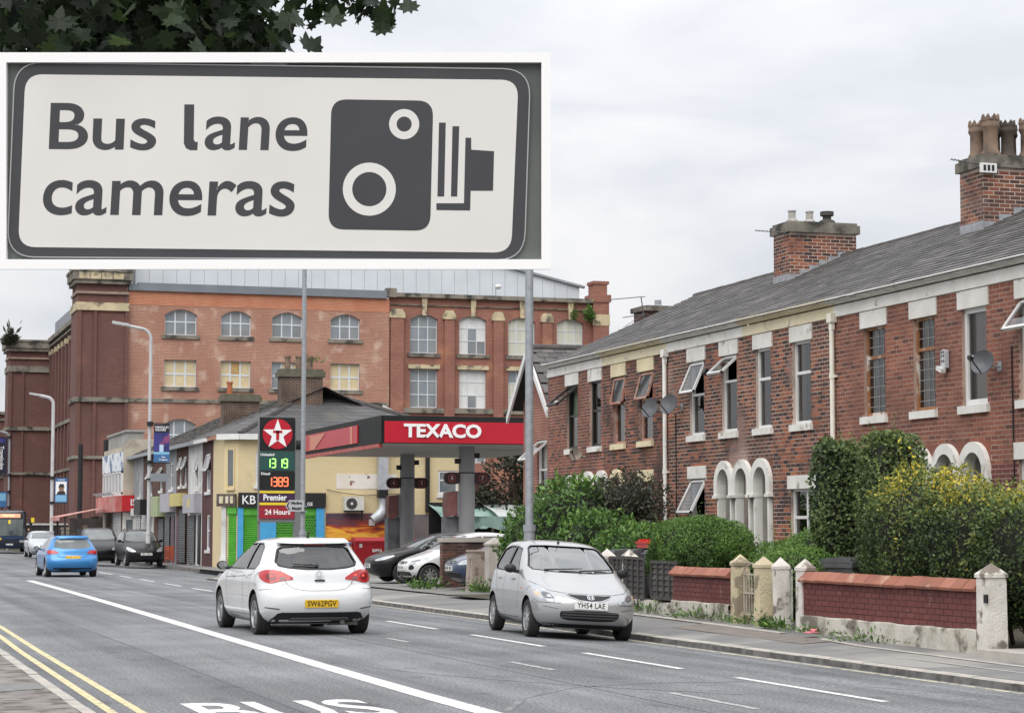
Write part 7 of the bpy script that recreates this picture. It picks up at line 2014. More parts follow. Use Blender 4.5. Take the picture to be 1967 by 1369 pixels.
# arms and unseen post, put in to carry the inset board on the left pavement
bb = MB()
for yy_ in (215, 400):
    a = sp_(-75, yy_); c = sp_(1030, yy_); bb.box(a[0], a[1] - .02, -.075, c[0], a[1] + .02, -.032)
bb.build('cross_arm', m_steel, sg)
bb = MB()
pxx = sp_(-75, 300)[0]
Mi = sg.matrix_world.inverted()
foot = sg.matrix_world @ Vector((pxx, 0, -.055)); top = sg.matrix_world @ Vector((pxx, sp_(0, 60)[1], -.055))
bb.tube([Mi @ Vector((foot.x, foot.y, .1)), Mi @ Vector((foot.x, foot.y, 3.15))], .045, 14); bb.build('post', m_steel, sg)
# ================================================================== VEHICLES
def paint(name, c, metal=0.0, rough=.28, c2=None):
    return mat(name, c, c2, .8, rough=rough, metal=metal, coat=.8, spec=.5)
m_cglass = glass('car_glass', (.74, .81, .78), refl=.09)
m_cglass_d = mat('dark_car_glass', (.055, .065, .068), (.14, .155, .16), .9, rough=.04, spec=1.0)  # reflected sky put into the glass colour as paler patches
m_trim = mat('car_black_trim', (.014, .014, .015), rough=.45)
m_seam = mat('panel_gap', (.02, .02, .02), rough=.8)
m_chrome = mat('chrome', (.62, .63, .64), rough=.15, metal=1.0)
m_alloy = mat('alloy_silver', (.46, .47, .48), (.38, .385, .39), 6, rough=.35, metal=.7)
m_hub = mat('wheel_well_dark', (.010, .010, .011), rough=.95)
m_red1 = mat('tail_lamp_red', (.40, .008, .012), rough=.12, coat=1.0); m_red2 = mat('tail_lamp_dark_red', (.17, .006, .01), rough=.12, coat=1.0)
m_redlit = mat('lit_brake_lamp', (.6, .03, .02), emit=(1.0, .10, .06), estr=.9, rough=.2)
m_clear = mat('lamp_clear', (.52, .54, .56), (.30, .32, .34), 14, rough=.12, coat=1.0, metal=.35)
m_lampd = mat('lamp_dark_bezel', (.10, .105, .11), rough=.2, coat=1.0); m_amber = mat('amber_lens', (.6, .16, .02), rough=.2)
m_plate_y = mat('number_plate_yellow', (.70, .43, .02), rough=.4); m_plate_w = mat('number_plate_white', (.66, .66, .64), rough=.4)
m_seat = mat('seat_cloth', (.035, .035, .038), rough=.95)
def spl(rows, sub=5):
    out = []
    n = len(rows)
    for i in range(n - 1):
        p0, p1, p2, p3 = rows[max(i - 1, 0)], rows[i], rows[i + 1], rows[min(i + 2, n - 1)]
        for k in range(sub):
            t = k / sub
            r = []
            for a, b, c, d in zip(p0, p1, p2, p3):
                v = .5 * (2 * b + (c - a) * t + (2 * a - 5 * b + 4 * c - d) * t * t + (-a + 3 * b - 3 * c + d) * t ** 3)
                lo, hi = min(b, c), max(b, c); m_ = (hi - lo) * .08 + 1e-5
                r.append(min(max(v, lo - m_), hi + m_))
            out.append(r)
    out.append(list(rows[-1]))
    return out
def loft(rows, p=2.9, nr=12, ns=12, nf=12):
    vs = []; fs = []
    for z, yr, yf, hw, rr, rf in rows:
        half = []
        for i in range(nr):
            th = PI / 2 * (1 - i / nr)
            half.append((hw * abs(math.cos(th)) ** (2 / p) if th < PI / 2 - 1e-6 else 0.0, yr + rr - rr * math.sin(th) ** (2 / p)))
        for i in range(ns): half.append((hw, yr + rr + (yf - rf - yr - rr) * i / ns))
        for i in range(nf + 1):
            th = PI / 2 * i / nf
            half.append((hw * abs(math.cos(th)) ** (2 / p) if th < PI / 2 - 1e-6 else 0.0, yf - rf + rf * math.sin(th) ** (2 / p)))
        ring_ = half + [(-x, y) for x, y in reversed(half[1:-1])]
        vs += [(x, y, z) for x, y in ring_]
    k = len(vs) // len(rows)
    for j in range(len(rows) - 1):
        for i in range(k):
            i2 = (i + 1) % k
            fs.append((j * k + i, j * k + i2, (j + 1) * k + i2, (j + 1) * k + i))
    fs.append(tuple(reversed(range(k)))); fs.append(tuple(range((len(rows) - 1) * k, len(rows) * k)))
    return vs, fs
ASTRA = [(.17, .34, 4.02, .72, .45, .7), (.24, .16, 4.24, .82, .5, .8), (.36, .05, 4.38, .885, .5, .85), (.50, .0, 4.42, .905, .5, .85), (.62, .01, 4.41, .908, .5, .85), (.70, .05, 4.36, .905, .5, .85), (.78, .12, 4.24, .905, .5, .85),
         (.86, .15, 4.02, .90, .5, .8), (.93, .17, 3.72, .888, .5, .75), (.98, .19, 3.48, .872, .5, .7), (1.03, .22, 3.26, .85, .5, .6), (1.10, .28, 3.10, .815, .5, .55), (1.20, .38, 2.90, .765, .5, .5), (1.30, .47, 2.67, .71, .5, .5),
         (1.38, .50, 2.46, .66, .48, .48), (1.43, .50, 2.30, .62, .45, .45), (1.465, .62, 2.12, .56, .45, .45), (1.49, .90, 1.95, .46, .4, .4), (1.505, 1.2, 1.75, .30, .25, .25), (1.51, 1.38, 1.58, .10, .08, .08)]
JAZZ = [(.17, .25, 3.50, .66, .4, .6), (.25, .10, 3.70, .77, .45, .7), (.38, .03, 3.81, .82, .45, .72), (.52, .0, 3.83, .836, .45, .75), (.62, .01, 3.80, .838, .45, .75), (.70, .03, 3.70, .838, .45, .75), (.78, .05, 3.53, .834, .45, .7),
        (.86, .07, 3.29, .826, .45, .65), (.93, .09, 3.06, .815, .45, .6), (.99, .11, 2.88, .80, .45, .55), (1.06, .14, 2.74, .782, .45, .5), (1.18, .20, 2.52, .74, .45, .48), (1.30, .27, 2.28, .69, .45, .46), (1.40, .34, 2.04, .645, .45, .45),
        (1.455, .44, 1.86, .59, .42, .42), (1.49, .62, 1.68, .50, .38, .38), (1.512, .85, 1.5, .36, .28, .28), (1.523, 1.0, 1.38, .20, .15, .15), (1.526, 1.12, 1.26, .06, .05, .05)]
class Car:
    def __init__(c, name, label, loc, heading, rows, L, Wd, Hh, paintm, ref, axles, wr=.315, hero=False, cat='car', roll=0.0, group=None, glassm=None):
        L0, W0, H0 = ref
        c.sx, c.sy, c.sz = Wd / W0, L / L0, Hh / H0
        c.rows = [(r[0] * c.sz, r[1] * c.sy, r[2] * c.sy, r[3] * c.sx, r[4] * c.sy, r[5] * c.sy) for r in spl(rows)]
        c.L, c.W, c.H = L, Wd, Hh
        c.t = thing(name, label, cat, loc, heading, group)
        if roll: c.t.rotation_euler = (0, roll, heading)
        vs, fs = loft(c.rows)
        c.bvh = BVHTree.FromPolygons([Vector(v) for v in vs], fs)
        me = bpy.data.meshes.new('body'); me.from_pydata(vs, [], fs)
        bm = bmesh.new(); bm.from_mesh(me); bmesh.ops.recalc_face_normals(bm, faces=bm.faces); bm.to_mesh(me); bm.free()
        me.polygons.foreach_set('use_smooth', [True] * len(me.polygons)); me.update()
        c.vn = [Vector(v.normal) for v in me.vertices]; c.pf = [tuple(p.vertices) for p in me.polygons]; c.pv = [Vector(v.co) for v in me.vertices]
        c.paint = paintm; c.axles = axles; c.wr = wr; c.hero = hero
        me.materials.append(paintm)
        c.body_me = me
        c.cuts = []
        c.glass = glassm or (m_cglass if hero else m_cglass_d)
    def S2(c, pts, kind):          # scale reference coordinates
        if kind in ('rear', 'front'): return [(x * c.sx, z * c.sz) for x, z in pts]
        if kind in ('right', 'left'): return [(y * c.sy, z * c.sz) for y, z in pts]
        return [(x * c.sx, y * c.sy) for x, y in pts]
    def hit(c, a, b, kind):
        o, d = {'rear': (Vector((a, -3, b)), Vector((0, 1, 0))), 'front': (Vector((a, c.L + 3, b)), Vector((0, -1, 0))), 'right': (Vector((4, a, b)), Vector((-1, 0, 0))),
                'left': (Vector((-4, a, b)), Vector((1, 0, 0))), 'top': (Vector((a, b, 5)), Vector((0, 0, -1)))}[kind]
        h, n, i, _ = c.bvh.ray_cast(o, d)
        if h is None:
            h, n, i, _ = c.bvh.find_nearest(o + d * 3.5)
        f = c.pf[i]; q = Vector()
        for vi in f: q += c.vn[vi] / ((c.pv[vi] - h).length + 1e-3)
        q.normalize()
        return h, q
    def patch(c, name, pts, kind, m, off=.004, parent=None, thick=.012, step=.06, rounds=0, scaled=False, mirror=False):
        if mirror and kind in ('rear', 'front', 'top'): pts = [(-x, z) for x, z in reversed(pts)]
        if rounds: pts = chaikin(pts, rounds)
        if not scaled: pts = c.S2(pts, kind)
        bm = bmesh.new()
        f = bm.faces.new([bm.verts.new((a, b, 0)) for a, b in pts])
        bmesh.ops.triangulate(bm, faces=[f])
        xs = [p[0] for p in pts]; ys = [p[1] for p in pts]
        for ax, lo, hi in ((0, min(xs), max(xs)), (1, min(ys), max(ys))):
            q = lo + step
            while q < hi - step * .3:
                co = [0, 0, 0]; no = [0, 0, 0]; co[ax] = q; no[ax] = 1
                bmesh.ops.bisect_plane(bm, geom=bm.verts[:] + bm.edges[:] + bm.faces[:], plane_co=co, plane_no=no)
                q += step
        bmesh.ops.triangulate(bm, faces=[f for f in bm.faces if len(f.verts) > 4])
        bnd = [e for e in bm.edges if e.is_boundary]
        inner = {}
        nrm = {}
        for v in list(bm.verts):
            h, n = c.hit(v.co.x, v.co.y, kind)
            v.co = h + n * off; nrm[v] = n
        if thick:
            for e in bnd:
                q = []
                for v in e.verts:
                    q.append((v.co.copy(), v.co - nrm[v] * thick))
                nv = [bm.verts.new(q[0][0]), bm.verts.new(q[1][0]), bm.verts.new(q[1][1]), bm.verts.new(q[0][1])]
                bm.faces.new(nv)
        me = bpy.data.meshes.new(name); bm.to_mesh(me); bm.free()
        # orient outward
        vd = {'rear': Vector((0, -1, 0)), 'front': Vector((0, 1, 0)), 'right': Vector((1, 0, 0)), 'left': Vector((-1, 0, 0)), 'top': Vector((0, 0, 1))}[kind]
        s = sum(p.normal.dot(vd) * p.area for p in me.polygons)
        if s < 0: me.flip_normals()
        me.polygons.foreach_set('use_smooth', [True] * len(me.polygons)); me.materials.append(m); me.update()
        return link(name, me, parent or c.t)
    def both(c, name, pts, kind, m, **k):
        """mirrored pair of patches on the two sides of the car"""
        if kind in ('right', 'left'): return c.patch(name, pts, 'right', m, **k), c.patch(name, pts, 'left', m, **k)
        return c.patch(name, pts, kind, m, **k), c.patch(name, pts, kind, m, mirror=True, **k)
    def seam(c, lines, w=.007, name='panel_gap', m=None, off=.0032):
        bb = MB()
        for kind, pts, closed in lines:
            pts = c.S2(pts, kind)
            if closed: pts = pts + [pts[0]]
            P = []
            for (a0, b0), (a1, b1) in zip(pts[:-1], pts[1:]):
                n = max(1, int(math.hypot(a1 - a0, b1 - b0) / .05))
                for i in range(n): P.append((a0 + (a1 - a0) * i / n, b0 + (b1 - b0) * i / n))
            P.append(pts[-1])
            H_ = [c.hit(a, b, kind) for a, b in P]
            for i in range(len(H_) - 1):
                (p, n), (q, n2) = H_[i], H_[i + 1]
                d = (q - p)
                if d.length < 1e-5 or d.length > .3: continue
                s = d.normalized().cross(n).normalized() * w / 2
                bb.add([p - s + n * off, p + s + n * off, q + s + n2 * off, q - s + n2 * off], [(0, 1, 2, 3)])
        o = bb.build(name, m or m_seam, c.t); o['kind'] = 'stuff'; return o
    def finish(c):
        ob = bpy.data.objects.new('body', c.body_me); COL.objects.link(ob)
        tmp = []
        def cutter(bb):
            me = bpy.data.meshes.new('cut'); me.from_pydata([tuple(v) for v in bb.v], [], bb.f)
            bm = bmesh.new(); bm.from_mesh(me); bmesh.ops.recalc_face_normals(bm, faces=bm.faces); bm.to_mesh(me); bm.free()
            me.materials.append(m_hub)
            o = bpy.data.objects.new('cut', me); COL.objects.link(o); tmp.append(o)
            md = ob.modifiers.new('b', 'BOOLEAN'); md.operation = 'DIFFERENCE'; md.solver = 'EXACT'; md.object = o
            try: md.material_mode = 'TRANSFER'
            except Exception: pass
        bb = MB()
        for ya in c.axles:
            for s in (-1, 1):
                x0, x1 = s * (c.W / 2 - .30), s * (c.W / 2 + .2)
                bb.tube([(x0, ya, c.wr + .005), (x1, ya, c.wr + .005)], c.wr + .052, 36)
        cutter(bb)
        if c.hero:
            cav = [(r[0], r[1] + .09, r[2] - .09, r[3] - .065, r[4], r[5]) for r in c.rows if r[0] < c.H * .955]
            yb0, yb1 = c.cabin
            low = []
            for r in cav:
                z = r[0]
                if z < .40: continue
                if z < c.belt: low.append((z, max(r[1], yb0), yb1, r[3], .2, .2))
                else: low.append((z, r[1], r[2], r[3], r[4] * .9, r[5] * .9))
            if low: 
                vs, fs = loft(low)
                bb = MB(); bb.add(vs, fs); cutter(bb)
            for kind, pts, d0, d1 in c.cuts:
                pts = c.S2(pts, kind); bb = MB()
                if kind == 'right': bb.prism(pts, lambda a, b, d: (d, a, b), -1.3, 1.3)
                else: bb.prism(pts, lambda a, b, d: (a, d, b), d0 * c.sy, d1 * c.sy)
                cutter(bb)
        dg = bpy.context.evaluated_depsgraph_get()
        me = bpy.data.meshes.new_from_object(ob.evaluated_get(dg)); me.name = 'body'
        for o in tmp: bpy.data.objects.remove(o)
        bpy.data.objects.remove(ob)
        me.polygons.foreach_set('use_smooth', [True] * len(me.polygons)); me.update()
        nl = [None] * len(me.loops)
        for p in me.polygons:
            for li in p.loop_indices:
                co = me.vertices[me.loops[li].vertex_index].co
                h, n, i, dist = c.bvh.find_nearest(co)
                nn = p.normal
                if dist < .004 and abs(n.dot(p.normal)) > .6:
                    q = Vector()
                    for vi in c.pf[i]: q += c.vn[vi] / ((c.pv[vi] - co).length + 1e-4)
                    q.normalize(); nn = q if q.dot(p.normal) > 0 else -q
                nl[li] = nn
        me.normals_split_custom_set(nl)
        o = link('body', me, c.t)
        # underside tray and wheel wells
        bb = MB(); bb.box(-c.W * .36, c.axles[0] - .35, .17, c.W * .36, c.axles[1] + .4, .34); bb.build('underbody', m_hub, c.t)
        return o
    def wheels(c, style='alloy', width=.205, steer=0.0, inset=.012):
        for k, ya in enumerate(c.axles):
            for s in (-1, 1):
                r = c.wr; w = width
                M2 = Matrix.Translation((s * (c.W / 2 - inset - w / 2), ya, r - .008)) @ (Matrix.Rotation(steer, 4, 'Z') if k == 1 else Matrix()) @ Matrix.Rotation(s * PI / 2, 4, 'Y')
                bb = MB(); bb.lathe([(.0, -.02), (r * .60, -.02), (r * .62, .02)], M2, 24); wh = bb.build('wheel', m_hub, c.t)
                rr = r * .66
                bb = MB(); bb.lathe([(rr, -w / 2), (r * .93, -w / 2), (r * .985, -w * .42), (r, -w * .3), (r, w * .3), (r * .985, w * .42), (r * .93, w / 2), (rr * 1.03, w / 2 - .004), (rr, w / 2 - .012), (rr, -w / 2)], M2, 40); bb.build('tyre', m_rubber, wh, smooth=True)
                bb = MB(); bb.lathe([(rr * 1.0, w / 2 - .014), (rr * .99, w / 2 - .004), (rr * .93, w / 2 - .008), (rr * .90, w / 2 - .05), (rr * .88, -.02)], M2, 40)
                if style == 'alloy':
                    for q in range(5):
                        for dd in (-.10, .10):
                            a = 2 * PI * q / 5 + dd
                            M3 = M2 @ Matrix.Rotation(a, 4, 'Z') @ Matrix.Translation((rr * .52, 0, w / 2 - .03))
                            bb.xbox(M3 @ Matrix.Rotation(dd * .9, 4, 'Z'), rr * .86, .030, .022)
                    bb.lathe([(0, w / 2 - .012), (.055, w / 2 - .014), (.07, w / 2 - .04)], M2, 16)
                else:
                    for q in range(9):
                        M3 = M2 @ Matrix.Rotation(2 * PI * q / 9, 4, 'Z') @ Matrix.Translation((rr * .58, 0, w / 2 - .022)); bb.xbox(M3 @ Matrix.Rotation(.18, 4, 'Z'), rr * .72, .045, .018)
                    bb.lathe([(0, w / 2 - .006), (.075, w / 2 - .01), (.085, w / 2 - .03)], M2, 16)
                bb.build('rim', m_alloy, wh, smooth=True)
    def plate(c, txt, kind, z, m, tilt=0, x=0.0, size=1.0, off=.014):
        h, n = c.hit(x, z, kind)
        up = Vector((0, 0, 1)); up = (up - n * up.dot(n)).normalized()
        if kind == 'rear': rg = Vector((1, 0, 0))
        else: rg = Vector((-1, 0, 0))
        M2 = frame(h + n * off, rg, up)
        bb = MB(); bb.prism([(a, q) for a, q in roundrect(.525 * size, .118 * size, .01)], lambda a, q, d: M2 @ Vector((a, q, d)), -.02, 0)
        pl = bb.build('number_plate', m, c.t)
        if txt: lettering(txt, .118 * size, m_black, pl, M2 @ Matrix.Translation((0, -.002, .002)), bold=.0016, extrude=.0008, sx=.84 if len(txt) < 8 else .82, space=1.08)
        return pl
    def mirrors(c, y, z, m, arm=True):
        for s in (-1, 1):
            h, n = c.hit(y * c.sy, z * c.sz, 'right' if s > 0 else 'left')
            bb = MB(); ce = h + Vector((s * .13, .0, .05))
            M2 = Matrix.Translation(ce) @ Matrix.Rotation(s * R(-10), 4, 'Z')
            bb.lathe([(.0, -.06), (.06, -.055), (.085, -.02), (.075, .05), (.03, .085), (0, .09)], M2 @ Matrix.Diagonal((1.15, .62, .85, 1)) @ Matrix.Rotation(R(-90), 4, 'X'), 18)
            mi = bb.build('door_mirror', m, c.t, smooth=True)
            bb = MB(); bb.tube([h - Vector((s * .03, 0, 0)), ce - Vector((s * .03, 0, .03))], .03, 8); bb.build('mirror_arm', m_trim, mi)
            bb = MB(); bb.lathe([(0, 0), (.07, 0)], M2 @ Matrix.Translation((0, -.045, 0)) @ Matrix.Diagonal((1.1, 1, .78, 1)) @ Matrix.Rotation(R(90), 4, 'X'), 16); bb.build('mirror_glass', m_chrome, mi)
    def interior(c, ycowl, yseat, rear=True):
        s = c.sz
        for sg_ in (-1, 1):
            x = sg_ * .36 * c.sx
            bb = MB(); M2 = Matrix.Translation((x, yseat, .82)) @ Matrix.Rotation(R(14), 4, 'X'); bb.xbox(M2, .46, .13, .62)
            bb.xbox(Matrix.Translation((x, yseat + .22, .56)), .48, .5, .16); se = bb.build('seat', m_seat, c.t)
            bb = MB(); bb.xbox(Matrix.Translation((x, yseat - .10, 1.22)), .26, .10, .17); bb.build('headrest', m_seat, se)
        if rear:
            bb = MB(); bb.xbox(Matrix.Translation((0, .80 * c.sy, .78)) @ Matrix.Rotation(R(16), 4, 'X'), 1.2 * c.sx, .14, .56)
            se = bb.build('rear_seat', m_seat, c.t)
            for x in (-.4, .4):
                bb = MB(); bb.xbox(Matrix.Translation((x * c.sx, .74 * c.sy, 1.12)), .24, .09, .12); bb.build('headrest', m_seat, se)
        bb = MB(); bb.box(-.66 * c.sx, ycowl - .35, .62, .66 * c.sx, ycowl - .02, .955 * s); bb.build('dashboard', m_trim, c.t)
        bb = MB(); M2 = Matrix.Translation((.36 * c.sx, ycowl - .48, .92)) @ Matrix.Rotation(R(65), 4, 'X'); bb.lathe([(.17, -.014), (.19, 0), (.17, .014), (.155, 0), (.17, -.014)], M2, 24); bb.build('steering_wheel', m_trim, c.t)

def mirror_poly(p): return [(-x, z) for x, z in reversed(p)]
# ---------------------------------------------------------------- white hatchback, seen from behind
def hatch_rear(c, lamps=True, glass_cut=True, side=True, win=True):
    rear_win = [(-.60, 1.07), (-.45, 1.04), (-.2, 1.02), (.2, 1.02), (.45, 1.04), (.60, 1.07), (.64, 1.13), (.565, 1.33), (.50, 1.365), (.25, 1.38), (-.25, 1.38), (-.50, 1.365), (-.565, 1.33), (-.64, 1.13)]
    side_a = [(1.62, 1.01), (2.95, 1.01), (2.94, 1.05), (2.38, 1.375), (2.2, 1.40), (1.66, 1.42)]
    side_b = [(.78, 1.10), (.92, 1.02), (1.55, 1.01), (1.59, 1.42), (1.25, 1.41), (1.0, 1.34)]
    wind = [(-.70, 1.06), (.70, 1.06), (.56, 1.385), (.3, 1.40), (-.3, 1.40), (-.56, 1.385)]
    return rear_win, side_a, side_b, wind
pw = paint('white_car_paint', (.64, .65, .66), c2=(.60, .61, .62))
A_HEAD = R(1.5)
ax_ = 7.32
c = Car('white_hatchback', 'white five door hatchback driving away in the middle of the road, yellow rear plate', (ax_, 33.25, 0), A_HEAD, ASTRA, 4.42, 1.81, 1.51, pw, (4.42, 1.81, 1.51), (.80, 3.49), .325, hero=True)
rw, sa, sb, wd = hatch_rear(c)
c.belt = 1.0; c.cabin = (.45, 3.1)
c.cuts = [('right', sa, 0, 0), ('right', sb, 0, 0), ('rear', rw, -.6, .95), ('front', wd, 2.25, 4.6)]
c.finish()
c.patch('rear_window', rw, 'rear', m_cglass, off=-.012, thick=0, step=.05)
c.patch('windscreen', wd, 'front', m_cglass, off=-.012, thick=0)
m_priv = glass('tinted_side_glass', (.16, .17, .17), refl=.06)
c.both('side_window', sa, 'right', m_priv, off=-.012, thick=0); c.both('side_window', sb, 'right', m_priv, off=-.012, thick=0)
# black surround of the glass
def border(c, name, pts, kind, w, m, off=.002):
    cx_, cy_ = sum(p[0] for p in pts) / len(pts), sum(p[1] for p in pts) / len(pts)
    for i in range(len(pts)):
        a, b_ = pts[i], pts[(i + 1) % len(pts)]
    o = c.seam([(kind, pts, True)], w=w, name=name, m=m, off=off)
    return o
border(c, 'window_seal', rw, 'rear', .035, m_trim); border(c, 'window_seal', sa, 'right', .025, m_trim); border(c, 'window_seal', sb, 'right', .025, m_trim); border(c, 'window_seal', sa, 'left', .025, m_trim); border(c, 'window_seal', sb, 'left', .025, m_trim); border(c, 'window_seal', wd, 'front', .03, m_trim)
c.patch('black_spoiler_band', [(-.56, 1.375), (.56, 1.375), (.50, 1.415), (-.50, 1.415)], 'rear', m_trim, off=.006)
sp_o = c.patch('roof_spoiler', [(-.56, 1.412), (.56, 1.412), (.5, 1.448), (-.5, 1.448)], 'rear', pw, off=.05, thick=.06)
bb = MB(); h_, n_ = c.hit(0, 1.40, 'rear'); bb.box(-.17, h_.y - .03, 1.388, .17, h_.y + .02, 1.408); bb.build('brake_light', m_red2, c.t)
lamp_o = [(.41, .87), (.43, .855), (.58, .845), (.68, .815), (.78, .80), (.868, .86), (.88, .95), (.83, 1.0), (.70, 1.01), (.58, .985), (.48, .93), (.42, .895)]
lamp_l = c.both('tail_lamp', lamp_o, 'rear', m_red1, off=.012, thick=.03, rounds=1, step=.04)
c.both('tail_lamp_side', [(.26, .86), (.36, .865), (.44, .885), (.42, .93), (.34, .975), (.27, .985)], 'right', m_red1, off=.008, thick=.02, rounds=1, step=.04)
c.both('lamp_reverse_lens', [(.52, .872), (.60, .855), (.62, .885), (.56, .90)], 'rear', m_lampd, off=.016, thick=.004)
c.both('lamp_inner_ring', [(.66, .86), (.74, .845), (.80, .87), (.81, .93), (.75, .96), (.68, .94)], 'rear', m_red2, off=.015, thick=.004, rounds=1)
c.both('lit_brake_lamp', [(.70, .90), (.735, .895), (.74, .925), (.705, .93)], 'rear', m_redlit, off=.019, thick=.003, rounds=1)
c.both('lit_brake_lamp', [(.56, .91), (.60, .905), (.61, .935), (.57, .93)], 'rear', m_redlit, off=.019, thick=.003, rounds=1)
c.patch('rear_diffuser', [(-.66, .345), (-.60, .36), (.60, .36), (.66, .345), (.74, .24), (.70, .19), (-.70, .19), (-.74, .24)], 'rear', m_trim, off=.008, step=.08)
c.patch('diffuser_slat', [(-.45, .285), (.45, .285), (.48, .245), (-.48, .245)], 'rear', mat('grey_plastic', (.09, .09, .092), rough=.5), off=.02)
c.both('bumper_reflector', [(.64, .405), (.84, .43), (.84, .445), (.64, .42)], 'rear', mat('dark_reflector', (.08, .06, .06), rough=.3), off=.006)
c.seam([('rear', [(-.60, 1.03), (-.565, .90), (-.50, .78), (-.40, .715), (-.2, .69), (.2, .69), (.40, .715), (.50, .78), (.565, .90), (.60, 1.03)], False),
        ] +
       [(k, p, False) for k in ('right', 'left') for p in ([(1.60, 1.42), (1.60, .95), (1.58, .5), (1.62, .30)], [(2.95, 1.02), (2.9, .8), (2.78, .40)], [(.80, 1.07), (1.05, .90), (1.12, .72)], [(1.15, .30), (2.78, .30)], [(.16, .72), (.42, .70)], [(1.0, .93), (1.58, .90), (2.9, .86)], [(.56, .98), (.72, .90), (.72, .80), (.62, .76)])])
# shallow bumper crease round the plate
c.seam([('rear', [(-.52, .50), (-.47, .575), (-.36, .605), (.36, .605), (.47, .575), (.52, .50)], False)], w=.012, name='bumper_crease', m=mat('crease_shadowless_paint', (.62, .63, .64), rough=.4), off=.001)
c.plate('SW62PGV', 'rear', .495, m_plate_y)
h_, n_ = c.hit(0, .935, 'rear'); M2 = frame(h_ + n_ * .006, (1, 0, 0), Vector((0, 0, 1)) - n_ * n_.z)
bb = MB(); bb.lathe([(.050, 0), (.062, .004), (.062, .008), (.050, .008)], M2, 28); bd = bb.build('round_badge', m_chrome, c.t)
bb = MB(); bb.prism([(-.04, -.02), (-.01, -.035), (.035, -.02), (.01, -.005), (.038, .01), (.02, .038), (0, .01), (-.03, .035), (-.035, .01), (-.012, 0)], lambda a, q, d: M2 @ Vector((a, q, d)), .0, .008); bb.build('emblem', m_chrome, bd)
bb = MB(); bb.prism([(-.075, -.012), (.075, -.012), (.08, .012), (-.08, .012)], lambda a, q, d: M2 @ Vector((a, q - .095, d)), -.01, .012); bb.build('tailgate_handle', m_trim, c.t)
for txt, x in (('ASTRA', -.54), ('CDTi', .52)):
    h_, n_ = c.hit(x, .79, 'rear'); lettering(txt, .040, m_chrome, c.t, frame(h_ + n_ * .003, (1, 0, 0), Vector((0, 0, 1)) - n_ * n_.z), extrude=.002, name='script_badge')
bb = MB(); h0, n0 = c.hit(-.02, 1.065, 'rear'); h1, n1 = c.hit(-.40, 1.085, 'rear'); bb.tube([h0 + n0 * .02, h1 + n1 * .02], [.016, .008], 6); bb.tube([h0 - n0 * .0, h0 + n0 * .03], .03, 8); bb.build('rear_wiper', m_trim, c.t)
bb = MB(); h0, n0 = c.hit(0, 1.45 * c.sy, 'top') if False else c.hit(0.0, .95, 'top'); bb.tube([h0 - n0 * .01, h0 + n0 * .03, h0 + Vector((0, -.12, .14))], [.03, .02, .006], 8); bb.build('antenna', m_trim, c.t)
bb = MB(); bb.tube([(.36, .35, .22), (.36, -.01 + .12, .20)], .035, 10); bb.box(.2, .3, .15, .65, .6, .26); bb.build('exhaust', mat('dull_metal', (.12, .11, .10), rough=.6, metal=.5), c.t)
for k in ('right', 'left'):
    for y_ in (1.28, 2.32):
        h_, n_ = c.hit(y_, .90, k); bb = MB(); bb.xbox(Matrix.Translation(h_ + n_ * .018), .03, .19, .03); bb.build('door_handle', pw, c.t)
c.mirrors(2.85, 1.0, m_trim); c.wheels('alloy', .215); c.interior(3.0, 2.05)

# ---------------------------------------------------------------- silver small car, coming towards us
psl = paint('silver_car_paint', (.455, .46, .465), metal=.5, rough=.30, c2=(.42, .425, .43))
JY = 32.55
def small_front_polys():
    wind = [(-.66, 1.05), (-.3, 1.02), (.3, 1.02), (.66, 1.05), (.70, 1.10), (.585, 1.385), (.54, 1.42), (.3, 1.435), (-.3, 1.435), (-.54, 1.42), (-.585, 1.385), (-.70, 1.10)]
    sa = [(1.42, 1.0), (2.28, .995), (2.25, 1.02), (1.84, 1.36), (1.44, 1.40)]
    sb = [(.52, 1.08), (.62, 1.02), (1.36, 1.0), (1.38, 1.40), (.98, 1.40), (.66, 1.34)]
    rearw = [(-.58, 1.02), (.58, 1.02), (.54, 1.36), (-.54, 1.36)]
    return wind, sa, sb, rearw
c = Car('silver_hatchback', 'silver five door small car driving towards us by the right kerb, white front plate', (11.48, 35.62, zr(11.3)), PI - R(4.5), JAZZ, 3.83, 1.675, 1.525, psl, (3.83, 1.675, 1.526), (.58, 3.03), .295, hero=True, roll=R(-3.2))
wd, sa, sb, rw = small_front_polys()
c.belt = .97; c.cabin = (.3, 2.72)
c.cuts = [('right', sa, 0, 0), ('right', sb, 0, 0), ('rear', rw, -.6, .7), ('front', wd, 1.8, 4.2)]
c.finish()
c.patch('windscreen', wd, 'front', glass('windscreen_glass', (.55, .60, .60), refl=.30), off=-.012, thick=0, step=.05); c.patch('rear_window', rw, 'rear', m_cglass, off=-.012, thick=0)
c.both('side_window', sa, 'right', m_cglass, off=-.012, thick=0); c.both('side_window', sb, 'right', m_cglass, off=-.012, thick=0)
border(c, 'window_seal', wd, 'front', .028, m_trim)
for k in ('right', 'left'): border(c, 'window_seal', sa, k, .025, m_trim); border(c, 'window_seal', sb, k, .025, m_trim)
hl = [(.42, .585), (.60, .565), (.74, .60), (.80, .66), (.805, .74), (.78, .83), (.70, .80), (.58, .715), (.48, .65)]
c.both('headlight', hl, 'front', m_clear, off=.008, thick=.02, rounds=1, step=.04)
c.both('headlight_reflector', [(.55, .62), (.66, .61), (.72, .66), (.70, .72), (.60, .69)], 'front', m_lampd, off=.011, thick=.003, rounds=1)
c.both('headlight_bulb', [(.585, .635), (.64, .63), (.65, .665), (.60, .675)], 'front', m_chrome, off=.014, thick=.003, rounds=1)
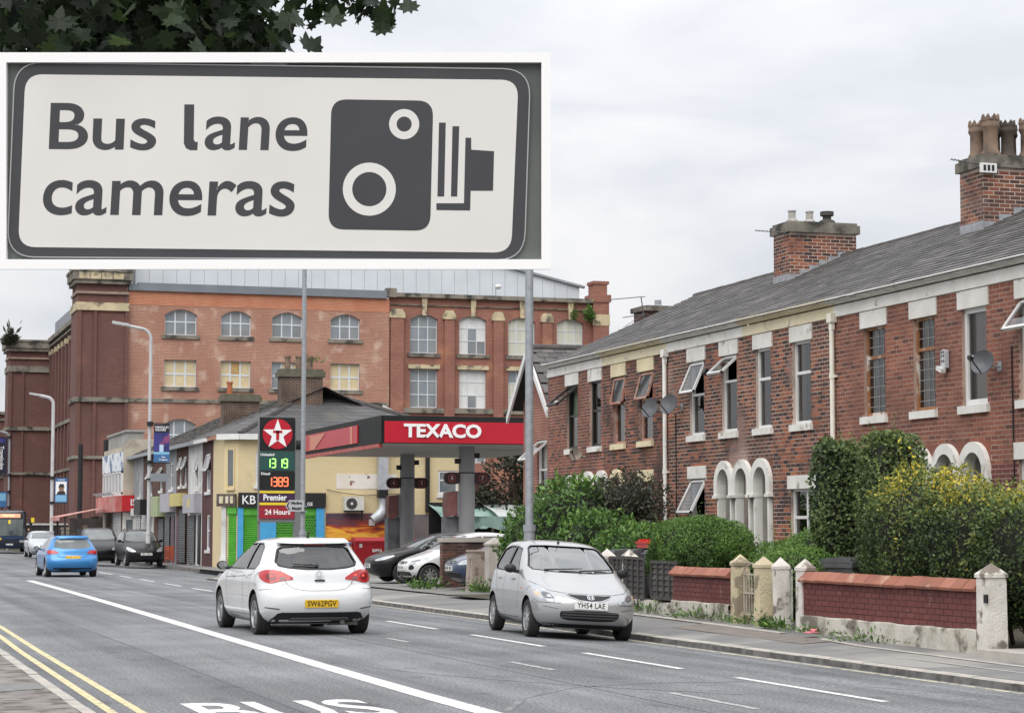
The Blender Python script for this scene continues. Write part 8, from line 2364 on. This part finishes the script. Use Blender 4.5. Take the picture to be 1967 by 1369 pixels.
c.both('indicator', [(.725, .64), (.78, .66), (.785, .71), (.74, .70)], 'front', mat('pale_amber', (.62, .42, .25), rough=.15, coat=1.0), off=.012, thick=.003)
gr = [(-.37, .70), (-.25, .688), (.25, .688), (.37, .70), (.30, .65), (.17, .605), (0, .592), (-.17, .605), (-.30, .65)]
c.patch('grille', gr, 'front', m_trim, off=.006, rounds=1, step=.04)
c.seam([('front', gr, True)], w=.012, name='grille_surround', m=m_chrome, off=.010)
c.patch('lower_grille', [(-.44, .455), (.44, .455), (.475, .40), (.44, .325), (.30, .30), (-.30, .30), (-.44, .325), (-.475, .40)], 'front', m_trim, off=.005, rounds=1)
for z_ in (.345, .385, .425):
    c.patch('grille_bar', [(-.44, z_), (.44, z_), (.44, z_ + .014), (-.44, z_ + .014)], 'front', mat('grey_plastic', (.09, .09, .092)), off=.012, thick=.008)
c.patch('front_lip', [(-.66, .245), (.66, .245), (.64, .19), (-.64, .19)], 'front', m_trim, off=.004)
c.plate('YH54 LAE', 'front', .535, m_plate_w, off=.022)
h_, n_ = c.hit(0, .645, 'front'); M2 = frame(h_ + n_ * .012, (-1, 0, 0), Vector((0, 0, 1)) - n_ * n_.z)
bb = MB(); rr_ = roundrect(.112, .092, .028); ri_ = roundrect(.094, .074, .022)
for i in range(len(rr_)):
    j = (i + 1) % len(rr_); bb.prism([rr_[i], rr_[j], ri_[j], ri_[i]], lambda a, q, d: M2 @ Vector((a, q, d)), 0, .01)
for s in (-1, 1): bb.prism([(s * .037, .034), (s * .022, .034), (s * .014, -.034), (s * .031, -.034)], lambda a, q, d: M2 @ Vector((a, q, d)), 0, .01)
bb.prism([(-.022, -.006), (.022, -.006), (.022, .006), (-.022, .006)], lambda a, q, d: M2 @ Vector((a, q, d)), 0, .0098)
bb.build('badge', m_chrome, c.t)
c.seam([('front', [(-.79, .86), (-.60, .74), (-.40, .71), (0, .70), (.40, .71), (.60, .74), (.79, .86)], False), ('front', [(-.82, .56), (-.5, .555), (-.46, .56)], False), ('front', [(.82, .56), (.5, .555), (.46, .56)], False), ('front', [(-.5, .47), (-.7, .50), (-.78, .49)], False), ('front', [(.5, .47), (.7, .50), (.78, .49)], False)] +
       [(k, p, False) for k in ('right', 'left') for p in ([(1.40, 1.40), (1.40, .95), (1.38, .5), (1.42, .28)], [(2.40, .99), (2.44, .75), (2.36, .40)], [(.56, 1.05), (.80, .85), (.92, .66)], [(.95, .28), (2.36, .28)], [(3.16, .80), (2.98, .72)])])
for k in ('right', 'left'):
    for y_ in (1.02, 1.98):
        h_, n_ = c.hit(y_, .87, k); bb = MB(); bb.xbox(Matrix.Translation(h_ + n_ * .016), .03, .17, .03); bb.build('door_handle', psl, c.t)
    c.patch('side_repeater', [(2.60, .73), (2.66, .73), (2.66, .75), (2.60, .75)], k, m_amber, off=.006)
bb = MB()
for a, d_ in ((.50, -.12), (-.06, -.60)):
    h0, n0 = c.hit(a, 1.03, 'front'); h1, n1 = c.hit(d_, 1.075, 'front'); bb.tube([h0 + n0 * .02, h1 + n1 * .02], [.014, .008], 6)
bb.build('wiper', m_trim, c.t)
bb = MB(); h0, n0 = c.hit(.05, 1.75, 'top'); bb.tube([h0 - n0 * .01, h0 + n0 * .03], .022, 8); bb.tube([h0, h0 + Vector((-.03, -.12, .42))], .005, 5); bb.build('antenna', m_trim, c.t)
c.mirrors(2.22, .99, m_trim); c.wheels('cap', .175); c.interior(2.72, 1.55)
# tax disc and paper in the windscreen
# ---------------------------------------------------------------- lesser cars
def lesser(name, label, loc, head, rows, L, Wd, Hh, pm, ref, axles, wr, view, style='alloy', plate=None, group=None, roofbars=False, ytail=False, darkwin=True):
    c = Car(name, label, loc, head, rows, L, Wd, Hh, pm, ref, axles, wr, hero=False, group=group)
    c.finish()
    if rows is ASTRA:
        rw, sa, sb, wd = hatch_rear(c)
    else:
        wd, sa, sb, rw = small_front_polys()
    c.patch('rear_window', rw, 'rear', c.glass, off=.003, thick=0, step=.08); c.patch('windscreen', wd, 'front', c.glass, off=.003, thick=0, step=.08)
    c.both('side_window', sa, 'right', c.glass, off=.003, thick=0, step=.1); c.both('side_window', sb, 'right', c.glass, off=.003, thick=0, step=.1)
    if rows is ASTRA:
        lam = [(.46, .88), (.60, .84), (.80, .82), (.875, .88), (.87, .96), (.76, .99), (.58, .955)]
        hlp = [(.46, .66), (.66, .64), (.82, .70), (.87, .80), (.80, .82), (.62, .74)]
        gz = .64
    else:
        lam = [(.58, .72), (.80, .70), (.81, 1.05), (.68, 1.0)]
        hlp = [(.42, .60), (.62, .58), (.78, .64), (.80, .78), (.72, .80), (.56, .71)]
        gz = .635
    c.both('tail_lamp', lam, 'rear', m_red1, off=.01, thick=.02, rounds=1, step=.06)
    c.both('headlight', hlp, 'front', m_clear, off=.008, thick=.02, rounds=1, step=.06)
    c.patch('grille', [(-.36, gz + .05), (.36, gz + .05), (.30, gz - .03), (-.30, gz - .03)], 'front', m_trim, off=.005, step=.08, rounds=1)
    c.patch('lower_grille', [(-.5, .40), (.5, .40), (.54, .34), (.5, .27), (-.5, .27), (-.54, .34)], 'front', m_trim, off=.005, step=.08, rounds=1)
    c.patch('rear_diffuser', [(-.66, .34), (.66, .34), (.70, .2), (-.70, .2)], 'rear', m_trim, off=.006, step=.1)
    c.seam([('rear', [(-.6, 1.0), (-.54, .80), (-.4, .71), (.4, .71), (.54, .80), (.6, 1.0)], False)] + [(k, p, False) for k in ('right', 'left') for p in ([(1.5, 1.4), (1.5, .3)], [(2.5, .95), (2.42, .4)])], w=.01)
    if plate:
        if view == 'rear': c.plate(plate, 'rear', .72 * c.sz if ytail else .5, m_plate_y)
        else: c.plate(plate, 'front', .5 * c.sz, m_plate_w)
    c.mirrors(2.75 if rows is ASTRA else 2.22, 1.0, pm if Wd < 1.78 else m_trim)
    c.wheels(style, .2)
    if roofbars:
        for s in (-1, 1):
            bb = MB(); pts = []
            for i in range(9):
                y_ = .7 + i * .15; h, n = c.hit(s * .50 * c.sx, y_ * c.sy, 'top'); pts.append(h + Vector((0, 0, .05 if 0 < i < 8 else .0)))
            bb.tube(pts, .018, 6); bb.build('roof_rail', m_trim, c.t)
    return c
AR, JR = (4.42, 1.81, 1.51), (3.83, 1.675, 1.526)
pb_ = paint('blue_car_paint', (.035, .22, .52), metal=.3, c2=(.03, .2, .48)); pbk = mat('black_car_paint', (.006, .006, .007), rough=.3, coat=.15, spec=.3); pwh = paint('white_parked_paint', (.60, .61, .61)); pnb = paint('dark_blue_paint', (.03, .05, .10), metal=.3); psv = paint('pale_silver_paint', (.50, .53, .56), metal=.5)
cb = lesser('blue_hatchback', 'bright blue hatchback driving away on the left, yellow rear plate', (8.2, 77.2, 0), R(1), ASTRA, 4.29, 1.78, 1.44, pb_, AR, (.80, 3.50), .32, 'rear', plate='KC65 KWG', ytail=True)
cb.patch('rear_spoiler', [(-.56, 1.405), (.56, 1.405), (.5, 1.44), (-.5, 1.44)], 'rear', pb_, off=.06, thick=.07)
lesser('black_mpv', 'black small people carrier parked facing us outside the shops', (13.75, 104.1, 0), PI + R(2), JAZZ, 4.08, 1.73, 1.66, pbk, JR, (.75, 3.25), .31, 'front', plate='YS11 FOG', roofbars=True, group=None)
lesser('black_suv', 'black car with a tall roof parked behind the black people carrier', (12.75, 110.0, 0), PI + R(-3), JAZZ, 4.4, 1.85, 1.75, pbk, JR, (.85, 3.5), .36, 'front', group=None)
lesser('silver_estate', 'pale silver car mostly hidden behind the bright blue hatchback', (12.5, 138.0, 0), PI, ASTRA, 4.5, 1.8, 1.6, psv, AR, (.8, 3.5), .32, 'front')
FH = R(90)
cp = lesser('black_hatchback', 'black hatchback parked nose out on the garage forecourt, furthest of the three', (19.35, 63.3, .1), FH + R(3), ASTRA, 4.1, 1.74, 1.46, pbk, AR, (.75, 3.25), .31, 'front', group='cars parked nose out on the forecourt', plate='YT09 XPL')
cw = lesser('white_city_car', 'small white city car parked nose out on the garage forecourt between two darker cars', (18.75, 59.6, .1), FH + R(4), JAZZ, 3.44, 1.63, 1.47, pwh, JR, (.52, 2.86), .29, 'front', style='cap', plate='PE12 VNL', group='cars parked nose out on the forecourt')
cw.both('fog_lamp_recess', [(.50, .44), (.66, .46), (.68, .54), (.60, .60), (.50, .56)], 'front', m_trim, off=.006, rounds=1); cw.both('headlight_trim', [(.5, .66), (.7, .70), (.7, .73), (.5, .70)], 'front', m_lampd, off=.012)
cn_ = lesser('dark_blue_mpv', 'dark blue people carrier parked nose out behind the concrete posts', (19.75, 55.6, .1), FH + R(4), JAZZ, 4.2, 1.72, 1.62, pnb, JR, (.7, 3.3), .31, 'front', style='cap', plate='MF05 HDK', group='cars parked nose out on the forecourt')

# ---------------------------------------------------------------- bus at the left edge
bs = thing('city_bus', 'dark blue single deck bus coming towards us at the left edge', 'bus', (12.95, 166.0, 0))
m_busb = paint('bus_navy_paint', (.008, .012, .022)); m_busl = paint('bus_blue_paint', (.010, .035, .09))
def bus_loft():
    rows = [(.28, .35, 10.8, 1.17, .4, .3), (.5, .06, 11, 1.24, .45, .3), (1.1, .0, 11, 1.25, .5, .3), (1.7, .03, 11, 1.25, .5, .3), (2.6, .16, 11, 1.24, .5, .3), (2.95, .24, 11, 1.20, .5, .3), (3.05, .42, 10.9, 1.10, .5, .3), (3.1, .8, 10.6, .9, .5, .3)]
    return loft(spl(rows, 4), 3.6)
vs, fs = bus_loft(); bb = MB(); bb.add(vs, fs); bb.build('body', m_busb, bs, smooth='all', fixn=True)
bv = BVHTree.FromPolygons([Vector(v) for v in vs], fs)
def bpatch(name, x0, x1, z0, z1, m, off=.012, n=10):
    bb = MB(); G_ = []
    for j in range(4):
        for i in range(n + 1):
            x = x0 + (x1 - x0) * i / n; z = z0 + (z1 - z0) * j / 3
            h, nn, _, _ = bv.ray_cast(Vector((x, -3, z)), Vector((0, 1, 0))); h = h or Vector((x, .4, z)); G_.append(h + Vector((0, -off, 0)))
    bb.add(G_, [(j * (n + 1) + i, j * (n + 1) + i + 1, (j + 1) * (n + 1) + i + 1, (j + 1) * (n + 1) + i) for j in range(3) for i in range(n)]); return bb.build(name, m, bs, smooth='all')
bpatch('windscreen', -1.14, 1.14, 1.22, 2.42, mat('bus_glass', (.05, .058, .06), (.10, .115, .115), .8, rough=.06, spec=.9)); bpatch('destination_display', -1.0, .78, 2.55, 2.84, mat('orange_display', (.3, .16, .1), emit=(1.0, .5, .32), estr=.38), .016); bpatch('blind_surround', -1.12, 1.12, 2.48, 2.9, m_trim)
bpatch('blue_panel', -1.1, 1.1, .98, 1.18, m_busl); bpatch('bumper', -1.12, 1.12, .34, .5, m_busl); bpatch('number_plate', -.26, .26, .52, .64, m_plate_w, .02)
for s in (-1, 1): bpatch('headlight', s * .72, s * 1.08, .72, .90, m_clear, .014, 4)
bpatch('badge', -.75, -.6, .92, 1.06, mat('bright_yellow', (.75, .55, .03)), .02, 2); bpatch('route_notice', -.1, .06, 2.1, 2.38, mat('bright_yellow', (.75, .55, .03)), .02, 2)
lettering('PRESTON', .20, mat('amber_led', (.8, .5, .2), emit=(1, .6, .35), estr=1.0), bs, frame((-.1, .08, 2.70), (1, 0, 0), (0, 0, 1)))
for s in (-1, 1):
    bb = MB(); bb.tube([(s * 1.0, 2.4, .47), (s * 1.26, 2.4, .47)], .47, 20); bb.build('wheel', m_rubber, bs)
    bb = MB(); bb.tube([(s * 1.15, .2, 2.5), (s * 1.5, -.2, 2.4), (s * 1.5, -.2, 2.3)], .03, 6); bb.box(s * 1.5 - .11, -.26, 1.85, s * 1.5 + .11, -.14, 2.3); bb.build('mirror', m_trim, bs)
    for i in range(5):
        bb = MB(); bb.box(s * 1.245, 1.3 + i * 1.9, 1.3, s * 1.262, 3.05 + i * 1.9, 2.4); bb.build('side_window', m_cglass_d, bs)
bb = MB(); bb.box(1.52, -.3, 2.2, 1.75, -.12, 2.55); bb.build('yellow_mirror_guard', mat('bright_yellow', (.75, .55, .03)), bs)

# ---------------------------------------------------------------- pedestrian far left
pr = thing('person', 'person in a dark jacket walking at the roadside beside the bus', 'person', (12.95, 150.0, 0), R(170))
def skinned(name, joints, edges, radii, m, parent, root=0):
    me = bpy.data.meshes.new(name); me.from_pydata(joints, edges, [])
    o = bpy.data.objects.new(name, me); COL.objects.link(o)
    me.skin_vertices or me.attributes
    bm = bmesh.new(); bm.from_mesh(me); ly = bm.verts.layers.skin.verify(); bm.verts.ensure_lookup_table()
    for i, v in enumerate(bm.verts): v[ly].radius = radii[i]; v[ly].use_root = (i == root)
    bm.to_mesh(me); bm.free()
    o.modifiers.new('s', 'SKIN'); q = o.modifiers.new('d', 'SUBSURF'); q.levels = 2; q.render_levels = 2
    dg = bpy.context.evaluated_depsgraph_get(); m2 = bpy.data.meshes.new_from_object(o.evaluated_get(dg)); m2.name = name
    bpy.data.objects.remove(o); m2.materials.clear(); m2.materials.append(m); m2.polygons.foreach_set('use_smooth', [True] * len(m2.polygons))
    return link(name, m2, parent)
J = [(0, 0, .95), (0, 0, 1.2), (0, 0, 1.42), (0, .01, 1.52), (0, .03, 1.62), (0, .03, 1.72), (.19, 0, 1.42), (.25, .02, 1.14), (.23, .16, .92), (-.19, 0, 1.42), (-.25, -.05, 1.14), (-.23, .05, .90), (.10, .02, .9), (.11, .14, .50), (.11, .05, .08), (.11, .18, .04), (-.10, -.02, .9), (-.11, -.08, .5), (-.11, -.28, .10), (-.11, -.16, .04)]
E_ = [(0, 1), (1, 2), (2, 3), (3, 4), (4, 5), (2, 6), (6, 7), (7, 8), (2, 9), (9, 10), (10, 11), (0, 12), (12, 13), (13, 14), (14, 15), (0, 16), (16, 17), (17, 18), (18, 19)]
RAD = [(.15, .11), (.16, .11), (.13, .10), (.05, .05), (.085, .10), (.075, .085), (.075, .075), (.05, .05), (.035, .035), (.075, .075), (.05, .05), (.035, .035), (.09, .09), (.06, .06), (.045, .045), (.035, .03), (.09, .09), (.06, .06), (.045, .045), (.035, .03)]
skinned('body', J, E_, RAD, mat('dark_clothes', (.03, .03, .035), (.05, .045, .045), 8, rough=.9), pr)
bb = MB(); bb.lathe([(.0, -.11), (.07, -.07), (.082, 0), (.075, .07), (0, .115)], Matrix.Translation((0, .035, 1.66)), 14); hd = bb.build('head', mat('face_skin', (.34, .19, .14), rough=.7), pr, smooth=True)
bb = MB(); bb.lathe([(.085, .0), (.088, .05), (.06, .105), (0, .125)], Matrix.Translation((0, .02, 1.665)), 14); bb.build('hair', mat('dark_hair', (.02, .015, .012), rough=.8), hd, smooth=True)
